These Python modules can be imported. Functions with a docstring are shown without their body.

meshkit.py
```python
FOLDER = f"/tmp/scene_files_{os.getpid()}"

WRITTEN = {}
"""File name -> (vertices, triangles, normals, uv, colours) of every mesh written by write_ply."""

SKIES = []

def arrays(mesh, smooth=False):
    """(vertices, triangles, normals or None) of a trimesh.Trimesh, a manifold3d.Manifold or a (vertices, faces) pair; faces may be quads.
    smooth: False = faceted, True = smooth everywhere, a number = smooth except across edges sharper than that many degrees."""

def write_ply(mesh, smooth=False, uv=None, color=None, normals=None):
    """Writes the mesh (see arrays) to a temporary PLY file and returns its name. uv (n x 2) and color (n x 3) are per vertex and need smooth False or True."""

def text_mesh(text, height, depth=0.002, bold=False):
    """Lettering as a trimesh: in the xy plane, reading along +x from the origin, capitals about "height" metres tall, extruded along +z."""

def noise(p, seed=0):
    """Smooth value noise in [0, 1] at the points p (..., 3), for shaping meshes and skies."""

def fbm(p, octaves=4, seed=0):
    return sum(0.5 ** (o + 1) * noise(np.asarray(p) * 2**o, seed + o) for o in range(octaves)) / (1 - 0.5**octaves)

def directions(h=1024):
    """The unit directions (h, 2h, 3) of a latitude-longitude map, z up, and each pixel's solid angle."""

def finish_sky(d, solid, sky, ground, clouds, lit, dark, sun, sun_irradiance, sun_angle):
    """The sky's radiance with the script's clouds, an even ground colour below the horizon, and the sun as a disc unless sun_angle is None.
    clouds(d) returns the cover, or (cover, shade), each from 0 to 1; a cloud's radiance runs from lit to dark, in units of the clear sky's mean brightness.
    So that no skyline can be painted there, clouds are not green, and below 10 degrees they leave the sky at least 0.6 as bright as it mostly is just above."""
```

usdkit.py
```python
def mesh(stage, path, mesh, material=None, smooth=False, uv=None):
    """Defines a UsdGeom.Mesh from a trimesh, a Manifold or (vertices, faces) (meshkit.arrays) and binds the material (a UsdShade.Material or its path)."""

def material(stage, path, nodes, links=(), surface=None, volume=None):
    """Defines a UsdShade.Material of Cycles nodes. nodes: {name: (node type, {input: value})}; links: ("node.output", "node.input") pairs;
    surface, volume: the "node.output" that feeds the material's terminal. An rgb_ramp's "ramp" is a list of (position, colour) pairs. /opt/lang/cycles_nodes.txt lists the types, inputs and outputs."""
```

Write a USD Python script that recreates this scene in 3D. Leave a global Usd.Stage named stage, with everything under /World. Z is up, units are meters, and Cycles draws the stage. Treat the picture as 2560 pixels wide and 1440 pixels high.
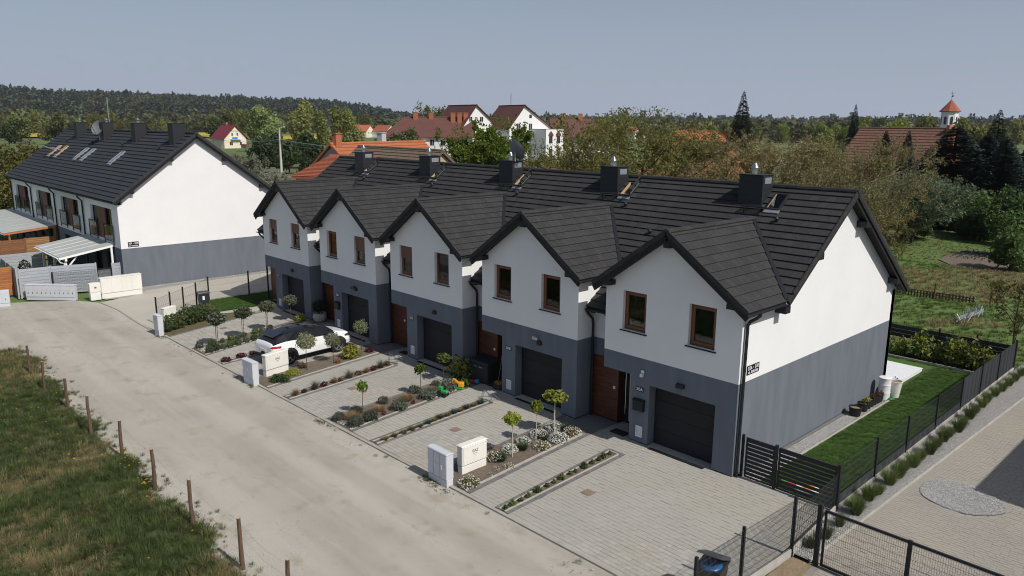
import math, random
import numpy as np, trimesh, shapely
from shapely.geometry import Polygon, box as sbox, LineString, Point
from shapely.prepared import prep
from pxr import Usd, UsdGeom, UsdLux, UsdShade, Sdf, Gf, Vt
import usdkit, meshkit

stage = Usd.Stage.CreateInMemory()
UsdGeom.SetStageUpAxis(stage, 'Z'); UsdGeom.SetStageMetersPerUnit(stage, 1.0)
UsdGeom.Xform.Define(stage, '/World'); UsdGeom.Scope.Define(stage, '/World/Looks')
LK = '/World/Looks/'

# ---------------------------------------------------------------- camera, sky, sun, exposure
CAM = np.array([11.1137, -20.0508, 10.7019]); YAW, PITCH, ROLL = 0.8103, 0.2123, 0.0072
EXPOSURE, HAZE = 0.14, 0.00006
SUN_AZ, SUN_EL = math.radians(87.0), math.radians(47.0)
SKY_STRENGTH, SUN_INTENSITY = 0.06, 1.0
cam = UsdGeom.Camera.Define(stage, '/World/camera')
cam.CreateHorizontalApertureAttr(36.0); cam.CreateVerticalApertureAttr(36.0 * 576 / 1024)
cam.CreateFocalLengthAttr(36.0 * 1902.03 / 2560)
cam.CreateClippingRangeAttr((0.1, 20000.0)); cam.CreateExposureAttr(EXPOSURE)
_F = np.array([-math.sin(YAW) * math.cos(PITCH), math.cos(YAW) * math.cos(PITCH), -math.sin(PITCH)])
_R = np.array([math.cos(YAW), math.sin(YAW), 0.0]); _U = np.cross(_R, _F)
_R2, _U2 = math.cos(ROLL) * _R + math.sin(ROLL) * _U, -math.sin(ROLL) * _R + math.cos(ROLL) * _U
UsdGeom.Xformable(cam).AddTransformOp().Set(Gf.Matrix4d(*_R2, 0, *_U2, 0, *(-_F), 0, *CAM, 1))

sky_mat = usdkit.material(stage, LK + 'sky_look', {
    's': ('sky_texture', {'sky_type': 'single_scattering', 'sun_disc': False, 'sun_elevation': SUN_EL, 'sun_rotation': SUN_AZ, 'altitude': 100.0, 'air_density': 1.0, 'aerosol_density': 2.2, 'ozone_density': 1.2}),
    'tc': ('texture_coordinate', {}), 'mp': ('mapping', {'scale': (1.2, 1.2, 5.0)}), 'n': ('noise_texture', {'scale': 1.6, 'detail': 5.0, 'roughness': 0.55, 'distortion': 0.4}),
    'r': ('map_range', {'from_min': 0.42, 'from_max': 0.8, 'to_min': 0.0, 'to_max': 0.22, 'clamp': True}),
    'h': ('hsv', {'saturation': 1.1, 'value': 1.05}),
    'm': ('mix_color', {'b': (3.6, 4.0, 4.7)}), 'sx': ('separate_xyz', {}), 'hz': ('rgb_ramp', {'ramp': [(0.0, (.95,) * 3), (.03, (.90,) * 3), (.09, (.74,) * 3), (.17, (.52,) * 3), (.28, (.34,) * 3), (.5, (.16,) * 3), (1.0, (.05,) * 3)]}), 'mh': ('mix_color', {'b': (5.7, 6.6, 8.3)}),
    'b': ('background_shader', {'strength': SKY_STRENGTH})},
    [('tc.generated', 'sx.vector'), ('sx.z', 'hz.fac'), ('hz.color', 'mh.fac'), ('m.result', 'mh.a'), ('tc.generated', 'mp.vector'), ('mp.vector', 'n.vector'), ('n.fac', 'r.value'), ('r.result', 'm.fac'), ('s.color', 'h.color'), ('h.color', 'm.a'), ('mh.result', 'b.color')], surface='b.background')
dome = UsdLux.DomeLight.Define(stage, '/World/sky')
UsdShade.MaterialBindingAPI.Apply(dome.GetPrim()).Bind(sky_mat); dome.GetPrim().SetCustomDataByKey('kind', 'structure')
sun = UsdLux.DistantLight.Define(stage, '/World/sun')
sun.CreateIntensityAttr(SUN_INTENSITY); sun.CreateAngleAttr(0.5); sun.CreateNormalizeAttr(True) if hasattr(sun, 'CreateNormalizeAttr') else None
sun.CreateColorAttr(Gf.Vec3f(1.0, 0.955, 0.88))
_sd = np.array([math.sin(SUN_AZ) * math.cos(SUN_EL), math.cos(SUN_AZ) * math.cos(SUN_EL), math.sin(SUN_EL)])  # towards the sun
_sx = np.cross([0, 0, 1.0], _sd); _sx /= np.linalg.norm(_sx); _sy = np.cross(_sd, _sx)
UsdGeom.Xformable(sun).AddTransformOp().Set(Gf.Matrix4d(*_sx, 0, *_sy, 0, *_sd, 0, 0, 0, 60, 1))

# ---------------------------------------------------------------- materials
def mat(name, c1, c2=None, scale=1.5, detail=4.0, lo=0.35, hi=0.65, rough=0.8, piece=0.0, bump=None, metallic=0.0, spec=None, stretch=None, coat=0.0, hue=0.0, c3=None, scale3=0.2):
    n = {'g': ('geometry', {}), 'p': ('principled_bsdf', {'roughness': rough, 'metallic': metallic, 'base_color': c1})}
    if spec is not None: n['p'][1]['specular_ior_level'] = spec
    if coat: n['p'][1]['coat_weight'] = coat; n['p'][1]['coat_roughness'] = 0.08
    l = []; last = None; vec = 'g.position'
    if stretch: n['mp'] = ('mapping', {'scale': stretch}); l.append(('g.position', 'mp.vector')); vec = 'mp.vector'
    if c2 is not None:
        n['n'] = ('noise_texture', {'scale': scale, 'detail': detail, 'roughness': 0.6}); n['r'] = ('map_range', {'from_min': lo, 'from_max': hi, 'clamp': True}); n['m'] = ('mix_color', {'a': c1, 'b': c2})
        l += [(vec, 'n.vector'), ('n.fac', 'r.value'), ('r.result', 'm.fac')]; last = 'm.result'
    if c3 is not None:
        n['n3'] = ('noise_texture', {'scale': scale3, 'detail': 3.0}); n['r3'] = ('map_range', {'from_min': 0.45, 'from_max': 0.62, 'clamp': True}); n['m3'] = ('mix_color', {'a': c1, 'b': c3})
        l += [(vec, 'n3.vector'), ('n3.fac', 'r3.value'), ('r3.result', 'm3.fac')]
        if last: l.append((last, 'm3.a'))
        last = 'm3.result'
    if piece:
        n['oi'] = ('object_info', {}); n['ad'] = ('math', {'math_type': 'add'}); n['fr'] = ('math', {'math_type': 'fraction'})
        n['pr'] = ('map_range', {'to_min': 1 - piece, 'to_max': 1 + piece}); n['hv'] = ('hsv', {'color': c1})
        l += [('oi.random', 'ad.value1'), ('g.random_per_island', 'ad.value2'), ('ad.value', 'fr.value1'), ('fr.value', 'pr.value'), ('pr.result', 'hv.value')]
        if hue:
            n['hr'] = ('map_range', {'to_min': 0.5 - hue, 'to_max': 0.5 + hue}); n['f2'] = ('math', {'math_type': 'fraction'}); n['m7'] = ('math', {'math_type': 'multiply', 'value2': 7.31})
            l += [('fr.value', 'm7.value1'), ('m7.value', 'f2.value1'), ('f2.value', 'hr.value'), ('hr.result', 'hv.hue')]
        if last: l.append((last, 'hv.color'))
        last = 'hv.color'
    if last: l.append((last, 'p.base_color'))
    if bump:
        n['bn'] = ('noise_texture', {'scale': bump[0], 'detail': 3.0}); n['b'] = ('bump', {'strength': bump[1], 'distance': bump[2]})
        l += [(vec, 'bn.vector'), ('bn.fac', 'b.height'), ('b.normal', 'p.normal')]
    return usdkit.material(stage, LK + name, n, l, surface='p.BSDF')

def leaf_mat(name, c1, c2, trans=0.45, rough=0.6, piece=0.35, hue=0.015, big=0.0):
    n = {'g': ('geometry', {}), 'oi': ('object_info', {}), 'ad': ('math', {'math_type': 'add'}), 'fr': ('math', {'math_type': 'fraction'}), 'm': ('mix_color', {'a': c1, 'b': c2}),
         'm7': ('math', {'math_type': 'multiply', 'value2': 13.7}), 'f2': ('math', {'math_type': 'fraction'}), 'pr': ('map_range', {'to_min': 1 - piece, 'to_max': 1 + piece}), 'hv': ('hsv', {}),
         'p': ('principled_bsdf', {'roughness': rough}), 't': ('translucent_bsdf', {}), 'x': ('mix_closure', {'fac': trans})}
    l = [('oi.random', 'ad.value1'), ('g.random_per_island', 'ad.value2'), ('ad.value', 'fr.value1'), ('fr.value', 'm.fac'), ('fr.value', 'm7.value1'), ('m7.value', 'f2.value1'), ('f2.value', 'pr.value'),
         ('pr.result', 'hv.value'), ('m.result', 'hv.color'), ('hv.color', 'p.base_color'), ('hv.color', 't.color'), ('p.BSDF', 'x.closure1'), ('t.BSDF', 'x.closure2')]
    return usdkit.material(stage, LK + name, n, l, surface='x.closure')

M = {}
M['white'] = mat('white_render', (.72, .72, .725), (.69, .69, .70), scale=.7, rough=.9, spec=.15, bump=(90, .12, .004))
M['grey'] = mat('grey_render', (.122, .137, .166), (.146, .161, .190), scale=1.6, rough=.9, spec=.12, bump=(90, .12, .004), stretch=(1.4, 1.4, .25))
M['tile'] = mat('dark_roof_tile', (.034, .034, .036), (.046, .045, .046), scale=4, rough=.85, spec=.12, piece=.12, stretch=(3, 3, 3), bump=(60, .15, .003))
M['dark'] = mat('dark_coated_metal', (.014, .015, .018), rough=.5, spec=.3)
M['dark2'] = mat('dark_fascia_board', (.019, .019, .020), (.027, .026, .026), scale=6, rough=.7, spec=.2)
M['anthracite'] = mat('anthracite_paint', (.018, .020, .024), rough=.55, spec=.35, bump=(3, .05, .01))
M['garage'] = mat('garage_door_paint', (.018, .019, .022), (.022, .023, .026), scale=.8, rough=.6, spec=.2)
M['wood_frame'] = mat('brown_window_wood', (.17, .062, .024), (.11, .038, .015), scale=6, rough=.45, stretch=(6, 6, 1))
M['shutter'] = mat('brown_roller_shutter', (.15, .065, .035), (.13, .055, .03), scale=2, rough=.6)
M['clad'] = mat('brown_wood_cladding', (.115, .034, .013), (.055, .014, .006), scale=2.2, rough=.5, stretch=(1.2, 1.2, 12), piece=.12)
M['bwood'] = mat('brown_fence_wood', (.24, .105, .045), (.17, .07, .03), scale=2, rough=.75, stretch=(1, 1, 10), piece=.2)
M['owood'] = mat('orange_fence_wood', (.42, .16, .05), (.30, .10, .03), scale=2, rough=.7, stretch=(1, 1, 10), piece=.15)
M['steel'] = mat('bright_steel', (.62, .63, .65), rough=.25, metallic=1.0)
M['zinc'] = mat('galvanised_steel', (.45, .47, .50), (.36, .38, .41), scale=4, rough=.45, metallic=.7)
M['black'] = mat('black_void', (.008, .008, .009), rough=.7)
M['rubber'] = mat('black_rubber', (.012, .012, .012), rough=.85)
M['room'] = mat('dark_room', (.03, .03, .032), rough=.9)
M['curtain'] = mat('pale_curtain', (.30, .31, .29), (.16, .17, .15), scale=3, rough=.9, stretch=(9, 9, .4))
M['whitep'] = mat('white_plastic', (.72, .72, .72), rough=.4)
M['cab_grey'] = mat('light_grey_cabinet', (.52, .54, .58), (.48, .50, .54), scale=1.2, rough=.5)
M['cab_cream'] = mat('cream_white_cabinet', (.72, .71, .66), (.67, .66, .61), scale=1.2, rough=.5)
M['joint'] = mat('cabinet_joint', (.10, .10, .11), rough=.8)
M['pale_wood'] = mat('pale_wood', (.50, .33, .17), (.42, .27, .13), scale=3, rough=.6, stretch=(1, 6, 1))
M['concrete'] = mat('pale_concrete', (.40, .385, .35), (.33, .315, .285), scale=3, rough=.9, bump=(40, .2, .004))
M['kerb'] = mat('kerb_concrete', (.34, .325, .29), (.28, .265, .235), scale=2.5, rough=.92, bump=(40, .2, .004))
M['paver'] = mat('pale_grey_paver', (.335, .325, .295), (.305, .297, .27), scale=.6, rough=.9, piece=.08, bump=(70, .25, .003), hue=.004, c3=(.325, .305, .265), scale3=.35)
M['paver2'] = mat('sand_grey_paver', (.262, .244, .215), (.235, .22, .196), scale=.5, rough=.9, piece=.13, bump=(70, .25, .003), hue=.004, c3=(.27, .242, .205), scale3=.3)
M['paver_dark'] = mat('dark_grey_edging', (.150, .146, .142), (.125, .122, .118), scale=3, rough=.9, piece=.12, bump=(70, .25, .003))
M['sandjoint'] = mat('paver_joint_sand', (.235, .22, .19), (.19, .178, .155), scale=3, rough=1.0)
M['soil'] = mat('bare_garden_soil', (.150, .118, .090), (.105, .082, .062), scale=9, detail=6, rough=1.0, bump=(25, .9, .03))
M['soil_grass'] = mat('mossy_garden_soil', (.12, .085, .055), (.075, .075, .025), scale=4, detail=6, rough=1.0, bump=(25, .9, .03))
M['crushed'] = mat('grey_crushed_stone', (.20, .20, .20), (.10, .10, .10), scale=30, detail=2, rough=.95, bump=(45, .9, .02))
M['gravelbase'] = mat('gravel_base', (.34, .33, .315), (.20, .195, .185), scale=35, detail=2, rough=.95, bump=(50, .8, .02))
M['pebble'] = mat('pale_pebble', (.36, .355, .35), rough=.85, piece=.45, hue=.02)
M['stone'] = mat('white_stone', (.42, .41, .385), (.32, .31, .29), scale=20, rough=.9, piece=.25)
M['mulch'] = mat('loose_brown_earth', (.25, .185, .12), (.18, .13, .085), scale=14, detail=6, rough=1, bump=(30, .8, .03))
M['rust_cover'] = mat('rusty_cover', (.24, .175, .13), (.17, .125, .1), scale=20, rough=.85)
M['post_wood'] = mat('weathered_post_wood', (.135, .085, .052), (.07, .045, .03), scale=8, rough=.9, stretch=(3, 3, .6), bump=(30, .6, .01))
M['trunk'] = mat('brown_bark', (.075, .055, .038), (.045, .033, .024), scale=6, rough=.95, stretch=(3, 3, .7))
M['trunk_pale'] = mat('pale_bark', (.22, .17, .12), (.15, .11, .08), scale=9, rough=.9)
M['trunk_white'] = mat('white_stem', (.50, .46, .40), (.38, .33, .27), scale=9, rough=.9)
M['birch_bark'] = mat('birch_bark', (.40, .37, .32), (.12, .1, .08), scale=3, rough=.9)
M['wire'] = mat('wire', (.05, .05, .055), rough=.5)
M['brick_red'] = mat('orange_brick', (.40, .14, .065), (.28, .10, .05), scale=6, rough=.9)
M['pole'] = mat('pale_concrete_pole', (.46, .45, .43), rough=.9)
M['dishgrey'] = mat('dish_grey', (.15, .155, .165), (.13, .135, .145), scale=2, rough=.55)
M['signblue'] = mat('dark_sign', (.010, .011, .022), rough=.35)
M['signbrown'] = mat('dark_brown_sign', (.035, .022, .02), rough=.4)
M['signwhite'] = mat('sign_white', (.75, .75, .75), rough=.5)

def glass(name, tint=(.55, .6, .6), rough=.02, fac=None):
    n = {'t': ('transparent_bsdf', {'color': tint}), 'g': ('glossy_bsdf', {'color': (.9, .93, .95), 'roughness': rough}), 'f': ('fresnel', {'IOR': 1.5}), 'x': ('mix_closure', {})}
    l = [('f.fac', 'x.fac'), ('t.BSDF', 'x.closure1'), ('g.BSDF', 'x.closure2')]
    if fac is not None: n['x'] = ('mix_closure', {'fac': fac}); l = l[1:]; n.pop('f')
    return usdkit.material(stage, LK + name, n, l, surface='x.closure')
M['glass'] = glass('window_glass', (.6, .64, .62))
M['rail_glass'] = glass('railing_glass', (.62, .66, .62), fac=.14)

# ---------------------------------------------------------------- geometry helpers
class MB:
    """collects pieces; mesh() joins them into one (vertices, triangles)"""
    def __init__(s): s.v, s.f, s.n = [], [], 0
    def add(s, v, f, flip=False):
        v = np.asarray(v, float); f = np.asarray(f, int)
        if len(f) == 0: return s
        if f.shape[1] == 4: f = np.vstack([f[:, [0, 1, 2]], f[:, [0, 2, 3]]])
        if flip: f = f[:, ::-1]
        s.v.append(v); s.f.append(f + s.n); s.n += len(v); return s
    def tm(s, m, T=None):
        v, f = np.array(m.vertices), np.array(m.faces)
        fl = False
        if T is not None: v = v @ T[:3, :3].T + T[:3, 3]; fl = np.linalg.det(T[:3, :3]) < 0
        return s.add(v, f, fl)
    def box(s, x0, x1, y0, y1, z0, z1):
        v = [(x, y, z) for x in (x0, x1) for y in (y0, y1) for z in (z0, z1)]
        return s.add(v, [(0, 1, 3, 2), (4, 6, 7, 5), (0, 4, 5, 1), (2, 3, 7, 6), (0, 2, 6, 4), (1, 5, 7, 3)])
    def hexa(s, b, t):   # 4 bottom points ccw from above, 4 top points
        return s.add(list(b) + list(t), [(3, 2, 1, 0), (4, 5, 6, 7), (0, 1, 5, 4), (1, 2, 6, 5), (2, 3, 7, 6), (3, 0, 4, 7)])
    def bar(s, p, q, w, h, up=(0, 0, 1)):
        p, q = np.asarray(p, float), np.asarray(q, float); d = q - p; d /= np.linalg.norm(d)
        a = np.cross(d, up); 
        if np.linalg.norm(a) < 1e-6: a = np.cross(d, (1, 0, 0))
        a /= np.linalg.norm(a); b = np.cross(a, d)
        c = [(-1, -1), (1, -1), (1, 1), (-1, 1)]
        lo = [p + a * w / 2 * i + b * h / 2 * j for i, j in c]; hi = [q + a * w / 2 * i + b * h / 2 * j for i, j in c]
        return s.add(lo + hi, [(0, 1, 2, 3), (7, 6, 5, 4), (4, 5, 1, 0), (5, 6, 2, 1), (6, 7, 3, 2), (7, 4, 0, 3)])
    def tube(s, pts, r, sides=8, cap=True):
        p = np.asarray(pts, float); r = np.broadcast_to(r, (len(p),)); t = np.gradient(p, axis=0); t /= np.linalg.norm(t, axis=1, keepdims=True) + 1e-12
        ref = np.array([0, 0, 1.0]) if abs(t[0][2]) < .9 else np.array([1.0, 0, 0])
        a = np.cross(t, ref); a /= np.linalg.norm(a, axis=1, keepdims=True) + 1e-12; b = np.cross(t, a)
        an = np.arange(sides) * 2 * np.pi / sides
        v = (p[:, None] + r[:, None, None] * (np.cos(an)[None, :, None] * a[:, None] + np.sin(an)[None, :, None] * b[:, None])).reshape(-1, 3)
        i, j = np.meshgrid(np.arange(len(p) - 1), np.arange(sides), indexing='ij'); i, j = i.ravel(), j.ravel(); k = (j + 1) % sides
        f = np.stack([i * sides + k, i * sides + j, (i + 1) * sides + j, (i + 1) * sides + k], 1)[:, ::-1]
        f = np.vstack([f[:, [0, 1, 2]], f[:, [0, 2, 3]]])
        if cap:
            n = len(v); v = np.vstack([v, p[0], p[-1]]); q = (len(p) - 1) * sides
            f = np.vstack([f, [(n, (m + 1) % sides, m) for m in range(sides)], [(n + 1, q + m, q + (m + 1) % sides) for m in range(sides)]])
        return s.add(v, f)
    def lathe(s, prof, c=(0, 0, 0), n=16, sx=1.0, sy=1.0):
        an = np.arange(n) * 2 * np.pi / n; prof = np.asarray(prof, float)
        v = np.concatenate([np.stack([c[0] + r * np.cos(an) * sx, c[1] + r * np.sin(an) * sy, np.full(n, c[2] + z)], 1) for r, z in prof])
        f = [(i * n + j, i * n + (j + 1) % n, (i + 1) * n + (j + 1) % n, (i + 1) * n + j) for i in range(len(prof) - 1) for j in range(n)]
        return s.add(v, f)
    def poly(s, pg, h, T):  # shapely polygon extruded by h, placed by T
        for g in getattr(pg, 'geoms', [pg]):
            if g.area > 1e-5: s.tm(trimesh.creation.extrude_polygon(g, h, engine='earcut'), T)
        return s
    def mesh(s): return (np.vstack(s.v), np.vstack(s.f))
    @property
    def empty(s): return s.n == 0

def XZ(y):  # polygon (x,z) extruded towards +y from y
    T = np.eye(4); T[:3, :3] = [[1, 0, 0], [0, 0, 1], [0, 1, 0]]; T[:3, 3] = (0, y, 0); return T
def YZ(x):  # polygon (y,z) extruded towards +x from x
    T = np.eye(4); T[:3, :3] = [[0, 0, 1], [1, 0, 0], [0, 1, 0]]; T[:3, 3] = (x, 0, 0); return T
def XY(z):
    T = np.eye(4); T[2, 3] = z; return T

_names = {}
def numbered(parent, name):
    k = (parent, name); _names[k] = _names.get(k, -1) + 1
    return name if _names[k] == 0 else '%s_%03d' % (name, _names[k])
def path_of(parent): return '/World' if parent is None else str(parent.GetPath())
def tag(o, label=None, cat=None, group=None, kind=None):
    o = o.GetPrim() if hasattr(o, 'GetPrim') else o
    for k, v in (('label', label), ('category', cat), ('group', group), ('kind', kind)):
        if v: o.SetCustomDataByKey(k, v)
    return o
def obj(name, m, material, parent=None, smooth=False, label=None, cat=None, group=None, kind=None):
    if isinstance(m, MB): m = m.mesh()
    pp = path_of(parent)
    g = usdkit.mesh(stage, pp + '/' + numbered(pp, name), m, M[material] if isinstance(material, str) else material, smooth=smooth)
    g.CreateDoubleSidedAttr(True)
    return tag(g, label, cat, group, kind)
def thing(name, label, cat, loc=(0, 0, 0), rotz=0.0, scale=1.0, group=None, kind=None, parent=None):
    pp = path_of(parent)
    x = UsdGeom.Xform.Define(stage, pp + '/' + numbered(pp, name))
    x.AddTranslateOp().Set(Gf.Vec3d(*map(float, loc))); x.AddRotateZOp().Set(math.degrees(rotz)); x.AddScaleOp().Set(Gf.Vec3f(*(np.ones(3) * scale).astype(float)))
    return tag(x, label, cat, group, kind)
def dup(root, label, loc, rotz=0.0, scale=1.0, group=None):
    was = root.GetCustomData()
    r = thing(root.GetName().rsplit('_0', 1)[0] if root.GetName()[-3:].isdigit() else root.GetName(), label, was['category'], loc, rotz, scale, group or was.get('group'))
    r.GetReferences().AddInternalReference(root.GetPath()); r.SetInstanceable(True)
    return r
def struct(name, m, material, parent=None, smooth=False): return obj(name, m, material, parent, smooth, kind='structure' if parent is None else None)
def scatter(name, protos, pos, yaw, scale, idx, parent=None, kind='stuff', label=None, cat=None, tilt=None):
    """a PointInstancer: protos = list of (mesh, material)"""
    pp = path_of(parent); pi = UsdGeom.PointInstancer.Define(stage, pp + '/' + numbered(pp, name))
    rel = pi.CreatePrototypesRel()
    for k, (m, mt) in enumerate(protos):
        m = m.mesh() if isinstance(m, MB) else m
        pr = usdkit.mesh(stage, str(pi.GetPath()) + '/piece_%03d' % k if k else str(pi.GetPath()) + '/piece', m, M[mt] if isinstance(mt, str) else mt)
        pr.CreateDoubleSidedAttr(True); rel.AddTarget(pr.GetPath())
    n = len(pos); pi.CreateProtoIndicesAttr(Vt.IntArray.FromNumpy(np.asarray(idx, np.int32)))
    pi.CreatePositionsAttr(Vt.Vec3fArray.FromNumpy(np.asarray(pos, np.float32)))
    sc = np.asarray(scale, np.float32); sc = np.repeat(sc[:, None], 3, 1) if sc.ndim == 1 else sc
    pi.CreateScalesAttr(Vt.Vec3fArray.FromNumpy(sc))
    yaw = np.asarray(yaw, float); q = np.zeros((n, 4), np.float16)
    q[:, 2] = np.sin(yaw / 2); q[:, 3] = np.cos(yaw / 2)
    pi.CreateOrientationsAttr(Vt.QuathArray.FromNumpy(q))
    return tag(pi, label, cat, None, kind)
ORD = ['first', 'second', 'third', 'fourth', 'fifth', 'sixth', 'seventh', 'eighth', 'ninth', 'tenth', 'eleventh', 'twelfth', 'thirteenth', 'fourteenth', 'fifteenth', 'sixteenth', 'seventeenth', 'eighteenth', 'nineteenth', 'twentieth']

def frame_pt(O, S, T, N):
    O, S, T, N = (np.asarray(a, float) for a in (O, S, T, N))
    return lambda s, t, h: O + S * s + T * t + N * h
def lay_tiles(poly, P, g=.34, w=.30, th=.022, lift=.05, gap=.004, base=.012, off=0.0):
    """roof tiles as separate small plates on the plane P(s,t,h), clipped to poly (s,t). Returns [(vertices, faces, centre)]"""
    out = []; s0, t0, s1, t1 = poly.bounds; pr = prep(poly)
    j = 0; t = t0
    while t < t1 - .02:
        s = s0 - (j % 2) * w / 2 + off
        while s < s1:
            c = sbox(s + gap, t, s + w - gap, min(t + g + .04, t1))
            if pr.contains(c): cs = [c]
            elif pr.intersects(c):
                cs = c.intersection(poly); cs = [q for q in getattr(cs, 'geoms', [cs]) if q.geom_type == 'Polygon' and q.area > .004]
            else: cs = []
            for q in cs:
                xy = np.array(q.exterior.coords)[:-1]
                if q.exterior.is_ccw is False: xy = xy[::-1]
                n = len(xy); hh = base + lift * (1 - (xy[:, 1] - t) / (g + .04))
                top = [P(a, b, h) for (a, b), h in zip(xy, hh)]; bot = [P(a, b, h - th - .02) for (a, b), h in zip(xy, hh)]
                f = [(0, i, i + 1) for i in range(1, n - 1)]
                for i in range(n): k = (i + 1) % n; f += [(i, n + i, n + k), (i, n + k, k)]
                out.append((np.array(top + bot), np.array(f), np.mean(top, 0)))
            s += w
        t += g; j += 1
    return out
def place_pieces(pieces, name, material, parent, origin=(0, 0, 0), limit=300, rest='tile_field'):
    """the LIMIT nearest pieces become prims of their own, the others one 'stuff' part"""
    o = np.asarray(origin, float); d = [np.linalg.norm(c + o - CAM) for _, _, c in pieces]; order = np.argsort(d)
    for i in order[:limit]: obj(name, (pieces[i][0], pieces[i][1]), material, parent)
    if len(order) > limit:
        b = MB()
        for i in order[limit:]: b.add(pieces[i][0], pieces[i][1])
        obj(rest, b, material, parent, kind='stuff')
M['whitep2'] = mat('beige_frame', (.42, .37, .29), rough=.5)
# ---------------------------------------------------------------- the row of five terraced houses, one thing each
SL = .7165; CA = 1 / math.sqrt(1 + SL * SL); SA = SL * CA            # main roof slope
SB = .703; CB = 1 / math.sqrt(1 + SB * SB); SBn = SB * CB             # cross gable slope
RY, RZ, FY, FZ = 6.38, 8.54, 1.98, 5.39                               # ridge and front reference line
BX, BZ, EX = -2.615, 7.46, .33                                        # bay ridge, bay eave
VY = FY + (BZ - FZ) / SL                                              # where the bay ridge meets the main roof
BACK = 11.94
HOUSES = [
 dict(no='10A', lab='nearest end house 10A of the row, with the large white gable wall beside the lawn', shut=(0, 0), lamp='box'),
 dict(no='10B', lab='second house 10B from the near end, with a dark storage box by its door', shut=(0, 0), lamp='double'),
 dict(no='10C', lab='middle house 10C of the row, with the satellite dish on its chimney', shut=(.42, 0), lamp='round'),
 dict(no='10D', lab='house 10D behind the white car, fourth from the near end', shut=(0, .52), lamp='spot'),
 dict(no='10E', lab='far end house 10E of the row, beside the small lawn and black bin', shut=(.42, .42), lamp='round')]

def ring(x0, x1, z0, z1, w, y0, y1, b=None):
    b = b or MB(); b.box(x0, x1, y0, y1, z0, z0 + w); b.box(x0, x1, y0, y1, z1 - w, z1); b.box(x0, x0 + w, y0, y1, z0 + w, z1 - w); b.box(x1 - w, x1, y0, y1, z0 + w, z1 - w); return b

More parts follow.
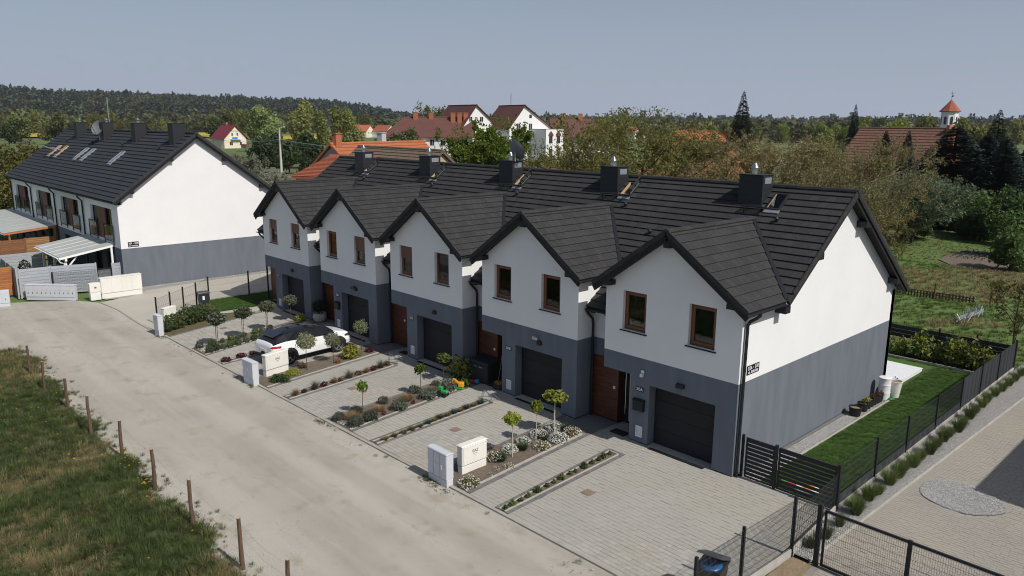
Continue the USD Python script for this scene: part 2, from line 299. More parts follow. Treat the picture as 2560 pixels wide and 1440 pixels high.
def house_window(h, x0, x1, z0, z1, shut, tilted=False, curtain=True):
    f = ring(x0, x1, z0, z1, .085, .13, .21); s = ring(x0 + .07, x1 - .07, z0 + .07, z1 - .07, .075, .115, .185, f) if not tilted else f
    w = obj('window', f, 'wood_frame', h)
    if tilted:
        b = MB(); a, c = x0 + .08, x1 - .08
        for (p, q) in (((a, z0 + .1), (c, z0 + .1)), ((a, z1 - .1), (c, z1 - .1)), ((a, z0 + .1), (a, z1 - .1)), ((c, z0 + .1), (c, z1 - .1))):
            fy = lambda z: .15 + .12 * (z - z0) / (z1 - z0)
            b.bar((p[0] + .03, fy(p[1]), p[1]), (q[0] + .03, fy(q[1]), q[1]), .08, .05, up=(0, 1, 0))
        obj('sash', b, 'wood_frame', w)
    obj('pane', MB().box(x0 + .12, x1 - .12, .155, .163, z0 + .12, z1 - .12), 'glass', w)
    obj('room', MB().add([(x0, .45 if not curtain else .5, z0), (x1, .45, z0), (x1, .45, z1), (x0, .45, z1)], [(0, 1, 2, 3)]), 'room', w)
    if curtain:
        n = 25; xs = np.linspace(x0 + .1, x1 - .1, n); ys = .27 + .018 * np.sin(np.arange(n) * 1.9)
        v = [(x, y, z) for z in (z0 + .12, z1 - .08) for x, y in zip(xs, ys)]
        obj('curtain', (np.array(v), np.array([(i, i + 1, n + i + 1, n + i) for i in range(n - 1)])), 'curtain', w)
    if shut:
        b = MB(); zz = z1 - .02; hgt = (z1 - z0) * shut
        while zz > z1 - hgt: b.box(x0 + .02, x1 - .02, .085, .112, zz - .052, zz); zz -= .055
        obj('roller_shutter', b, 'shutter', w)
    obj('sill', MB().hexa([(x0 - .07, -.06, z0 - .045), (x1 + .07, -.06, z0 - .045), (x1 + .07, .14, z0 - .02), (x0 - .07, .14, z0 - .02)], [(x0 - .07, -.06, z0 - .02), (x1 + .07, -.06, z0 - .02), (x1 + .07, .14, z0 + .005), (x0 - .07, .14, z0 + .005)]), 'dark2', w)

def build_house(k):
    H = HOUSES[k]; first, last = k == 0, k == 4
    h = thing('row_house', H['lab'], 'house', (-6.5 * k, 0, 0), group='terraced houses of the near row')
    O = (-6.5 * k, 0, 0)
    # ---- walls
    pg = sbox(-5.23, .05, 0, 3.04) - sbox(-5.4, -1, -4.02, 2.38) - sbox(-3.245, -1, -.733, 2.17)
    b = MB().poly(pg, .40, XZ(0))
    if first: b.box(-.3, 0, .4, BACK, .05, 3.04)
    else: b.box(-.3, 0, .4, 1.15, .05, 3.04)
    b.box(-4.02, -3.72, .4, 1.15, .05, 2.38); b.box(-5.23, -4.93, .4, .9, 2.38, 3.04); b.box(-4.93, -4.02, .4, 1.2, 2.38, 2.42)
    b.box(-6.5, -5.23, .9, 1.15, 2.38, 3.04); b.box(-5.23, -4.02, 1.2, 1.4, .05, 3.04)
    if last: b.box(-6.5, -6.2, 1.15, BACK, .05, 3.04)
    obj('back_wall', MB().box(-6.5, 0, BACK - .3, BACK - .003, .05, 4.3), 'white', h)
    obj('base_wall', b, 'grey', h)
    zt = lambda x: BZ - .2 - SB * abs(x - BX)
    wins = [(-4.486, -3.519), (-1.866, -.895)]; Z0, Z1 = 3.893, 5.246
    pg = Polygon([(-5.23, 3.04), (0, 3.04), (0, zt(0)), (BX, zt(BX)), (-5.23, zt(-5.23))])
    for a, c in wins: pg = pg - sbox(a, Z0, c, Z1)
    b = MB().poly(pg, .30, XZ(0))
    mz = lambda y: RZ - .2 - SL * abs(y - RY)
    if first:
        b.poly(Polygon([(.3, 3.04), (BACK, 3.04), (BACK, mz(BACK)), (RY, mz(RY)), (2.1, mz(2.1)), (2.0, zt(0)), (.3, zt(0))]), .3, YZ(-.3))
    else: b.box(-.3, 0, .3, 1.15, 3.04, 5.3); b.poly(Polygon([(1.15, 3.04), (2.3, 3.04), (2.3, 5.3), (1.15, 4.75)]), .3, YZ(-.3))
    b.box(-5.23, -4.93, .3, 1.6, 3.04, 4.9)
    b.box(-6.5, -5.23, .9, 1.15, 3.04, 4.52)
    if last: b.poly(Polygon([(1.15, 3.04), (BACK, 3.04), (BACK, mz(BACK)), (RY, mz(RY)), (1.15, mz(1.15))]), .3, YZ(-6.5))
    obj('upper_wall', b, 'white', h)
    obj('plinth', MB().box(-4.0, -3.26, .012, .3, 0, .05).box(-.72, -.012, .012, .3, 0, .05).box(-.25, -.012, .3, BACK - .02 if first else 1.1, 0, .05), 'dark2', h)
    for i, (a, c) in enumerate(wins): house_window(h, a, c, Z0, Z1, H['shut'][i], tilted=(k == 2 and i == 1), curtain=not (k == 0) and not (k == 2 and i == 1))
    # ---- entrance
    for i in range(12):
        z = .06 + i * .1935; obj('cladding_plank', MB().box(-6.44, -5.27, .872, .9, z, z + .189), 'clad', h)
    obj('cladding_side', MB().box(-5.27, -5.245, .872, 1.14, .06, 2.38), 'clad', h)
    d = obj('door', ring(-5.22, -4.05, .05, 2.36, .06, 1.12, 1.2).box(-5.16, -4.90, 1.15, 1.19, .11, 2.3).box(-4.42, -4.11, 1.15, 1.19, .11, 2.3), 'dark', h)
    hb = MB().tube([(-5.03, 1.05, .35), (-5.03, 1.05, 2.1)], .018, 8); hb.tube([(-5.03, 1.05, .8), (-5.03, 1.15, .8)], .01, 6).tube([(-5.03, 1.05, 1.7), (-5.03, 1.15, 1.7)], .01, 6)
    obj('handle', hb, 'steel', d); obj('sidelight', MB().box(-4.84, -4.48, 1.15, 1.158, .17, 2.24), 'glass', d); obj('sidelight_frame', ring(-4.90, -4.42, .11, 2.3, .055, 1.10, 1.19), 'whitep2', d); obj('curtain', MB().box(-4.84, -4.48, 1.18, 1.19, .15, 2.26), 'curtain', d)
    obj('door_bell', MB().box(-5.47, -5.37, .855, .872, 1.27, 1.38), 'whitep', h)
    g = obj('garage_door', ring(-3.245, -.733, .02, 2.17, .03, .36, .44), 'garage', h)
    for i in range(4): obj('panel', MB().box(-3.215, -.763, .385, .42, .05 + i * .5225, .05 + i * .5225 + .513), 'garage', g)
    # ---- small things fixed on the front
    p = obj('number_plate', MB().box(-3.80, -3.47, -.018, -.002, 1.86, 2.03) if k < 4 else MB().box(-3.77, -3.57, -.018, -.002, 1.88, 2.04), 'signbrown' if k < 4 else 'concrete', h)
    t = meshkit.text_mesh(H['no'], .10, .004, bold=True); T = np.eye(4); T[:3, :3] = [[1, 0, 0], [0, 0, -1], [0, 1, 0]]; T[:3, 3] = (-3.635 - (t.bounds[1][0] + t.bounds[0][0]) / 2, -.0185, 1.9)
    obj('number', MB().tm(t, T), 'signwhite' if k < 4 else 'dark2', p)
    if k in (0, 3):
        mb = obj('mailbox', MB().box(-3.82, -3.40, -.13, -.002, 1.2, 1.55).hexa([(-3.84, -.15, 1.55), (-3.38, -.15, 1.55), (-3.38, -.002, 1.55), (-3.84, -.002, 1.55)], [(-3.84, -.15, 1.57), (-3.38, -.15, 1.57), (-3.38, -.002, 1.61), (-3.84, -.002, 1.61)]), 'dark', h)
    m = obj('meter_box', MB().box(-3.73, -3.46, -.03, -.002, .24, .63), 'whitep', h)
    obj('meter_door', MB().box(-3.71, -3.48, -.036, -.03, .27, .60), 'cab_grey', m); obj('lock', MB().box(-3.70, -3.675, -.042, -.036, .43, .46), 'dark', m)
    if H['lamp'] == 'box': obj('wall_lamp', MB().hexa([(-2.15, -.13, 2.42), (-1.88, -.13, 2.42), (-1.88, -.002, 2.42), (-2.15, -.002, 2.42)], [(-2.15, -.11, 2.55), (-1.88, -.11, 2.55), (-1.88, -.002, 2.55), (-2.15, -.002, 2.55)]), 'dark', h)
    elif H['lamp'] != 'spot':
        c = -1.9; l = obj('wall_lamp', MB().lathe([(.005, 0), (.12, .01), (.13, .05), (.10, .11), (.0, .13)], n=16).mesh() if False else lamp_mesh(c), 'dark', h); obj('lamp_glass', lamp_mesh(c, .085, .05, -.02), 'whitep', l)
        if H['lamp'] == 'double': obj('flood_light', MB().box(-2.13, -1.93, -.2, -.05, 2.68, 2.8).box(-2.07, -1.99, -.05, -.002, 2.66, 2.74), 'zinc', h)
    else:
        l = obj('wall_lamp', lamp_mesh(-1.8), 'dark', h); obj('spot_head', MB().box(-1.98, -1.86, -.22, -.02, 2.56, 2.68), 'dark', l)
    if k == 0:
        c = obj('security_camera', MB().lathe([(.0, 0), (.055, .01), (.065, .06), (.04, .10), (0, .11)], (-3.5, -.07, 2.56), 12), 'whitep', h); obj('camera_arm', MB().box(-3.58, -3.5, -.12, -.002, 2.42, 2.53), 'whitep', c)
    # ---- roof
    rf = MB()
    x0, x1 = (-6.92 if last else -6.17), (.42 if first else EX)
    up = [(x0, FY)] + ([(-5.56, FY)]) + [(BX, VY), (EX, FY)] + ([(.42, FY)] if first else []) + [(x1, RY), (x0, RY)]
    tl = lambda y: (y - FY) / CA
    P = frame_pt((0, FY, FZ - .03), (1, 0, 0), (0, CA, SA), (0, -SA, CA))
    pm = Polygon([(x, tl(y)) for x, y in up])
    TR = np.eye(4); TR[:3, 0], TR[:3, 1], TR[:3, 2] = (1, 0, 0), (0, CA, SA), (0, -SA, CA); TR[:3, 3] = np.array((0, FY, FZ - .03)) - .13 * np.array((0, -SA, CA)); rf.poly(pm, .12, TR)
    # back slope with its own tiles' edge seen from the gable
    LB = (12.23 - RY) / CA; TB = np.eye(4); TB[:3, 0], TB[:3, 1], TB[:3, 2] = (1, 0, 0), (0, -CA, SA), (0, SA, CA); TB[:3, 3] = np.array((0, 12.23, 4.354 - .03)) - .13 * np.array((0, SA, CA)); rf.poly(sbox(x0, 0, x1, LB), .15, TB)
    LT = (EX - BX) / CB
    PR = frame_pt((EX, 0, BZ - SB * (EX - BX) - .03), (0, 1, 0), (-CB, 0, SBn), (SBn, 0, CB)); PL = frame_pt((-5.56, 0, BZ - SB * (EX - BX) - .03), (0, -1, 0), (CB, 0, SBn), (-SBn, 0, CB))
    pr = Polygon([(-.373, 0), (FY, 0), (VY, LT), (-.373, LT)]); pl = Polygon([(.373, 0), (-FY, 0), (-VY, LT), (.373, LT)])
    for sgn, pp, ex in ((1, pr, EX), (-1, pl, -5.56)):
        T = np.eye(4); T[:3, 0], T[:3, 1], T[:3, 2] = (0, sgn, 0), (-sgn * CB, 0, SBn), (sgn * SBn, 0, CB); T[:3, 3] = np.array((ex, 0, BZ - SB * (EX - BX) - .03)) - .13 * np.array((sgn * SBn, 0, CB)); rf.poly(pp, .12, T)
    roof = obj('roof', rf, 'dark2', h)
    tiles = lay_tiles(pm, P) + lay_tiles(pr, PR, lift=.036)
    place_pieces(tiles, 'tile', 'tile', roof, O, 300, 'tile_field')
    px0 = -6.92 if last else -6.48
    pp_ = sbox(px0, tl(.42), -5.25, tl(2.0)); TP = TR.copy()
    por = obj('porch_roof', MB().poly(pp_, .10, TR), 'dark2', h)
    for v, f, c in lay_tiles(pp_, P): obj('tile', (v, f), 'tile', por)
    obj('back_tile_field', MB_of(lay_tiles(sbox(x0, 0, x1, LB), frame_pt((0, 12.23, 4.324), (1, 0, 0), (0, -CA, SA), (0, SA, CA)), g=.68, w=.6)), 'tile', h, kind='stuff')
    # valley sheets
    vb = MB()
    for sx in (1, -1):
        a = np.array((BX + sx * (EX - BX), FY, FZ + .055)); c = np.array((BX, VY, BZ + .055)); vb.bar(a, c, .13, .03)
    obj('valley_sheet', vb, 'dark', h)
    # ridges
    n = int((x1 - x0) / .42); st = (x1 - x0) / n
    for i in range(n):
        obj('ridge_tile', half_round((x0 + i * st, RY, RZ - .02), (x0 + (i + 1) * st + .03, RY, RZ - .02), .125, .006 * (i % 2)), 'tile', h)
    n = 12; st = (VY + .42) / n
    for i in range(n): obj('ridge_tile', half_round((BX, -.40 + i * st, BZ - .02), (BX, -.40 + (i + 1) * st + .03, BZ - .02), .115, .006 * (i % 2)), 'tile', h)
    # verges of the bay: stepped tile edges over a barge board
    for sx in (1, -1):
        ex = BX + sx * (EX - BX); n = 11
        for i in range(n):
            f0, f1 = i / n + .001, (i + 1) / n - .001; a = np.array((ex + (BX - ex) * f0, -.385, FZ + (BZ - FZ) * f0 - .004 * (i % 2))); c = np.array((ex + (BX - ex) * f1, -.385, FZ + (BZ - FZ) * f1 - .004 * (i % 2)))
            obj('verge_tile', MB().bar(a, c, .045, .15, up=(sx * SBn, 0, CB)), 'tile', h)
        a, c = np.array((ex + sx * -.02, -.32, FZ - .19)), np.array((BX, -.32, BZ - .19))
        obj('barge_board', MB().bar(a, c, .05, .19, up=(sx * SBn, 0, CB)), 'dark2', h)
        bx = BX + sx * 2.35; bz = BZ - .2 - SB * 2.35
        obj('roof_bracket', MB().box(bx - .13, bx + .13, -.34, .02, bz - .22, bz - .06), 'dark', h)
    obj('roof_bracket', MB().box(BX - .12, BX + .12, -.34, .02, BZ - .52, BZ - .3), 'dark', h)
    def verge(x, sgn):  # main gable verge with board, tiles and brackets
        for i in range(15 if sgn > 0 else 17):
            for back in (0, 1):
                ya = RY + (12.23 - RY if back else (FY if first else .42) - RY) * (i / 16.); yb = RY + (12.23 - RY if back else (FY if first else .42) - RY) * ((i + .985) / 16.)
                za, zb = RZ - SL * abs(ya - RY), RZ - SL * abs(yb - RY)
                if i < 16: obj('verge_tile', MB().bar((x - .02 * sgn, ya, za - .012), (x - .02 * sgn, yb, zb - .004), .05, .14, up=(0, SA if back else -SA, CA)), 'tile', h)
        obj('barge_board', MB().bar((x - .08 * sgn, RY, RZ - .21), (x - .08 * sgn, 12.15, RZ - .21 - SL * (12.15 - RY)), .045, .17, up=(0, SA, CA)), 'dark2', h)
        obj('barge_board', MB().bar((x - .08 * sgn, RY, RZ - .21), (x - .08 * sgn, FY + .1, RZ - .21 - SL * (RY - FY - .1)), .045, .17, up=(0, -SA, CA)), 'dark2', h)
        xw = 0 if sgn > 0 else -6.5
        for y in (4.1, 7.62, 11.15, 2.06):
            z = RZ - SL * abs(y - RY); obj('roof_bracket', MB().box(min(xw - .02 * sgn, x - .06 * sgn), max(xw - .02 * sgn, x - .06 * sgn), y - .16, y + .16, z - .46, z - .24), 'dark', h)
    if first: verge(.42, 1)
    if last: verge(-6.92, -1)
    # gutters and downpipes
    gz = BZ - SB * (EX - BX) - .06
    obj('gutter', gutter((EX + .05, -.36, gz), (EX + .05, FY if first else .55, gz)), 'dark', h)
    obj('gutter', gutter((-5.61, -.36, gz), (-5.61, .55, gz)), 'dark', h)
    pz = FZ - SL * (FY - .38) - .05
    obj('gutter', gutter((px0, .37, pz), (-5.24, .37, pz)), 'dark', h)
    if first: obj('downpipe', MB().tube([(EX + .04, .32, gz - .03), (EX + .04, .32, gz - .12), (.3, .26, gz - .2), (.13, .17, gz - .33), (.085, .145, gz - .45), (.085, .13, 3), (.085, .12, .02)], .05, 10), 'dark', h)
    px = -6.38 if not last else -6.62
    obj('downpipe', MB().tube([(px - .05, .37, pz - .02), (px - .05, .4, pz - .12), (px, .55, pz - .3), (px + .0, .68, pz - .42), (px, .72, pz - .6), (px, .74, .02)], .05, 10), 'dark', h)
    obj('roof_bracket', MB().box(-6.3, -6.14, .42, .9, pz - .14, pz - .02), 'dark', h); obj('roof_bracket', MB().box(-5.62, -5.46, .42, .9, pz - .14, pz - .02), 'dark', h)
    # ---- chimney, roof window, step, vents
    cx = {0: 0, 1: -.12, 2: -.05, 3: -.05, 4: -.1}[k]
    X0, X1, Y0, Y1, zc = -3.56 + cx, -2.63 + cx, 5.42, 6.12, 8.95
    b = MB(); b.box(X0, X1, Y0, Y1, 7.6, zc); ch = obj('chimney', b, 'anthracite', h)
    for i in range(5): obj('chimney_panel', MB().box(X0 - .012, X1 + .012, Y0 - .012, Y1 + .012, 7.75 + i * .24, 7.75 + i * .24 + .232), 'anthracite', ch)
    obj('chimney_cap', MB().box(X0 - .035, X1 + .035, Y0 - .035, Y1 + .035, zc, zc + .025), 'dark', ch)
    obj('flashing', MB().hexa([(X0 - .14, Y0 - .16, 7.73), (X1 + .14, Y0 - .16, 7.73), (X1 + .14, Y0, 7.85), (X0 - .14, Y0, 7.85)], [(X0 - .14, Y0 - .16, 7.76), (X1 + .14, Y0 - .16, 7.76), (X1 + .05, Y0, 7.93), (X0 - .05, Y0, 7.93)]), 'dark', ch)
    obj('vent_grille', MB().box(X1 + .012, X1 + .022, Y0 + .12, Y1 - .12, zc - .30, zc - .08), 'zinc', ch)
    obj('flue_cap', MB().lathe([(.10, 0), (.10, .14), (.13, .15), (.13, .17), (.09, .18), (.09, .2), (.15, .21), (.155, .23), (.10, .31), (.055, .37), (.05, .40), (0, .41)], ((X0 + X1) / 2 - .1, (Y0 + Y1) / 2 + .05, zc + .025), 18), 'steel', ch, smooth=40)
    wx = -2.36 + cx; WP = frame_pt((wx, 5.27, RZ - SL * (RY - 5.27)), (1, 0, 0), (0, CA, SA), (0, -SA, CA))
    def wbox(s0, s1, t0, t1, h0, h1, b): return b.hexa([WP(s0, t0, h0), WP(s1, t0, h0), WP(s1, t1, h0), WP(s0, t1, h0)], [WP(s0, t0, h1), WP(s1, t0, h1), WP(s1, t1, h1), WP(s0, t1, h1)])
    b = MB(); w_, l_ = .52, .88
    wbox(0, w_, 0, .06, -.05, .10, b); wbox(0, w_, l_ - .06, l_, -.05, .10, b); wbox(0, .05, .06, l_ - .06, -.05, .10, b); wbox(w_ - .05, w_, .06, l_ - .06, -.05, .10, b)
    sk = obj('roof_window', b, 'anthracite', h)
    obj('timber_reveal', wbox(.05, .08, .06, l_ - .06, -.0, .135 if k else .095, MB()), 'pale_wood', sk)
    obj('opening', wbox(.08, w_ - .05, .06, l_ - .06, .02, .03, MB()), 'room', sk)
    obj('apron', wbox(-.03, w_ + .03, -.16, 0, .02, .065, MB()), 'zinc', sk)
    if k == 0: obj('pane', wbox(.08, w_ - .05, .06, l_ - .06, .085, .093, MB()), 'glass', sk)
    else:
        a = math.radians(62); sb = MB(); q = lambda u, t, e: WP(w_ - .02 + math.cos(a) * u + math.sin(a) * e, t, .10 + math.sin(a) * u - math.cos(a) * e)
        for u0, u1, t0, t1 in ((0, .46, .0, .05), (0, .46, l_ - .05, l_), (0, .05, .05, l_ - .05), (.41, .46, .05, l_ - .05)):
            sb.hexa([q(u0, t0, 0), q(u1, t0, 0), q(u1, t1, 0), q(u0, t1, 0)], [q(u0, t0, .04), q(u1, t0, .04), q(u1, t1, .04), q(u0, t1, .04)])
        o = obj('open_sash', sb, 'anthracite', sk); obj('pane', MB().hexa([q(.05, .05, .015), q(.41, .05, .015), q(.41, l_ - .05, .015), q(.05, l_ - .05, .015)], [q(.05, .05, .022), q(.41, .05, .022), q(.41, l_ - .05, .022), q(.05, l_ - .05, .022)]), 'glass', sk)
        obj('timber_sill', wbox(.05, w_ - .05, .06, .10, -.0, .13, MB()), 'pale_wood', sk)
    sx = -3.2 + cx; b = MB()
    for i in range(5): b.box(sx, sx + .86, 5.0 + i * .055, 5.0 + i * .055 + .03, 7.84, 7.87)
    b.box(sx, sx + .03, 5.0, 5.25, 7.83, 7.875).box(sx + .83, sx + .86, 5.0, 5.25, 7.83, 7.875)
    for q in (.12, .7): b.bar((sx + q, 5.02, 7.6), (sx + q, 5.02, 7.84), .03, .03); b.bar((sx + q, 5.02, 7.6), (sx + q, 5.25, 7.76), .03, .03); b.bar((sx + q, 5.24, 7.75), (sx + q, 5.24, 7.84), .03, .03)
    obj('roof_step', b, 'dark', h)
    for (vx, vy) in [(-1.67, 4.82)] + ([(.42 - .0, 3.7)] if k == 1 else []):
        z = RZ - SL * (RY - vy); vx += cx
        obj('vent_pipe', MB().tube([(vx, vy, z - .02), (vx, vy - .03, z + .12)], .055, 10).lathe([(.085, 0), (.09, .03), (.05, .10), (0, .11)], (vx, vy - .03, z + .10), 12), 'dark', h)
    return h

def MB_of(pieces):
    b = MB()
    for v, f, c in pieces: b.add(v, f)
    return b
def half_round(p, q, r, lift=0.0):
    p, q = np.asarray(p, float), np.asarray(q, float); d = (q - p) / np.linalg.norm(q - p); a = np.cross(d, (0, 0, 1)); a /= np.linalg.norm(a)
    an = np.radians([-35, -5, 40, 90, 140, 185, 215]); v = []
    for c in (p, q):
        for t in an: v.append(c + a * math.cos(t) * r + np.array((0, 0, 1)) * (math.sin(t) * r * .75 + .02 + lift))
    n = len(an); f = [(i, i + 1, n + i + 1, n + i) for i in range(n - 1)]; tri = []
    for a_, b_, c_, d_ in f: tri += [(a_, b_, c_), (a_, c_, d_)]
    tri += [(0, i + 1, i) for i in range(1, n - 1)] + [(n, n + i, n + i + 1) for i in range(1, n - 1)]
    return (np.array(v), np.array(tri))
def gutter(p, q, r=.065):
    p, q = np.asarray(p, float), np.asarray(q, float); d = (q - p) / np.linalg.norm(q - p); a = np.cross(d, (0, 0, 1))
    b = MB(); n = 8; an = np.linspace(np.pi, 2 * np.pi, n); v = []
    for c in (p, q):
        for rr in (r, r - .012):
            for t in an: v.append(c + a * math.cos(t) * rr + np.array((0, 0, 1)) * math.sin(t) * rr)
    f = []
    for i in range(n - 1):
        f += [(i, i + 1, 2 * n + i + 1, 2 * n + i), (n + i, 3 * n + i, 3 * n + i + 1, n + i + 1), (i, n + i, n + i + 1, i + 1), (2 * n + i, 2 * n + i + 1, 3 * n + i + 1, 3 * n + i)]
    for i in (0, n - 1): f.append((i, 2 * n + i, 3 * n + i, n + i))
    return b.add(v, f)
def lamp_mesh(cx, r=.125, d=.10, z=0.0):
    b = MB(); n = 16; an = np.arange(n) * 2 * np.pi / n; v = []
    for rr, y in ((r, -.002), (r, -d * .6), (r * .75, -d), (.001, -d - .01)): v += [(cx + rr * math.cos(t), y, 2.54 + z + rr * math.sin(t) * .8) for t in an]
    return b.add(v, [(i * n + j, i * n + (j + 1) % n, (i + 1) * n + (j + 1) % n, (i + 1) * n + j) for i in range(3) for j in range(n)])

house_prims = [build_house(k) for k in range(5)]
def plaque(parent, name, y, z, w, h, x, lines, mtl='signblue'):  # a plate on a wall that faces +x, read along +y
    p = obj(name, MB().box(x + .002, x + .02, y, y + w, z, z + h), mtl, parent)
    for (txt, hh, dz) in lines:
        t = meshkit.text_mesh(txt, hh, .004, bold=True); tw = t.bounds[1][0] - t.bounds[0][0]; s = min(1, w * .88 / tw)
        T = np.eye(4); T[:3, :3] = [[0, 0, 1], [s, 0, 0], [0, 1, 0]]; T[:3, 3] = (x + .0205, y + w / 2 - s * (t.bounds[0][0] + tw / 2), z + dz)
        obj('lettering', MB().tm(t, T), 'signwhite', p)
plaque(thing('street_sign', 'dark street sign reading 10A - 10E on the near white gable wall', 'street sign'), 'plate', .43, 3.24, .72, .29, 0, [('10A - 10E', .105, .155), ('ul. Szkolna', .085, .035)])
# satellite dish on the chimney of 10C
def dish(loc, rot, r, label, pole=.5, mirrored=False):
    t = thing('satellite_dish', label, 'satellite dish', loc, rot)
    n = 10; prof = [(r * i / n, -.16 * r * 2 * (1 - (i / n) ** 2)) for i in range(n, -1, -1)] + [(r * i / n, -.16 * r * 2 * (1 - (i / n) ** 2) - .012) for i in range(n + 1)]
    b = MB().lathe(prof, n=28); v, f = b.mesh(); tl = math.radians(68)   # bowl axis: +z -> tipped towards +x
    Rm = np.array([[math.cos(tl), 0, math.sin(tl)], [0, 1, 0], [-math.sin(tl), 0, math.cos(tl)]]); v = v @ Rm.T + (0, 0, pole + r * .75)
    obj('reflector', (v, f), 'dishgrey', t, smooth=30)
    obj('mast', MB().tube([(-.12, 0, 0), (-.12, 0, pole + r * .8)], .03, 8), 'zinc', t)
    c = np.array((0, 0, pole + r * .75)); a = Rm @ np.array((-r * .95, 0, 0)) + c; e = Rm @ np.array((-r * .25, 0, r * .95)) + c
    if Rm[2, 0] < 0: a = Rm @ np.array((r * .95, 0, 0)) + c; e = Rm @ np.array((r * .2, 0, r * .95)) + c
    obj('feed_arm', MB().tube([a, e], .018, 6).tube([e, e + (e - a) * .05], .04, 8), 'dark', t)
    return t
dish((-15.55, 5.6, 8.95), math.radians(86), .50, 'grey satellite dish standing on the middle chimney of the near row', .18)

# ---------------------------------------------------------------- second row of houses (on the left)
BXW, BYF, BD, BUN = -41.34, -4.93, 10.54, 7.62
def build_house2(k):
    x1 = BXW - k * BUN; x0 = x1 - BUN; first, last = k == 0, k == 3
    t = thing('terraced_house', ['nearest house of the left row, with the blank white gable wall beside the side road', 'second house of the left row from its white gable', 'third house of the left row, behind the grey canopy roof', 'farthest house of the left row, beside the dark trees'][k], 'house', (x1, BYF, 0), group='terraced houses of the left row')
    W = BUN; hr, ey, ez = 9.95, -.34, 5.72; ry = BD / 2; sl = (hr - ez) / (ry - ey); ca = 1 / math.sqrt(1 + sl * sl); sa = sl * ca
    wx0, wx1 = -6.0, -1.33; Z0, Z1 = 2.98, 5.1
    mz = lambda y: hr - .22 - sl * abs(y - ry)
    b = MB().poly(sbox(-W, 0, 0, 2.635) - sbox(-6.1, .05, -4.4, 2.2) - sbox(-3.4, .9, -2.1, 2.15), .3, XZ(0))
    if first: b.box(-.3, 0, .3, BD, 0, 2.635)
    if last: b.box(-W, -W + .3, .3, BD, 0, 2.635)
    obj('back_wall', MB().box(-W, 0, BD - .3, BD - .003, 0, 5.4), 'white', t); obj('base_wall', b, 'grey', t)
    b = MB().poly(sbox(-W, 2.635, 0, 5.45) - sbox(wx0, Z0, wx1, Z1), .3, XZ(0))
    g = Polygon([(.3, 2.635), (BD, 2.635), (BD, mz(BD)), (ry, mz(ry)), (.3, mz(.3))])
    if first: b.poly(g, .3, YZ(-.3))
    if last: b.poly(g, .3, YZ(-W))
    obj('upper_wall', b, 'white', t)
    # french window: glass, brown shutter panel, glass
    f = obj('french_window', ring(wx0, wx1, Z0, Z1, .07, .16, .24).box(-4.25, -4.18, .16, .24, Z0, Z1).box(-2.62, -2.55, .16, .24, Z0, Z1), 'dark', t)
    obj('pane', MB().box(wx0 + .07, -4.25, .19, .2, Z0 + .07, Z1 - .07), 'glass', f); obj('pane', MB().box(-2.55, wx1 - .07, .19, .2, Z0 + .07, Z1 - .07), 'glass', f)
    obj('room', MB().add([(wx0, .8, Z0), (wx1, .8, Z0), (wx1, .8, Z1), (wx0, .8, Z1)], [(0, 1, 2, 3)]), 'room', f)
    obj('curtain', MB().box(wx0 + .1, wx0 + .9, .33, .34, Z0 + .1, Z1 - .1).box(-2.5, -2.0, .33, .34, Z0 + .1, Z1 - .1), 'signwhite', f)
    for i in range(9): obj('shutter_board', MB().box(-4.6, -2.9, .06, .155, Z0 + .02 + i * .234, Z0 + .02 + i * .234 + .229), 'clad2', f)
    for a, c in ((-6.3, -4.55), (-2.95, -1.1)):
        b = MB()
        for x in (a, c): b.bar((x, -.08, Z0 - .2), (x, -.08, Z0 + 1.05), .05, .05)
        b.bar((a, -.08, Z0 + 1.05), (c, -.08, Z0 + 1.05), .05, .04).bar((a, -.08, Z0 + .02), (c, -.08, Z0 + .02), .04, .04)
        r = obj('balcony_rail', b, 'dark', t); obj('rail_pane', MB().box(a + .03, c - .03, -.085, -.075, Z0 + .06, Z0 + 1.0), 'rail_glass', r)
    obj('ground_window', ring(-3.4, -2.1, .9, 2.15, .06, .12, .2), 'dark', t); obj('ground_pane', MB().box(-3.34, -2.16, .15, .16, .96, 2.09), 'glass', t)
    obj('ground_door', ring(-6.1, -4.4, .05, 2.2, .06, .12, .2), 'dark', t); obj('ground_pane', MB().box(-6.04, -4.46, .15, .16, .1, 2.14), 'glass', t)
    obj('back_of_room', MB().box(-6.2, -2.0, 1.2, 1.25, 0, 2.4), 'room', t)
    # roof
    xr0, xr1 = (-W - .36 if last else -W), (.36 if first else 0.)
    L1 = (ry - ey) / ca
    T = np.eye(4); T[:3, 0], T[:3, 1], T[:3, 2] = (1, 0, 0), (0, ca, sa), (0, -sa, ca); T[:3, 3] = np.array((0, ey, ez - .03)) - .13 * np.array((0, -sa, ca))
    T2 = np.eye(4); T2[:3, 0], T2[:3, 1], T2[:3, 2] = (1, 0, 0), (0, -ca, sa), (0, sa, ca); T2[:3, 3] = np.array((0, BD - ey, ez - .03)) - .13 * np.array((0, sa, ca))
    rf = obj('roof', MB().poly(sbox(xr0, 0, xr1, L1), .12, T).poly(sbox(xr0, 0, xr1, L1), .15, T2), 'dark2', t)
    ti = lay_tiles(sbox(xr0, 0, xr1, L1), frame_pt((0, ey, ez - .03), (1, 0, 0), (0, ca, sa), (0, -sa, ca)), g=.37, w=.42, lift=.055)
    place_pieces(ti, 'tile', 'tile_b', rf, (x1, BYF, 0), 300, 'tile_field')
    n = int((xr1 - xr0) / .42); st = (xr1 - xr0) / n
    for i in range(n): obj('ridge_tile', half_round((xr0 + i * st, ry, hr - .02), (xr0 + (i + 1) * st + .03, ry, hr - .02), .13, .006 * (i % 2)), 'tile_b', t)
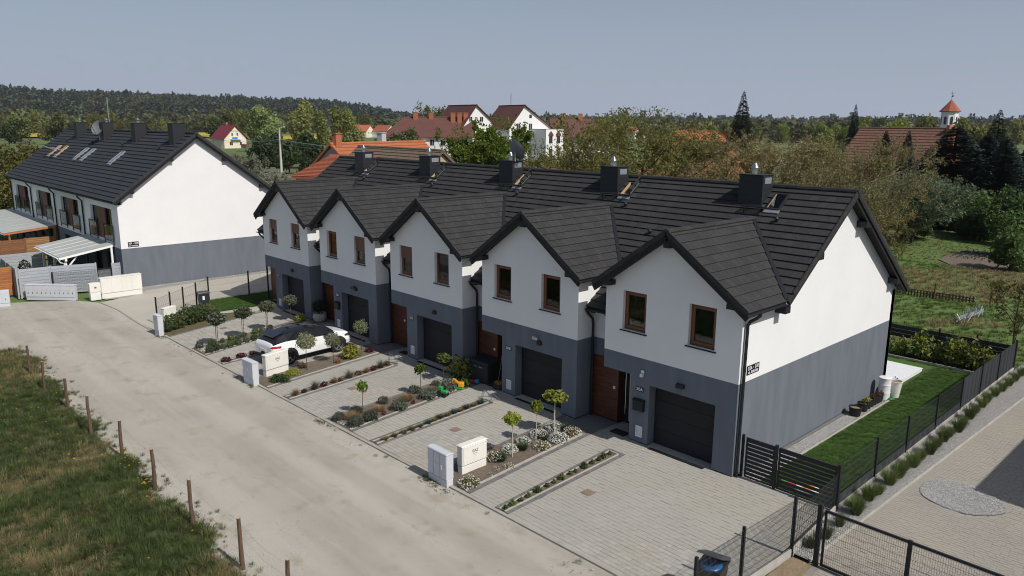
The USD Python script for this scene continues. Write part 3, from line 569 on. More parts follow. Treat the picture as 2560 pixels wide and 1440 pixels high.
    if first or last:
        x = .36 if first else -W - .36; sg = 1 if first else -1
        for s2 in (1, -1):
            ye = ry + s2 * (ry - ey)
            for i in range(14):
                ya, yb = ry + (ye - ry) * i / 14, ry + (ye - ry) * (i + .985) / 14
                obj('verge_tile', MB().bar((x - .02 * sg, ya, hr - sl * abs(ya - ry) - .03), (x - .02 * sg, yb, hr - sl * abs(yb - ry)), .05, .15, up=(0, s2 * sa, ca)), 'tile_b', t)
            obj('barge_board', MB().bar((x - .09 * sg, ry, hr - .24), (x - .09 * sg, ye - s2 * .1, hr - .24 - sl * (abs(ye - ry) - .1)), .045, .2, up=(0, s2 * sa, ca)), 'dark2', t)
            for q in ((.35, .84) if s2 > 0 else (.33, .83)):
                y = ry + s2 * q * ry; z = hr - sl * abs(y - ry); xw = 0 if sg > 0 else -W; obj('roof_bracket', MB().box(min(xw - .02 * sg, x - .1 * sg), max(xw - .02 * sg, x - .1 * sg), y - .12, y + .12, z - .5, z - .26), 'dark', t)
    obj('gutter', gutter((xr0, ey - .05, ez - .06), (xr1, ey - .05, ez - .06), .075), 'dark', t)
    px = -W + .05 if k < 3 else -W + .25
    obj('downpipe', MB().tube([(px, ey - .05, ez - .1), (px, ey, ez - .25), (px, -.09, ez - .55), (px, -.09, .05)], .055, 8), 'dark', t)
    # chimney and roof windows
    if first: cs = [(-.95, 1.0)]
    else: cs = [(-.9, 1.0)]
    for cx, cw in cs:
        a = MB().box(cx - .86, cx, ry - 1.05, ry - .25, hr - 1.2, hr + .62); c = obj('chimney', a, 'anthracite', t)
        for i in range(3): obj('chimney_panel', MB().box(cx - .875 + i * .296, cx - .875 + i * .296 + .29, ry - 1.065, ry - .24, hr - 1.0, hr + .60), 'anthracite', c)
        obj('chimney_cap', MB().box(cx - .9, cx + .03, ry - 1.09, ry - .21, hr + .62, hr + .65), 'dark', c)
        if not first: obj('flue_cap', MB().lathe([(.10, 0), (.10, .12), (.14, .14), (.09, .17), (.15, .19), (.155, .21), (.09, .3), (.04, .36), (0, .37)], (cx - .55, ry - .6, hr + .65), 14), 'steel', c, smooth=40)
    WPn = frame_pt((0, ey, ez), (1, 0, 0), (0, ca, sa), (0, -sa, ca))
    def wb(s0, s1, t0, t1, h0, h1, b): return b.hexa([WPn(s0, t0, h0), WPn(s1, t0, h0), WPn(s1, t1, h0), WPn(s0, t1, h0)], [WPn(s0, t0, h1), WPn(s1, t0, h1), WPn(s1, t1, h1), WPn(s0, t1, h1)])
    for sx in {0: [], 1: [-1.1], 2: [-.6, -2.5], 3: [-1.0, -3.2]}[k]:
        b = MB(); w_, q0, q1 = .66, 3.3, 4.6
        for (s0, s1, t0, t1) in ((0, w_, q0, q0 + .07), (0, w_, q1 - .07, q1), (0, .06, q0 + .07, q1 - .07), (w_ - .06, w_, q0 + .07, q1 - .07)): wb(sx + s0, sx + s1, t0, t1, -.02, .11, b)
        s_ = obj('roof_window', b, 'zinc' if k < 3 else 'pale_wood', t); obj('pane', wb(sx + .06, sx + w_ - .06, q0 + .07, q1 - .07, .08, .09, MB()), 'skyglass', s_)
        obj('apron', wb(sx - .04, sx + w_ + .04, q0 - .2, q0, .02, .07, MB()), 'zinc', s_)
        if k == 3: obj('open_sash', MB().hexa([WPn(sx, 3.9, .1), WPn(sx + w_, 3.9, .1), WPn(sx + w_, 3.5, .75), WPn(sx, 3.5, .75)], [WPn(sx, 3.95, .14), WPn(sx + w_, 3.95, .14), WPn(sx + w_, 3.55, .79), WPn(sx, 3.55, .79)]), 'zinc', s_)
    obj('upper_window', wb(-1.6, -1.1, 6.0, 6.7, .0, .1, MB()), 'zinc', t)
    for vx in (-2.4,): obj('vent_pipe', MB().lathe([(.06, 0), (.06, .2), (.1, .22), (.06, .3), (0, .32)], WPn(vx, 5.1, .02), 10), 'dark', t)
    return t
M['tile_b'] = mat('slate_grey_roof_tile', (.034, .037, .044), (.042, .045, .053), scale=4, rough=.8, spec=.15, piece=.08, bump=(60, .15, .003))
M['clad2'] = mat('red_brown_shutter', (.12, .032, .02), (.085, .022, .014), scale=2, rough=.55, piece=.08)
M['skyglass'] = mat('roof_window_glass', (.10, .13, .16), rough=.08)
house2_prims = [build_house2(k) for k in range(4)]
plaque(thing('street_sign', 'dark street sign reading 10F - 10N on the white gable of the left row', 'street sign'), 'plate', -4.5, 2.72, .66, .33, BXW, [('10F - 10N', .11, .18), ('ul. Szkolna', .08, .04)])
dish((BXW - 2 * BUN - 1.6, BYF + 4.0, 9.2), math.radians(-62), .62, 'grey satellite dish beside the middle chimney of the left row', .55)
obj('mast', MB().tube([(BXW - 2 * BUN - 2.2, BYF + 5.1, 9.6), (BXW - 2 * BUN - 2.2, BYF + 5.1, 12.6)], .03, 6), 'zinc', label='thin aerial mast behind the dish on the left row roof', cat='mast')

# ---------------------------------------------------------------- ground, hills, road
def terrain(x, y):
    dx, dy = x - CAM[0], y - CAM[1]; d = np.hypot(dx, dy); az = np.degrees(np.arctan2(-dx, dy))       # degrees left of +y
    st = lambda a, b, v: np.clip((v - a) / (b - a), 0, 1) ** 2 * (3 - 2 * np.clip((v - a) / (b - a), 0, 1))
    left = st(50, 62, az) * (1 + .15 * st(66, 84, az)); hill = left * st(850, 1750, d) * 40
    far = st(1500, 3200, d) * 9
    n = meshkit.fbm(np.stack([x / 260., y / 260., np.zeros_like(x)], -1), 3, 5) - .5
    return hill + far + n * 16 * st(500, 1300, d) * (.35 + left) - .06
rs = np.concatenate([[0], np.geomspace(6, 9000, 90)]); az = np.radians(np.arange(0, 360, 2.0))
A, Rr = np.meshgrid(az, rs, indexing='ij'); gx, gy = CAM[0] + Rr * np.sin(A), CAM[1] + Rr * np.cos(A); gz = terrain(gx, gy)
na, nr = A.shape; ii, jj = np.meshgrid(np.arange(na), np.arange(nr - 1), indexing='ij'); ii, jj = ii.ravel(), jj.ravel(); kk = (ii + 1) % na
gf = np.stack([ii * nr + jj, ii * nr + jj + 1, kk * nr + jj + 1, kk * nr + jj], 1)
M['ground'] = mat('meadow_ground', (.070, .125, .022), (.095, .135, .034), scale=.05, detail=8, rough=1.0, bump=(3, .5, .08), c3=(.10, .092, .05), scale3=.02)
struct('ground', (np.stack([gx.ravel(), gy.ravel(), gz.ravel()], 1), gf[:, ::-1]), 'ground', smooth=True)

def sheet(name, pts, z, material, parent=None, cell=None, noise=0.0, kind='structure'):
    pg = pts if isinstance(pts, Polygon) else Polygon(pts); v, f = trimesh.creation.triangulate_polygon(pg, engine='earcut')
    v3 = np.c_[v, np.full(len(v), z)]
    if cell:
        tm_ = trimesh.Trimesh(v3, f, process=False)
        vv, ff = trimesh.remesh.subdivide_to_size(tm_.vertices, tm_.faces, cell, max_iter=12); v3, f = vv, ff
        v3[:, 2] += noise * (meshkit.fbm(np.c_[v3[:, :2] * 1.7, np.zeros(len(v3))], 4, 3) - .5)
    return obj(name, (v3, f), material, parent, smooth=bool(cell), kind=kind if parent is None else None)
# gravel road with worn tracks, speckle of stones and brown dirt along the kerb
def road_material():
    n = {'g': ('geometry', {}), 'p': ('principled_bsdf', {'roughness': .97}),
         'n1': ('noise_texture', {'scale': .35, 'detail': 5.0, 'roughness': .6}), 'r1': ('map_range', {'from_min': .35, 'from_max': .65, 'clamp': True}), 'm1': ('mix_color', {'a': (.315, .292, .25), 'b': (.375, .35, .302)}),
         'n2': ('noise_texture', {'scale': 45.0, 'detail': 2.0}), 'r2': ('map_range', {'from_min': .3, 'from_max': .7, 'to_min': .62, 'to_max': 1.22, 'clamp': True}), 'hv': ('hsv', {}),
         'mp': ('mapping', {'scale': (.06, .9, 1)}), 'n3': ('noise_texture', {'scale': 1.0, 'detail': 4.0}), 'r3': ('map_range', {'from_min': .44, 'from_max': .62, 'to_max': .6, 'clamp': True}), 'm3': ('mix_color', {'b': (.45, .425, .375)}),
         'n5': ('noise_texture', {'scale': .9, 'detail': 7.0, 'roughness': .7}), 'r5': ('map_range', {'from_min': .54, 'from_max': .68, 'to_max': .7, 'clamp': True}), 'm5': ('mix_color', {'b': (.265, .225, .165)}),
         'v': ('voronoi_texture', {'scale': 7.0}), 'rv': ('map_range', {'from_min': .10, 'from_max': .22, 'to_min': 1.0, 'to_max': 0.0, 'clamp': True}), 'vm': ('math', {'math_type': 'multiply'}), 'mv': ('mix_color', {'b': (.20, .19, .18)}),
         'n6': ('noise_texture', {'scale': .5, 'detail': 3.0}), 'r6': ('map_range', {'from_min': .5, 'from_max': .62, 'clamp': True}),
         'b': ('bump', {'strength': .5, 'distance': .02}), 'ad': ('math', {'math_type': 'add'})}
    l = [('g.position', 'n1.vector'), ('n1.fac', 'r1.value'), ('r1.result', 'm1.fac'), ('g.position', 'n2.vector'), ('n2.fac', 'r2.value'), ('g.position', 'mp.vector'), ('mp.vector', 'n3.vector'), ('n3.fac', 'r3.value'), ('r3.result', 'm3.fac'), ('m1.result', 'm3.a'),
         ('g.position', 'n5.vector'), ('n5.fac', 'r5.value'), ('r5.result', 'm5.fac'), ('m3.result', 'm5.a'), ('g.position', 'v.vector'), ('v.distance', 'rv.value'), ('g.position', 'n6.vector'), ('n6.fac', 'r6.value'), ('rv.result', 'vm.value1'), ('r6.result', 'vm.value2'), ('vm.value', 'mv.fac'), ('m5.result', 'mv.a'),
         ('mv.result', 'hv.color'), ('r2.result', 'hv.value'), ('hv.color', 'p.base_color'), ('n2.fac', 'b.height'), ('b.normal', 'p.normal')]
    return usdkit.material(stage, LK + 'gravel_road_surface', n, l, surface='p.BSDF')
M['road'] = road_material()
rng = np.random.default_rng(7)
ex = np.arange(-30.5, 14, .35); ey = -13.1 + .22 * np.cumsum(rng.normal(0, .35, len(ex))) * .25 + .18 * np.sin(ex * 1.3) + .12 * np.sin(ex * 3.1)
GRASS_EDGE = np.c_[ex, ey]
road_pg = [(14, -6.62)] + [(3.4, -6.72), (-28.0, -7.05), (-31.7, -7.25), (-35.6, -7.1), (-38.3, -7.3), (-39.9, -8.2), (-41.2, -10.2), (-42.5, -12.4), (-44, -15), (-52, -30), (-35, -33), (-30.6, -16.5)] + [tuple(q) for q in GRASS_EDGE]
sheet('gravel_road', road_pg, 0.0, 'road', cell=1.0, noise=.03)
side = [(-28.4, -7.0), (-31.7, -7.2), (-35.6, -7.05), (-38.3, -7.25), (-39.0, -5.2), (-40.0, -4.2), (-40.6, 1), (-40.6, 30), (-33.9, 30), (-33.9, -1.9), (-34.6, -2.4), (-31.3, -5.5), (-30.2, -6.2)]
M['lane'] = mat('pale_side_road', (.365, .34, .295), (.40, .372, .325), scale=.5, rough=.95, bump=(30, .3, .005), stretch=(1, .35, 1))
sheet('side_road', side, .012, 'lane')
sheet('gravel_margin', [(-41.3, -4.9), (-38.9, -6.9), (-38.6, -5.6), (-40.0, -4.1), (-40.62, 1), (-40.62, 20), (-41.3, 20)], .016, 'gravelbase')
b = MB()
kp = [(-38.3, -7.28), (-35.6, -7.08), (-31.7, -7.23), (-28.9, -7.2)]
for p, q in zip(kp[:-1], kp[1:]): b.bar((*p, .01), (*q, .01), .10, .05)
struct('side_road_kerb', b, 'kerb')
kb = struct('kerb', MB().box(-28.2, -28.1, -7.13, -7.0, 0, .05), 'kerb')
xs = np.linspace(3.3, -28.1, 33)
for x1, x0 in zip(xs[:-1], xs[1:]):
    yk = lambda x: -6.73 - .0125 * max(0, -x)
    obj('kerb_stone', MB().hexa([(x0 + .006, yk(x0) - .06, -.05), (x1 - .006, yk(x1) - .06, -.05), (x1 - .006, yk(x1) + .06, -.05), (x0 + .006, yk(x0) + .06, -.05)], [(x0 + .006, yk(x0) - .05, .05), (x1 - .006, yk(x1) - .05, .05), (x1 - .006, yk(x1) + .05, .055), (x0 + .006, yk(x0) + .05, .055)]), 'kerb', kb)

Q = Polygon
# ---------------------------------------------------------------- front yards: pavers, edgings, beds
def pavers(poly, rowh, lens, seed, along='x', z0=.0, th=.022, jig=.0025, gap=.004):
    """paving stones in courses: small chamfered plates with uneven height"""
    r = np.random.default_rng(seed); out = []; x0, y0, x1, y1 = poly.bounds; pr = prep(poly)
    if along == 'y': x0, y0, x1, y1 = y0, x0, y1, x1
    y = y0
    while y < y1:
        x = x0 - r.uniform(0, .2)
        while x < x1:
            L = float(r.choice(lens)); a, c, d, e = x + gap, x + L - gap, y + gap, y + rowh - gap
            c_ = sbox(a, d, c, e) if along == 'x' else sbox(d, a, e, c)
            qs = [c_] if pr.contains(c_) else (([q for q in getattr(c_.intersection(poly), 'geoms', [c_.intersection(poly)]) if q.geom_type == 'Polygon' and q.area > .003]) if pr.intersects(c_) else [])
            h = z0 + th + r.normal(0, jig); tx, ty = r.normal(0, .010, 2)
            for q in qs:
                xy = np.array(q.exterior.coords)[:-1]
                if not q.exterior.is_ccw: xy = xy[::-1]
                m = xy.mean(0); n = len(xy); inn = m + (xy - m) * .94
                hz = h + (xy - m) @ np.array([tx, ty])
                v = np.vstack([np.c_[inn, hz], np.c_[xy, hz - .006]]); f = [(0, i, i + 1) for i in range(1, n - 1)]
                for i in range(n): k = (i + 1) % n; f += [(i, n + i, n + k), (i, n + k, k)]
                out.append((v, np.array(f), np.array([m[0], m[1], h])))
            x += L
        y += rowh
    return out
sheet('front_yard', Q([(3.15, -6.72), (-28.1, -7.08), (-30.9, -6.2), (-31.4, -4), (-31.0, .9), (-.3, .9), (-.3, .0), (3.15, .15)]), .004, 'sandjoint')
def slab(name, poly, z, material, parent=None): return sheet(name, poly, z, material, parent)
yards = [   # drive, path
 (Q([(-3.04, -6.70), (3.13, -6.68), (3.13, .22), (-.02, .22), (-.02, -.0), (-3.72, -.0), (-3.72, 1.12), (-5.15, 1.12), (-5.22, -.75), (-4.68, -6.68), (-3.61, -6.68), (-3.99, -1.12), (-3.29, -1.12)]), 'near'),
 (Q([(-9.44, -6.72), (-6.55, -6.72), (-7.03, -.35), (-6.52, -.02), (-10.2, .0), (-10.2, 1.12), (-11.7, 1.12), (-11.80, -.7), (-11.02, -6.72), (-9.98, -6.72), (-10.36, -1.1), (-9.80, -1.1)]), 'second'),
 (Q([(-15.39, -6.86), (-12.80, -6.80), (-13.25, -1.69), (-13.4, -.0), (-16.7, .0), (-16.7, 1.12), (-18.2, 1.12), (-18.2, -.6), (-17.22, -6.88), (-15.98, -6.87), (-16.92, -1.15), (-16.16, -1.15)]), 'middle'),
 (Q([(-21.54, -6.92), (-18.95, -6.88), (-19.75, -.6), (-19.55, -.0), (-23.2, .0), (-23.2, 1.12), (-24.7, 1.12), (-25.1, -1.2), (-23.38, -6.94), (-22.12, -6.92), (-23.05, -1.1), (-22.5, -1.1)]), 'fourth'),
 (Q([(-27.78, -7.0), (-25.03, -6.96), (-26.6, -.2), (-26.05, -.0), (-29.7, .0), (-29.7, 1.12), (-31.0, 1.12), (-31.0, -.75), (-29.55, -1.2)]), 'far')]
driveways = []
for k, (pg, nm) in enumerate(yards):
    d = struct('driveway', (lambda vf: (np.c_[vf[0], np.full(len(vf[0]), .012)], vf[1]))(trimesh.creation.triangulate_polygon(pg, engine='earcut')), 'sandjoint'); driveways.append(d)
    big = k < 3
    place_pieces(pavers(pg, .16 if big else .32, (.12, .16, .2, .24) if big else (.3, .4), 11 + k), 'paver', 'paver', d, limit=300, rest='paver_field')
def garage_apron(k):
    x = -6.5 * k; pg = sbox(x - 3.24, .0, x - .74, .36); d = driveways[k]
    obj('apron', MB().box(x - 3.24, x - .74, .012, .385, .0, .03), 'concrete', d)
    a = obj('drain_channel', MB().box(x - 3.06, x - .93, -.21, -.07, .03, .038), 'black', d)
    b = MB()
    for i in range(50): b.box(x - 3.05 + i * .0422, x - 3.05 + i * .0422 + .014, -.2, -.08, .038, .044)
    obj('drain_grating', b, 'dark', a)
for k in range(5): garage_apron(k)
for k, (x, y) in enumerate([(-2.37, -4.05), (-8.70, -3.93), (-14.91, -4.29), None or (-21.0, -4.2), (-27.60, -4.28)]):
    if k == 3: continue
    c = obj('manhole_cover', MB().box(x - .17, x + .17, y - .17, y + .17, .02, .034), 'rust_cover', driveways[k]); obj('manhole_lid', MB().lathe([(.14, .034), (.14, .04), (.11, .0425), (.10, .040), (.03, .040), (0, .042)], (x, y, 0), 20), 'rust_cover', c)
# edging bands of dark stones and pale thin kerb round each bed / strip
def edging(name, line, w, parent, single, seed=0, z=.018):
    r = np.random.default_rng(seed); pts = np.asarray(line, float); allb = MB()
    for p, q in zip(pts[:-1], pts[1:]):
        L = np.linalg.norm(q - p); n = max(1, int(round(L / .2))); d = (q - p) / L
        for i in range(n):
            a, c = p + d * (L * i / n + .004), p + d * (L * (i + 1) / n - .004); h = z + .014 + r.normal(0, .002)
            b = MB() if single else allb; b.bar((*a, h - .02), (*c, h - .02), w - .006, .04)
            if single: obj('edging_stone', b, 'paver_dark', parent)
    if not single: obj('edging_stones', allb, 'paver_dark', parent, kind='stuff')
def thin_kerb(line, parent, w=.05, z=.05):
    b = MB(); pts = np.asarray(line, float)
    for p, q in zip(pts[:-1], pts[1:]): b.bar((*p, z - .03), (*q, z - .03), w, .07)
    obj('thin_kerb', b, 'concrete', parent)
def bed(name, poly, mtl='soil', z=.03): return sheet(name, Q(poly), z, mtl, cell=.18, noise=.05)
# narrow strips (soil inside), nearest first
strips = [((-3.40, -6.64), (-3.24, -6.64), (-3.46, -1.33), (-3.78, -1.33)), ((-9.78, -6.68), (-9.60, -6.68), (-9.97, -1.28), (-10.2, -1.28)), ((-15.82, -6.80), (-15.55, -6.8), (-16.32, -1.35), (-16.76, -1.33)), ((-21.96, -6.86), (-21.70, -6.86), (-22.66, -1.3), (-22.92, -1.3))]
for k, s in enumerate(strips):
    p = bed('planted_strip', s, 'soil'); o = np.array(s); c = o.mean(0)
    out = [o[0] + (-.13, -.02), o[3] + (-.13, .14), o[2] + (.13, .14), o[1] + (.13, -.02)]; inn = [o[0] + (-.03, 0), o[3] + (-.03, .03), o[2] + (.03, .03), o[1] + (.03, 0)]
    edging('edging', out, .15, p, k < 2, k); thin_kerb(inn, p)
beds = [
 dict(p=[(-4.98, -6.64), (-5.38, -.92), (-6.86, -.92), (-6.72, -4.0), (-6.45, -6.64)], e=[[(-4.80, -6.66), (-5.28, -.1), (-5.34, .84)], [(-6.58, -4.0), (-6.98, -.25), (-7.0, -.02)], ], t=[[(-4.93, -6.64), (-5.40, -.88)]], m='soil'),
 dict(p=[(-11.27, -6.70), (-11.98, -.75), (-13.0, -.3), (-13.1, -1.69), (-12.58, -6.72)], e=[[(-11.12, -6.72), (-11.92, -.1)], [(-12.68, -6.72), (-13.16, -1.6)]], t=[[(-11.22, -6.7), (-12.0, -.7)]], m='soil'),
 dict(p=[(-17.45, -6.82), (-18.4, -.75), (-19.45, -.75), (-19.2, -4.0), (-18.72, -6.8)], e=[[(-17.32, -6.84), (-18.27, -.5)], [(-18.83, -6.8), (-19.6, -.7)]], t=[[(-17.41, -6.82), (-18.42, -.7)]], m='soil'),
 dict(p=[(-23.6, -6.9), (-25.2, -1.4), (-26.4, -.6), (-24.85, -6.92)], e=[[(-23.48, -6.92), (-25.15, -1.2)], [(-24.96, -6.92), (-26.6, -.5)]], t=[[(-23.56, -6.9), (-25.2, -1.3)]], m='soil'),
 dict(p=[(-27.9, -6.98), (-29.6, -1.5), (-30.5, -1.6), (-30.9, -4.9), (-29.9, -6.4), (-28.5, -7.0)], e=[[(-27.83, -6.98), (-29.6, -1.2)]], t=[], m='soil_grass')]
bed_prims = []
for k, d in enumerate(beds):
    p = bed('flower_bed', d['p'], d['m']); bed_prims.append(p)
    for i, e in enumerate(d['e']): edging('edging', e, .16, p, k < 1, 20 + k * 3 + i)
    for t in d['t']: thin_kerb(t, p)
# crushed stone in front of each recess
for k in range(1, 4):
    x = -6.5 * (k - 1)
    pg = Q([(x - 5.42, -.86), (x - 5.42, .86), (x - 6.48, .86), (x - 6.48, -.02), (x - 6.95, -.02), (x - 6.9, -.86)])
    sheet('crushed_stone', pg, .028, 'crushed', cell=.2, noise=.02)
# pale curved path and small lawn beside the far house
cp = [(-29.9, -1.3), (-30.6, -2.4), (-31.0, -3.6), (-31.2, -5.0), (-31.6, -5.1), (-31.75, -4.4), (-31.3, -2.9), (-31.1, -1.4), (-31.1, .7), (-32.3, .7), (-32.3, 1.1), (-30.0, 1.1)]
sheet('pale_path', cp, .02, 'concrete')
M['lawn'] = mat('mown_lawn', (.044, .098, .012), (.058, .118, .017), scale=.7, detail=6, rough=1, bump=(60, .8, .02), c3=(.055, .075, .022), scale3=.5)
lawn2 = Q([(-31.65, -4.5), (-34.5, -2.2), (-34.55, 2.2), (-34.5, 12), (-32.5, 12), (-32.3, .75), (-31.1, .6), (-31.2, -1.4), (-31.35, -2.9), (-31.7, -4.1)])
ef = thing('panel_fence', 'wire panel fence with dark posts between the small lawn and the side road', 'fence')
eps = [(-30.75, -6.55), (-31.63, -5.51), (-32.44, -4.5), (-33.16, -3.49), (-34.47, -2.24), (-34.63, .39), (-34.6, 3.0), (-34.6, 5.6)]
for x, y in eps: obj('post', MB().box(x - .035, x + .035, y - .035, y + .035, -.05, 1.52), 'dark', ef)
def e_panel(p, q):
    p, q = np.array(p), np.array(q); L_ = np.linalg.norm(q - p); n = int(L_ / .06); b = MB()
    for i in range(n + 1): a = p + (q - p) * i / n; b.box(a[0] - .002, a[0] + .002, a[1] - .002, a[1] + .002, .05, 1.42)
    for z in (.08, .5, .9, 1.38): b.bar((*p, z), (*q, z), .007, .007)
    obj('wire_panel', b, 'wire', ef)
for p, q in zip(eps[:-1], eps[1:]): e_panel(p, q)
sheet('small_lawn', lawn2, .018, 'lawn', cell=.5, noise=.03)
# ---------------------------------------------------------------- right side: lawn, gravel, deck, fences, neighbour's yard
sheet('side_lawn', Q([(.72, .35), (3.0, .35), (2.98, 17.0), (-1.5, 17.0), (-1.5, 15.8), (.28, 15.6), (.28, 12.6), (.72, 11.5)]), .02, 'lawn', cell=.4, noise=.03)
sheet('back_lawn', Q([(2.9, 17.0), (2.9, 19.0), (-34, 19.0), (-34, 12.2), (-1.5, 12.2), (-1.5, 17.0)]), .012, 'lawn', cell=1.0, noise=.03)
gs = sheet('gravel_strip', Q([(.14, .3), (.66, .3), (.66, 11.6), (.14, 11.6)]), .02, 'gravelbase', cell=.2, noise=.02)
obj('thin_kerb', MB().box(.66, .72, .3, 11.6, -.02, .055), 'concrete', gs); obj('wall_base_strip', MB().box(.02, .14, .35, 11.9, 0, .05), 'paver_dark', gs)
dk = thing('wooden_deck', 'white painted timber deck behind the near gable wall', 'deck', (0, 0, 0))
M['deck'] = mat('white_deck_paint', (.74, .75, .77), (.66, .67, .69), scale=2, rough=.6, stretch=(1, 8, 1))
for i in range(27):
    y = 12.2 + i * .128; obj('deck_board', MB().box(-6.4, .24 if i < 26 else .24, y, y + .121, .14, .175), 'deck', dk)
obj('deck_frame', MB().box(.18, .22, 12.2, 15.64, .02, .14).box(-6.4, .18, 15.58, 15.62, .02, .14), 'deck', dk)

def posts_fence(t, pts, h, w=.06, cap=True):
    for x, y in pts: obj('post', MB().box(x - w / 2, x + w / 2, y - w / 2, y + w / 2, -.05, h), 'dark', t)
def wire_panel(t, p, q, z0, z1, step=.05, rows=None, thick=.0045, single_rows=True):
    p, q = np.array(p, float), np.array(q, float); L = np.linalg.norm(q - p); d = (q - p) / L; n = max(1, int(L / step)); b = MB(); nn = np.array([-d[1], d[0]])
    rows = rows if rows is not None else list(np.arange(z0 + .02, z1 - .02, .2)) + [z1 - .03]
    for i in range(n + 1):
        a = p + d * L * i / n; b.box(a[0] - thick / 2, a[0] + thick / 2, a[1] - thick / 2, a[1] + thick / 2, z0, z1)
    for z in rows: b.bar((*(p + nn * .006), z), (*(q + nn * .006), z), thick * 1.3, thick * 1.3)
    return obj('wire_panel', b, 'wire', t)
# fence between lawn and neighbour, with plastic strips woven in
sf = thing('panel_fence', 'long dark wire panel fence between the side lawn and the neighbour\'s gravel bed', 'fence', group=None)
sp = [(3.10, .42), (3.07, 3.11), (3.06, 5.70), (3.02, 8.6), (3.0, 11.4), (2.97, 13.9), (2.95, 16.4), (2.93, 18.95)]
posts_fence(sf, sp, 1.42)
M['slatgrey'] = mat('grey_privacy_strip', (.075, .082, .095), (.06, .066, .078), scale=5, rough=.6, piece=.12)
M['slatdark'] = mat('dark_privacy_strip', (.014, .016, .022), rough=.55, piece=.1)
for i, (p, q) in enumerate(zip(sp[:-1], sp[1:])):
    wire_panel(sf, p, q, .12, 1.36, step=.06)
    n = int((q[1] - p[1]) / .07); top = 1.34 if i >= 4 else .40
    for j in range(n):
        y0 = p[1] + .04 + (q[1] - p[1] - .06) * j / n; xx = p[0] + (q[0] - p[0]) * j / n - .012
        if i >= 4:
            if (i, j) in ((5, 20), (6, 8)): continue
            obj('privacy_strip', MB().box(xx - .003, xx + .003, y0, y0 + .052, .12, 1.34), 'slatgrey', sf)
        else: obj('privacy_strip', MB().box(xx - .003, xx + .003, y0, y0 + .052, .12, .42), 'slatgrey', sf)
    obj('base_board', MB().box(p[0] - .025, p[0] + .025, p[1] + .03, q[1] - .03, -.03, .13), 'concrete', sf)
bf = thing('panel_fence', 'dark strip fence across the back garden in front of the meadow', 'fence')
bp = [(2.93, 19.05), (1.35, 19.05), (-.25, 19.03), (-2.75, 19.03), (-5.25, 19.03), (-7.75, 19.03), (-10.25, 19.03)]
posts_fence(bf, bp, 1.30)
for i, (p, q) in enumerate(zip(bp[:-1], bp[1:])):
    wire_panel(bf, q, p, .05, 1.2, step=.06)
    for z in (.52, .72, .92): obj('privacy_strip', MB().box(q[0], p[0], 19.015, 19.03, z, z + .185), 'slatdark', bf)
# slatted gate from the house corner to the fence
def slat_gate(name, label, x0, x1, y, z0, z1, n):
    g = thing(name, label, 'gate', (0, 0, 0)); obj('frame', ring(x0, x1, z0, z1, .045, y - .02, y + .02), 'dark', g)
    hgt = (z1 - z0 - .1) / n
    for i in range(n): obj('slat', MB().box(x0 + .045, x1 - .045, y - .012, y + .012, z0 + .06 + i * hgt + hgt * .22, z0 + .06 + i * hgt + hgt * .95), 'dark', g)
    return g
g1 = slat_gate('slatted_gate', 'narrow slatted metal wicket gate beside the corner of house 10A', .26, 1.20, .27, .06, 1.36, 9)
obj('gate_post', MB().box(.12, .19, .235, .305, 0, 1.42), 'dark', g1); obj('gate_post', MB().box(1.23, 1.31, .19, .27, 0, 1.44), 'dark', g1); obj('handle', MB().box(1.08, 1.2, .2, .25, .92, .96), 'steel', g1)
g2 = slat_gate('slatted_gate', 'wide slatted metal gate panel between the wicket gate and the side fence', 1.34, 3.08, .25, .06, 1.38, 9)
obj('gate_post', MB().box(3.11, 3.19, .2, .28, 0, 1.46), 'dark', g2)
struct('gate_sill', MB().box(.1, 3.2, .17, .33, -.02, .028), 'concrete')
for i, (x, c, sz) in enumerate([(1.55, (.05, .35, .08), (.62, .42, .14)), (2.05, (.7, .7, .68), (.7, .4, .16))]):
    bg = thing('soil_bag', ['green and red plastic soil bag lying behind the slatted gate', 'white plastic soil bag lying behind the slatted gate'][i], 'bag', (x, .75, .03), .1 + .3 * i)
    mtm = trimesh.creation.icosphere(2); v = mtm.vertices.copy(); v = np.sign(v) * np.abs(v) ** .5; v = v * np.array(sz) * (.5, .5, .5); v[:, 2] += sz[2] / 2 + .02 * meshkit.noise(v * 9); M['bag%d' % i] = mat(['green_plastic_bag', 'white_plastic_bag'][i], c, rough=.4)
    obj('bag_body', (v, np.array(mtm.faces)), 'bag%d' % i, bg, smooth=True)
    M['bagp%d' % i] = mat(['red_print', 'orange_print'][i], [(.5, .03, .02), (.7, .2, .05)][i], rough=.45); w = v[(np.array(mtm.vertices)[:, 2] > .55)]
    obj('print', MB().box(-.12, .2, -.15, .15, sz[2] + .006, sz[2] + .014), 'bagp%d' % i, bg)
# wire fence between the near driveway and the neighbour
nf = thing('panel_fence', 'black wire panel fence along the near driveway, running to the road', 'fence')
nps = [(3.36, -2.82), (3.24, -5.1), (3.20, -7.0)]
posts_fence(nf, nps, 1.66, .065)
for p, q in zip(nps[:-1], nps[1:]): wire_panel(nf, p, q, .22, 1.58, step=.05, thick=.005); obj('base_board', MB().bar((*p, .1), (*q, .1), .06, .24), 'concrete', nf)
wire_panel(nf, nps[0], (3.92, -2.80), .1, 1.58, step=.05, thick=.005)
wire_panel(nf, nps[0], (3.14, .2), .22, 1.2, step=.05, thick=.0045); obj('base_board', MB().bar((3.36, -2.8, .1), (3.14, .2, .1), .06, .24), 'concrete', nf)
gg = thing('wire_gate', 'wide black wire mesh driveway gate of the neighbour', 'gate')
obj('gate_post', MB().box(3.93, 4.03, -2.83, -2.73, -.05, 1.68), 'dark', gg)
gx0, gx1, gy_ = 4.09, 8.3, -2.75
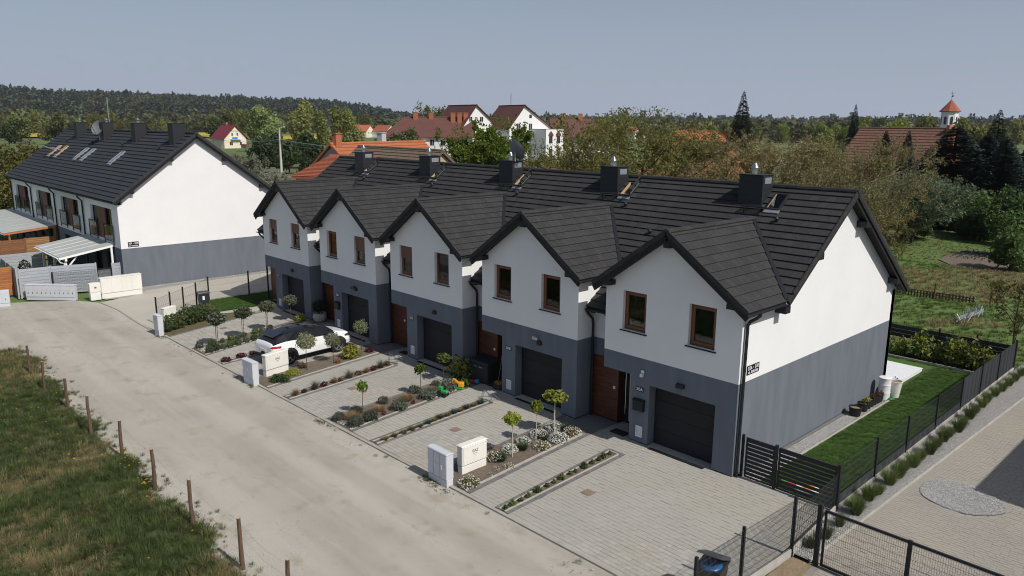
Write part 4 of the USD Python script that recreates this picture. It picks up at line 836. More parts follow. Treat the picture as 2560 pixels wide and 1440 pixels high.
b = MB(); b.box(gx0, gx1, gy_ - .025, gy_ + .025, 1.50, 1.56).box(gx0, gx1, gy_ - .025, gy_ + .025, .05, .10).box(gx0, gx0 + .05, gy_ - .025, gy_ + .025, .1, 1.5).box(6.0, 6.09, gy_ - .03, gy_ + .03, .05, 1.58)
obj('frame', b, 'dark', gg); wire_panel(gg, (gx0 + .05, gy_), (6.0, gy_), .1, 1.5, step=.05, thick=.0045); wire_panel(gg, (6.09, gy_), (gx1, gy_), .1, 1.5, step=.05, thick=.0045)
obj('hinge', MB().box(4.03, 4.10, -2.79, -2.74, .3, .36).box(4.03, 4.10, -2.79, -2.74, 1.2, 1.26), 'zinc', gg)
# neighbour's yard
oval = Q([(5.3 + 1.05 * math.cos(a) * (1 + .06 * math.sin(3 * a)) + .35 * math.sin(a), 3.78 + .98 * math.sin(a) * (1 + .05 * math.cos(2 * a)) - .35 * math.cos(a)) for a in np.linspace(0, 2 * np.pi, 40)[:-1]])
ny = Q([(3.78, -2.62), (9.5, -2.62), (12, 2), (13, 20), (4.32, 20), (4.26, 15), (3.92, 2.3)]) - oval
yard = struct('neighbour_yard', (lambda vf: (np.c_[vf[0], np.full(len(vf[0]), .01)], vf[1]))(trimesh.creation.triangulate_polygon(ny, engine='earcut')), 'sandjoint')
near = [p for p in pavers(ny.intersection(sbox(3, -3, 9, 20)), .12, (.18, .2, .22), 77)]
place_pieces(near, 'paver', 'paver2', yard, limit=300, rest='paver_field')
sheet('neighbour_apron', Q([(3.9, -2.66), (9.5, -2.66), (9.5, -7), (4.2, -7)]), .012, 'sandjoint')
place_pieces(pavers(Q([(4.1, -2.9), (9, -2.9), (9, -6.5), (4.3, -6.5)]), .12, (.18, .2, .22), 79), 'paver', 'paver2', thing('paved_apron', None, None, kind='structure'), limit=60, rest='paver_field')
obj('yard_kerb', MB().bar((3.80, -2.7, .03), (3.93, 2.3, .03), .05, .07).bar((3.93, 2.3, .03), (4.28, 15.1, .03), .05, .07), 'concrete', yard)
gb = sheet('gravel_bed', Q([(3.16, -2.7), (3.78, -2.7), (3.90, 2.3), (4.25, 15.1), (4.3, 20), (3.0, 20), (3.02, 8), (3.14, .2), (3.36, -2.75)]), .03, 'gravelbase', cell=.2, noise=.02)
sheet('gravel_patch', oval, .03, 'gravelbase', cell=.12, noise=.04)
sheet('bare_earth', Q([(3.42, -2.86), (3.95, -2.84), (4.1, -7), (3.3, -7)]), .02, 'mulch', cell=.15, noise=.06)
# loose pebbles on the gravel areas
def pebble_protos(n=4, seed=3):
    out = []; r = np.random.default_rng(seed)
    for i in range(n):
        m = trimesh.creation.icosphere(1); v = m.vertices * r.uniform(.55, 1.1, 3) + r.normal(0, .08, m.vertices.shape); v[:, 2] *= .7; out.append(((v, np.array(m.faces)), 'pebble'))
    return out
def fill(poly, dens, seed):
    r = np.random.default_rng(seed); x0, y0, x1, y1 = poly.bounds; n = int((x1 - x0) * (y1 - y0) * dens); p = np.c_[r.uniform(x0, x1, n), r.uniform(y0, y1, n)]
    return p[shapely.contains_xy(poly, p[:, 0], p[:, 1])], r
peb = []
for pg, dn, z in ((Q([(.15, .3), (.65, .3), (.65, 11.6), (.15, 11.6)]), 1700, .03), (oval, 1900, .045), (Q([(3.2, -2.7), (3.76, -2.7), (3.88, 2.3), (4.05, 8), (3.05, 8), (3.18, .2)]), 1300, .04), (Q([(3.06, 8), (4.07, 8), (4.25, 15), (4.28, 19), (3.02, 19)]), 420, .04)):
    p, r = fill(pg, dn, len(peb) + 5); peb.append(np.c_[p, np.full(len(p), z)])
peb = np.vstack(peb); r = np.random.default_rng(8)
scatter('pebbles', pebble_protos(), peb, r.uniform(0, 6.28, len(peb)), r.uniform(.009, .019, len(peb)), r.integers(0, 4, len(peb)), label='pale loose pebbles along the gable wall and in the neighbour\'s gravel bed', cat='pebbles')
# white stones at the road ends of the beds and gravel crumbs beside the road
st = []
for (x0, x1, y0, y1, n) in ((-12.6, -11.3, -6.65, -6.25, 220), (-24.8, -23.9, -6.85, -6.3, 160), (-22.1, -21.7, -6.9, -6.6, 40), (-13.1, -11.6, -7.25, -6.85, 70), (-6.4, -5.2, -7.3, -6.95, 45), (-.4, 2.5, -7.6, -6.9, 60), (-41.2, -40.7, -3.5, 9, 900), (-41, -39.4, -5.2, -4.2, 250)):
    st.append(np.c_[r.uniform(x0, x1, n), r.uniform(y0, y1, n), np.full(n, .03)])
st = np.vstack(st); scatter('white_stones', [(m, 'stone') for m, _ in pebble_protos(3, 9)], st, r.uniform(0, 6, len(st)), r.uniform(.015, .035, len(st)), r.integers(0, 3, len(st)), label='small white stones at the road ends of the beds and beside the left gable', cat='stones')
n = 2600; gp = np.c_[r.uniform(-30, 6, n), r.uniform(-13.0, -6.9, n), np.full(n, .012)]
scatter('road_gravel', [(m, 'pebble') for m, _ in pebble_protos(3, 19)], gp, r.uniform(0, 6, n), r.uniform(.006, .02, n) , r.integers(0, 3, n), label='loose gravel crumbs lying on the road', cat='gravel')
# pots, barrels along the gable
def pot(x, y, rr, h, label, mtl='black', grp='black planting pots along the gable wall'):
    t = thing('plant_pot', label, 'plant pot', (x, y, .04), group=grp)
    obj('pot', MB().lathe([(0, 0), (rr * .82, 0), (rr, h), (rr + .015, h), (rr + .015, h + .02), (rr - .015, h + .02), (rr - .02, h - .05), (0, h - .05)], n=20), mtl, t, smooth=40)
    obj('pot_soil', MB().lathe([(rr - .02, h - .045), (rr * .5, h - .03), (0, h - .03)], n=16), 'mulch', t)
    return t
pp = [(.42, 8.05, .23, .32), (.42, 8.75, .20, .30), (.42, 9.15, .16, .28), (.42, 9.45, .15, .3), (.42, 9.75, .15, .3), (.43, 10.05, .15, .3), (.44, 10.3, .14, .3)]
for i, (x, y, rr, h) in enumerate(pp): pot(x, y, rr, h, 'black plastic planting pot by the gable wall, %s of the row counted from the gate' % ORD[i])
bt = thing('water_barrel', 'tall white ribbed plastic barrel against the gable wall', 'barrel', (.44, 10.72, .03))
obj('barrel', MB().lathe([(0, 0), (.2, 0), (.22, .03), (.22, .28), (.235, .30), (.22, .32), (.22, .6), (.235, .62), (.22, .64), (.225, .84), (.24, .86), (.24, .9), (.2, .92), (0, .93)], n=24), 'whitep', bt, smooth=40)
bt = thing('tall_pot', 'tall cream conical pot with soil beside the white barrel', 'plant pot', (.66, 11.25, .03))
obj('pot', MB().lathe([(0, 0), (.16, 0), (.25, .66), (.265, .66), (.265, .69), (.235, .69), (.23, .62), (0, .62)], n=24), 'cab_cream', bt, smooth=40); obj('pot_soil', MB().lathe([(.23, .63), (0, .64)], n=16), 'mulch', bt)
M['hose'] = mat('green_hose', (.02, .16, .05), rough=.5); a = np.linspace(0, 6 * np.pi, 70)
obj('garden_hose', MB().tube(np.c_[.63 + (.2 - .004 * a) * np.cos(a), 10.8 + (.2 - .004 * a) * np.sin(a), .06 + .004 * a], .018, 6), 'hose', label='coiled green garden hose between the barrel and the tall pot', cat='hose')
M['bluetoy'] = mat('blue_plastic', (.02, .25, .6), rough=.4)
tp = thing('pinwheel', 'small blue pinwheel on a thin stick in front of the white deck', 'garden toy', (.35, 12.05, .05)); obj('stick', MB().tube([(0, 0, 0), (.02, 0, .5)], .008, 6), 'whitep', tp)
b = MB()
for i in range(4): a = i * math.pi / 2; b.add([(.02, -.02, .5), (.02 + .12 * math.cos(a), -.03, .5 + .12 * math.sin(a)), (.02 + .09 * math.cos(a + .7), -.0, .5 + .09 * math.sin(a + .7))], [(0, 1, 2)])
obj('blades', b, 'bluetoy', tp)
struct('back_planter', MB().box(-3.5, 2.8, 16.95, 17.0, 0, .12), 'concrete'); sheet('back_bed', Q([(-3.5, 17.0), (2.85, 16.95), (2.85, 18.5), (-3.5, 18.5)]), .03, 'soil', cell=.3, noise=.08)

# ---------------------------------------------------------------- cabinets
def rot_box(t, name, x0, x1, y0, y1, z0, z1, mtl, bev=.012):
    return obj(name, bevel_box(x0, x1, y0, y1, z0, z1, bev), mtl, t)
def bevel_box(x0, x1, y0, y1, z0, z1, e):
    import manifold3d as m3
    pts = []
    for x in (x0, x1):
        for y in (y0, y1):
            for z in (z0, z1):
                sx, sy, sz = (1 if x == x0 else -1), (1 if y == y0 else -1), (1 if z == z0 else -1)
                pts += [(x + sx * e, y + sy * e, z), (x + sx * e, y, z + sz * e), (x, y + sy * e, z + sz * e)]
    m = m3.Manifold.hull_points(np.array(pts)).to_mesh(); return (np.array(m.vert_properties[:, :3]), np.array(m.tri_verts))
def elec_cabinet(label, loc, rotz, w, d, h, doors, handles=True, low=.24):
    """front at -y, width along x"""
    t = thing('electricity_cabinet', label, 'utility cabinet', loc, rotz)
    rot_box(t, 'plinth', 0.005, w - .005, .01, d - .01, 0, low - .006, 'cab_grey'); rot_box(t, 'cabinet_body', 0, w, 0, d, low, h - .05, 'cab_grey')
    obj('cabinet_roof', MB().hexa([(-.02, -.025, h - .05), (w + .02, -.025, h - .05), (w + .02, d + .02, h - .05), (-.02, d + .02, h - .05)], [(-.01, -.01, h - .02), (w + .01, -.01, h - .02), (w + .01, d * .6, h), (-.01, d * .6, h)]), 'cab_grey', t)
    for i in range(doors):
        a, c = w * i / doors + .012, w * (i + 1) / doors - .012
        dr = obj('cabinet_door', bevel_box(a, c, -.014, -.002, low + .02, h - .07, .004), 'cab_grey', t)
        if handles: obj('handle', MB().box(a + .05, a + .075, -.035, -.014, low + .30, low + .44), 'whitep', dr); obj('warning_mark', MB().add([(a + .13, -.0155, low + .43), (a + .19, -.0155, low + .43), (a + .16, -.0155, low + .49)], [(0, 1, 2)]), 'yellowmark', dr)
    return t
M['yellowmark'] = mat('yellow_warning_mark', (.55, .42, .06), rough=.6)
elec_cabinet('grey electricity cabinet with three doors by the road in front of the nearest flower bed', (-6.36, -6.94, 0), 0.0, .92, .27, 1.10, 3)
elec_cabinet('grey electricity cabinet with two doors by the road beside the rear of the white car', (-18.73, -7.22, 0), .04, .88, .27, 1.06, 2, low=.3)
elec_cabinet('narrow light grey electricity cabinet at the road corner of the farthest bed', (-28.74, -7.39, 0), .1, .5, .27, 1.12, 1, handles=False, low=.3)
def gas_cabinet(label, loc, rotz, w, d, h, text=True, low=.28):
    """front faces +x, width along +y"""
    t = thing('gas_cabinet', label, 'utility cabinet', loc, rotz)
    rot_box(t, 'plinth', -d + .02, -.02, 0.01, w - .01, 0, low - .012, 'cab_cream'); rot_box(t, 'cabinet_body', -d, 0, 0, w, low, h - .03, 'cab_cream', .02)
    obj('cabinet_roof', MB().hexa([(-d - .015, -.015, h - .03), (.015, -.015, h - .03), (.015, w + .015, h - .03), (-d - .015, w + .015, h - .03)], [(-d + .02, .02, h), (-.02, .02, h), (-.02, w - .02, h), (-d + .02, w - .02, h)]), 'cab_cream', t)
    obj('cabinet_door', bevel_box(.002, .016, .05, w - .05, low + .03, h - .06, .005), 'cab_cream', t)
    b = MB()
    for i in range(9):
        y = .09 + (w - .18) * i / 8
        for z in (low + .055, h - .085): b.lathe([(.0, .0)], (0, 0, 0)) if False else b.box(.016, .021, y - .008, y + .008, z - .008, z + .008)
    obj('rivets', b, 'joint', t)
    if text:
        tx = meshkit.text_mesh('GAZ', .09, .003, bold=True); tw = tx.bounds[1][0]; T = np.eye(4); T[:3, :3] = [[0, 0, 1], [1, 0, 0], [0, 1, 0]]; T[:3, 3] = (.0165, w / 2 - tw / 2, low + (h - low) * .56)
        obj('lettering', MB().tm(tx, T), 'joint', t); obj('lettering_line', MB().box(.0165, .018, w / 2 - .09, w / 2 + .09, low + (h - low) * .48, low + (h - low) * .5).box(.0165, .018, w / 2 - .06, w / 2 + .06, low + (h - low) * .4, low + (h - low) * .41), 'joint', t)
    return t
gas_cabinet('cream gas cabinet marked GAZ at the edge of the nearest flower bed', (-5.78, -6.05, 0), 0.0, 1.03, .26, .96)
gas_cabinet('cream gas cabinet marked GAZ beside the rear wheel of the white car', (-18.62, -6.24, 0), .2, 1.2, .26, .98)
gas_cabinet('pale gas cabinet standing behind the dark fence posts at the far bed', (-30.95, -6.1, 0), .35, .8, .28, .78, text=False)
# cabinets of the left row
def multi_cabinet():
    L = 3.0; t = thing('electricity_cabinet', 'long pale electricity cabinet with many small doors in front of the grey fence', 'utility cabinet', (-41.95, -10.38, 0), math.atan2(2.13, 2.1))
    rot_box(t, 'plinth', .005, L - .005, .01, .3, 0, .2, 'cab_grey'); rot_box(t, 'cabinet_body', 0, L, 0, .32, .206, .92, 'cab_grey'); rot_box(t, 'cabinet_roof', -.02, L + .02, -.02, .34, .922, .97, 'cab_grey')
    for i in range(11):
        a, c = L * i / 11 + .008, L * (i + 1) / 11 - .008; d = obj('cabinet_door', bevel_box(a, c, -.012, -.002, .22, .90, .004), 'cab_grey', t)
        obj('handle', MB().box(a + .15, a + .18, -.03, -.012, .42, .52), 'joint', d); obj('warning_mark', MB().add([(a + .16, -.0135, .6), (a + .24, -.0135, .6), (a + .2, -.0135, .68)], [(0, 1, 2)]), 'yellowmark', d)
multi_cabinet()
t = thing('meter_cabinet', 'square white meter cabinet with a small dark window between the two long cabinets', 'utility cabinet', (-39.13, -7.55, 0), 0)
rot_box(t, 'plinth', -.34, 0, 0, .58, 0, .5, 'whitep'); rot_box(t, 'cabinet_body', -.36, .02, -.02, .6, .505, 1.06, 'cab_cream'); obj('meter_window', MB().box(.021, .026, .24, .36, .74, .84), 'joint', t)
t = thing('gas_cabinet', 'big cream white four door cabinet in front of the left gable wall', 'utility cabinet', (-39.18, -6.92, 0), 0)
rot_box(t, 'plinth', -.4, -.01, .01, 2.36, 0, .3, 'cab_cream'); rot_box(t, 'cabinet_body', -.42, 0, 0, 2.38, .315, 1.26, 'cab_cream'); rot_box(t, 'cabinet_roof', -.44, .02, -.02, 2.4, 1.262, 1.30, 'cab_cream')
for i in range(4): obj('cabinet_door', bevel_box(.002, .014, .03 + i * .585, .03 + i * .585 + .572, .34, 1.24, .004), 'cab_cream', t)
obj('hinge', MB().box(.0, .03, 2.36, 2.4, .5, .58).box(.0, .03, 2.36, 2.4, .9, .98), 'zinc', t)
t = thing('electricity_cabinet', 'pale grey electricity cabinet at the left edge in front of the orange fence', 'utility cabinet', (-41.0, -12.6, 0), math.radians(-12))
rot_box(t, 'cabinet_body', -.3, 0, 0, 1.2, .2, .98, 'cab_grey'); rot_box(t, 'plinth', -.29, -.01, .01, 1.19, 0, .19, 'cab_grey')
for i in range(3): d = obj('cabinet_door', bevel_box(.002, .012, .02 + i * .39, .02 + i * .39 + .38, .22, .94, .004), 'cab_grey', t); obj('handle', MB().box(.012, .03, .2 + i * .39, .23 + i * .39, .4, .5), 'joint', d)

# ---------------------------------------------------------------- gardens of the left row
M['greyboard'] = mat('grey_composite_board', (.36, .38, .42), (.31, .33, .37), scale=1.5, rough=.7, stretch=(1, 1, 9), piece=.06)
M['greyboard_d'] = mat('dark_grey_board', (.16, .17, .19), rough=.7, piece=.08)  # darker copy of the grey board; on the canopy screen it paints shade
M['polycarb'] = mat('pale_polycarbonate_roof', (.46, .48, .46), (.40, .42, .40), scale=1, rough=.35)
M['whitewood'] = mat('white_painted_timber', (.78, .78, .77), rough=.55)
def board_fence(name, label, p, q, h, n, mtl, posts=True, group=None, z0=.05, top_extra=0):
    t = thing(name, label, 'fence', group=group); p, q = np.array(p, float), np.array(q, float)
    hb = (h - z0) / n
    for i in range(n): obj('board', MB().bar((*p, z0 + (i + .5) * hb), (*q, z0 + (i + .5) * hb), .025, hb - .014), mtl, t)
    L = np.linalg.norm(q - p); k = max(1, int(round(L / 1.9)))
    for i in range(k + 1):
        c = p + (q - p) * i / k; obj('post', MB().box(c[0] - .04, c[0] + .04, c[1] - .04, c[1] + .04, 0, h + .03), 'greyboard' if mtl.startswith('grey') else 'bwood', t)
    return t
f1 = board_fence('board_fence', 'pale grey board fence with wire panels beside the wicket gate of the white canopy', (-42.42, -8.78), (-41.85, -6.4), 1.84, 9, 'greyboard')
wire_panel(f1, (-42.3, -8.8), (-41.72, -6.42), .1, 1.5, step=.09, thick=.007); obj('post', MB().box(-42.3, -42.22, -8.84, -8.76, 0, 1.5), 'dark', f1)
board_fence('board_fence', 'grey board fence behind the long electricity cabinet', (-42.55, -10.5), (-42.42, -8.85), 1.84, 9, 'greyboard')
board_fence('board_fence', 'narrow grey board panel against the corner of the left row', (-41.95, -5.42), (-41.85, -4.96), 1.7, 9, 'greyboard')
t = thing('wicket_gate', 'small dark framed wire gate between two grey board fences', 'gate'); b = MB()
for y in (-6.32, -5.5): b.box(-41.92, -41.86, y - .04, y + .04, 0, 1.5)
b.box(-41.9, -41.87, -6.28, -5.54, 1.40, 1.45).box(-41.9, -41.87, -6.28, -5.54, .08, .13); obj('frame', b, 'dark', t); wire_panel(t, (-41.88, -6.28), (-41.88, -5.54), .1, 1.42, step=.07, thick=.006)
obj('gate_sheet', MB().box(-41.94, -41.93, -6.28, -5.54, .1, 1.4), 'greyboard_d', t)
board_fence('board_fence', 'white grey board fence at the far side of the canopy garden', (-49.4, -10.25), (-49.45, -7.6), 1.8, 9, 'greyboard')
t = board_fence('board_fence', 'board screen with shade in its colour closing the side of the white canopy', (-49.0, -7.5), (-49.0, -5.1), 1.85, 9, 'greyboard_d')  # shadow at the canopy side is put into the board colour
board_fence('board_fence', 'grey board side fence with posts seen edge on behind the orange fence', (-49.4, -10.4), (-42.65, -10.62), 1.84, 9, 'greyboard_d')
board_fence('board_fence', 'orange stained board fence at the left edge of the road', (-43.85, -10.62), (-43.85, -15.0), 1.86, 16, 'owood')
board_fence('board_fence', 'brown board fence in front of the big canopy', (-56.9, -10.4), (-56.9, -7.32), 1.78, 13, 'bwood')
def canopy(label, x0, x1, yf, yb, zf, zb, frame_m, stripes, brace=True, trim=None, front_posts=None):
    t = thing('garden_canopy', label, 'canopy'); n = stripes
    for i in range(n):
        a, c = x0 + (x1 - x0) * i / n + .01, x0 + (x1 - x0) * (i + 1) / n - .01
        obj('roof_sheet', MB().hexa([(a, yf, zf), (c, yf, zf), (c, yb, zb), (a, yb, zb)], [(a, yf, zf + .02), (c, yf, zf + .02), (c, yb, zb + .02), (a, yb, zb + .02)]), 'polycarb', t)
        if i: obj('roof_strip', MB().bar((a - .01, yf, zf + .022), (a - .01, yb, zb + .022), .05, .012), trim or frame_m, t)
    ln = lambda y: zf + (zb - zf) * (y - yf) / (yb - yf)
    for i in range(5):
        x = x0 + .07 + (x1 - x0 - .14) * i / 4; obj('rafter', MB().bar((x, yf + .03, zf - .09), (x, yb, zb - .09), .07, .16), frame_m, t)
    obj('front_beam', MB().box(x0 + .06, x1 - .04, yf + .35, yf + .47, zf - .28, zf - .1 + .02), frame_m, t)
    for x in (front_posts or (x0 + .1, (x0 + x1) / 2, x1 - .1)):
        obj('post', MB().box(x - .06, x + .06, yf + .35, yf + .47, 0, zf - .2), frame_m, t)
        if brace: obj('brace', MB().bar((x, yf + .47, zf - .75), (x, yf + 1.15, ln(yf + 1.15) - .15), .08, .08), frame_m, t)
    obj('post', MB().box(x1 - .16, x1 - .04, yb - .2, yb - .08, 0, zb - .12), frame_m, t)
    obj('gutter', gutter((x0, yf - .05, zf - .03), (x1, yf - .05, zf - .03), .06), frame_m if trim is None else trim, t)
    if brace: obj('downpipe', MB().tube([(x1 - .1, yf - .05, zf - .08), (x1 - .12, yf + .1, zf - .35), (x1 - .12, yf + .3, zf - .4), (x1 - .12, yf + .3, .05)], .035, 8), frame_m, t)
    return t
canopy('white timber canopy with pale flat roof against the left row', -48.8, -42.62, -8.25, -5.0, 2.28, 2.82, 'whitewood', 5, front_posts=(-48.6, -45.7, -42.85))
M['bwood2'] = mat('light_brown_fence_wood', (.33, .17, .07), (.24, .12, .05), scale=2, rough=.75, stretch=(1, 1, 10), piece=.2)
board_fence('board_fence', 'light brown board fence between the two canopies', (-56.95, -7.22), (-56.95, -5.1), 1.82, 13, 'bwood2')
canopy('large canopy with striped pale roof and brown timber posts at the left edge', -73, -57.1, -8.6, -4.95, 2.30, 2.62, 'owood', 9, brace=False, trim='polycarb')
# ---------------------------------------------------------------- the white car
def build_car():
    import manifold3d as m3
    from scipy.interpolate import PchipInterpolator as PI
    X = np.array([0, .06, .22, .5, .85, 1.3, 1.8, 2.3, 2.75, 3.1, 3.35, 3.7, 4.05, 4.25, 4.36])
    def P_(v): return PI(X, np.array(v, float))
    zb = P_([.42, .36, .30, .26, .24, .23, .23, .23, .23, .23, .24, .24, .25, .28, .38])
    bz = P_([.86, .96, 1.03, 1.07, 1.09, 1.06, 1.02, .99, .97, .955, .94, .90, .82, .74, .62])     # belt
    tz = P_([.92, 1.06, 1.20, 1.40, 1.49, 1.545, 1.565, 1.545, 1.455, 1.285, 1.11, 1.0, .92, .81, .66])  # top at the centre
    bw = P_([.58, .70, .77, .80, .82, .83, .84, .845, .84, .83, .81, .77, .70, .62, .48])
    mw = P_([.62, .76, .86, .905, .91, .875, .865, .87, .88, .90, .905, .90, .83, .74, .56])
    sw = P_([.58, .74, .83, .87, .87, .85, .85, .85, .855, .87, .87, .86, .80, .70, .52])
    rw = P_([.50, .58, .58, .56, .57, .59, .60, .60, .60, .63, .70, .68, .60, .51, .38])       # roof edge
    rz = P_([.905, 1.03, 1.15, 1.32, 1.405, 1.455, 1.475, 1.455, 1.365, 1.20, 1.05, .965, .885, .78, .64])
    xs = np.unique(np.concatenate([np.linspace(0, 4.36, 240), X])); ring_ = []
    for x in xs:
        ctrl = np.array([(0, zb(x)), (sw(x) * .8, zb(x)), (sw(x), zb(x) + .10), (mw(x), (zb(x) + bz(x)) / 2 + .02), (mw(x) * .3 + bw(x) * .7, bz(x) - .06), (bw(x), bz(x)), (rw(x) + .015, rz(x)), (rw(x) * .6, rz(x) * .3 + tz(x) * .7), (0, tz(x))])
        pts = []
        for i in range(len(ctrl) - 1):
            p0, p1, p2, p3 = ctrl[max(i - 1, 0)], ctrl[i], ctrl[i + 1], ctrl[min(i + 2, len(ctrl) - 1)]
            for t in np.arange(9) / 9: pts.append(.5 * ((2 * p1) + (-p0 + p2) * t * .6 + (2 * p0 - 5 * p1 + 4 * p2 - p3) * 0 + 0) if False else p1 + (p2 - p1) * t + ((p1 - p0) - (p3 - p2)) * .0)
        pts.append(ctrl[-1]); pts = np.array(pts)
        for _ in range(2): pts[1:-1] = pts[1:-1] * .5 + (pts[:-2] + pts[2:]) * .25
        full = np.vstack([np.c_[np.full(len(pts), x), pts[:, 0], pts[:, 1]], np.c_[np.full(len(pts) - 2, x), -pts[-2:0:-1, 0], pts[-2:0:-1, 1]]]); ring_.append(full)
    n = len(ring_[0]); v = np.vstack(ring_); f = []
    for i in range(len(xs) - 1):
        for j in range(n): k = (j + 1) % n; a, b_, c, d = i * n + j, i * n + k, (i + 1) * n + k, (i + 1) * n + j; f += [(a, b_, c), (a, c, d)]
    c0, c1 = len(v), len(v) + 1; v = np.vstack([v, ring_[0].mean(0), ring_[-1].mean(0)]); e = (len(xs) - 1) * n
    for j in range(n): k = (j + 1) % n; f += [(c0, k, j), (c1, e + j, e + k)]
    tmesh = trimesh.Trimesh(v, f, process=True); tmesh.fix_normals()
    man = m3.Manifold(m3.Mesh(np.asarray(tmesh.vertices, np.float32), np.asarray(tmesh.faces, np.uint32)))
    RW, FW = .82, 3.46
    for x in (RW, FW):
        for s in (1, -1):
            c = m3.Manifold.cylinder(.5, .385, .385, 40).rotate([90, 0, 0]).translate([x, (.5 if s < 0 else 0) + s * .72 + (.0), .35]); man = man - c
    m = man.to_mesh(); v, f = np.array(m.vert_properties[:, :3], float), np.array(m.tri_verts)
    cen = v[f].mean(1); nn = np.cross(v[f[:, 1]] - v[f[:, 0]], v[f[:, 2]] - v[f[:, 0]]); nn /= np.linalg.norm(nn, axis=1, keepdims=True) + 1e-12
    x, y, z = cen[:, 0], np.abs(cen[:, 1]), cen[:, 2]; cls = np.zeros(len(f), int)
    up = z > bz(x) + .005
    cabin = up & (x > .10) & (x < 3.28)
    side = cabin & (y > rw(x) - .06)
    cls[cabin] = 1                                          # black roof
    cls[side & (x > .75) & (x < 3.0) & (z < rz(x) - .03)] = 2        # side windows
    cls[side & (x > 1.93) & (x < 2.0)] = 1
    cls[cabin & (y < rw(x) - .05) & (x > 2.55)] = 2           # windscreen
    cls[cabin & (y < rw(x) + .0) & (x < .62)] = 2             # rear window
    cls[(z < zb(x) + .10) & ~up] = 3                           # lower black trim
    for w in (RW, FW):
        rr = np.hypot(x - w, z - .35); cls[(rr < .445) & (z < .80) & (y > .5)] = 3
    cls[(x < .42) & (z > .86) & (z < .96) & (y > .56) & ~up] = 4  # tail lights
    cls[(x > 3.85) & (z > .66) & (z < .80) & (y > .42) & (z > .66 + (4.3 - x) * .12)] = 5
    t = thing('parked_car', 'white crossover car with a black roof parked nose to the garage of house 10D', 'car', (-20.30, -5.55, .02), math.radians(95.0))
    M['carwhite'] = mat('white_car_paint', (.78, .79, .80), rough=.28, coat=.6); M['carblack'] = mat('black_car_paint', (.010, .010, .012), rough=.10, coat=.8)
    M['carglass'] = mat('dark_car_glass', (.012, .014, .016), rough=.04); M['tail'] = mat('red_tail_light', (.42, .012, .02), rough=.15, coat=.4); M['headl'] = mat('dark_headlight', (.05, .052, .056), rough=.12, coat=.4)
    body = None
    for c, (nm, mt) in enumerate((('body', 'carwhite'), ('roof', 'carblack'), ('window', 'carglass'), ('trim', 'rubber'), ('tail_light', 'tail'), ('headlight', 'headl'))):
        ff = f[cls == c]
        if not len(ff): continue
        sides_ = [(nm, ff)] if c not in (2, 4, 5) else None
        if sides_ is None:
            cy_ = v[ff].mean(1)
            if c == 2: sides_ = [(nm, ff[(np.abs(cy_[:, 1]) > .5) & (cy_[:, 1] > 0) & (cy_[:, 0] > .7) & (cy_[:, 0] < 3.05)]), (nm, ff[(cy_[:, 1] < -.5) & (cy_[:, 0] > .7) & (cy_[:, 0] < 3.05)]), ('windscreen', ff[(cy_[:, 0] > 2.5) & ~((np.abs(cy_[:, 1]) > .5) & (cy_[:, 0] < 3.05))]), ('rear_window', ff[(cy_[:, 0] < .7)])]
            else: sides_ = [(nm, ff[cy_[:, 1] > 0]), (nm, ff[cy_[:, 1] <= 0])]
        for nm2, f2 in sides_:
            if not len(f2): continue
            u, inv = np.unique(f2, return_inverse=True); o = obj(nm2, (v[u], inv.reshape(-1, 3)), mt, t, smooth=35)
            if nm2 == 'body': body = o
    for s in (1, -1):  # mirrors, door seams and handles
        obj('mirror', bevel_box(2.62, 2.80, *(sorted((s * .86, s * 1.02))), .96, 1.08, .03), 'carblack', t)
        for x0 in (1.15, 2.05, 2.98):
            b = MB(); zs = np.linspace(.40, float(bz(x0)) - .03, 8); yy = [float(np.interp(z, [zb(x0) + .1, (zb(x0) + bz(x0)) / 2 + .02, bz(x0)], [sw(x0), mw(x0), bw(x0)])) for z in zs]
            for i in range(7): b.bar((x0, s * (yy[i] - .012), zs[i]), (x0, s * (yy[i + 1] - .012), zs[i + 1]), .008, .02, up=(1, 0, 0))
            obj('door_seam', b, 'joint', body)
        obj('door_handle', bevel_box(2.12, 2.32, *(sorted((s * .855, s * .885))), .845, .875, .008), 'carwhite', t)
    # wheels
    for x in (RW, FW):
        for s in (1, -1):
            yc = s * .76; w = MB(); prof = [(.20, -.1), (.30, -.105), (.335, -.09), (.345, -.05), (.345, .05), (.335, .09), (.30, .105), (.20, .1)]
            an = np.arange(36) * 2 * np.pi / 36; vv = np.concatenate([np.stack([x + r * np.cos(an), np.full(36, yc + q), .345 + r * np.sin(an)], 1) for r, q in prof]); ff = [(i * 36 + j, i * 36 + (j + 1) % 36, (i + 1) * 36 + (j + 1) % 36, (i + 1) * 36 + j) for i in range(len(prof) - 1) for j in range(36)]
            ty = obj('tyre', MB().add(vv, ff), 'rubber', t, smooth=40)
            rim = MB(); o = yc + s * .095; d = yc + s * .04
            vv = np.concatenate([np.stack([x + r * np.cos(an), np.full(36, q), .345 + r * np.sin(an)], 1) for r, q in ((.225, d), (.235, o + s * .008), (.215, o + s * .008), (.205, d))]); rim.add(vv, [(i * 36 + j, i * 36 + (j + 1) % 36, (i + 1) * 36 + (j + 1) % 36, (i + 1) * 36 + j) for i in range(3) for j in range(36)])
            for i in range(5):
                a = i * 2 * np.pi / 5 + .3
                for da in (-.11, .11): rim.bar((x + .04 * math.cos(a), o, .345 + .04 * math.sin(a)), (x + .215 * math.cos(a + da), o, .345 + .215 * math.sin(a + da)), .032, .02, up=(0, 1, 0))
            vv = np.concatenate([np.stack([x + r * np.cos(an), np.full(36, q), .345 + r * np.sin(an)], 1) for r, q in ((.05, o + s * .012), (.001, o + s * .016))]); rim.add(vv, [(j, (j + 1) % 36, 36 + (j + 1) % 36, 36 + j) for j in range(36)])
            obj('rim', rim, 'zinc', t)
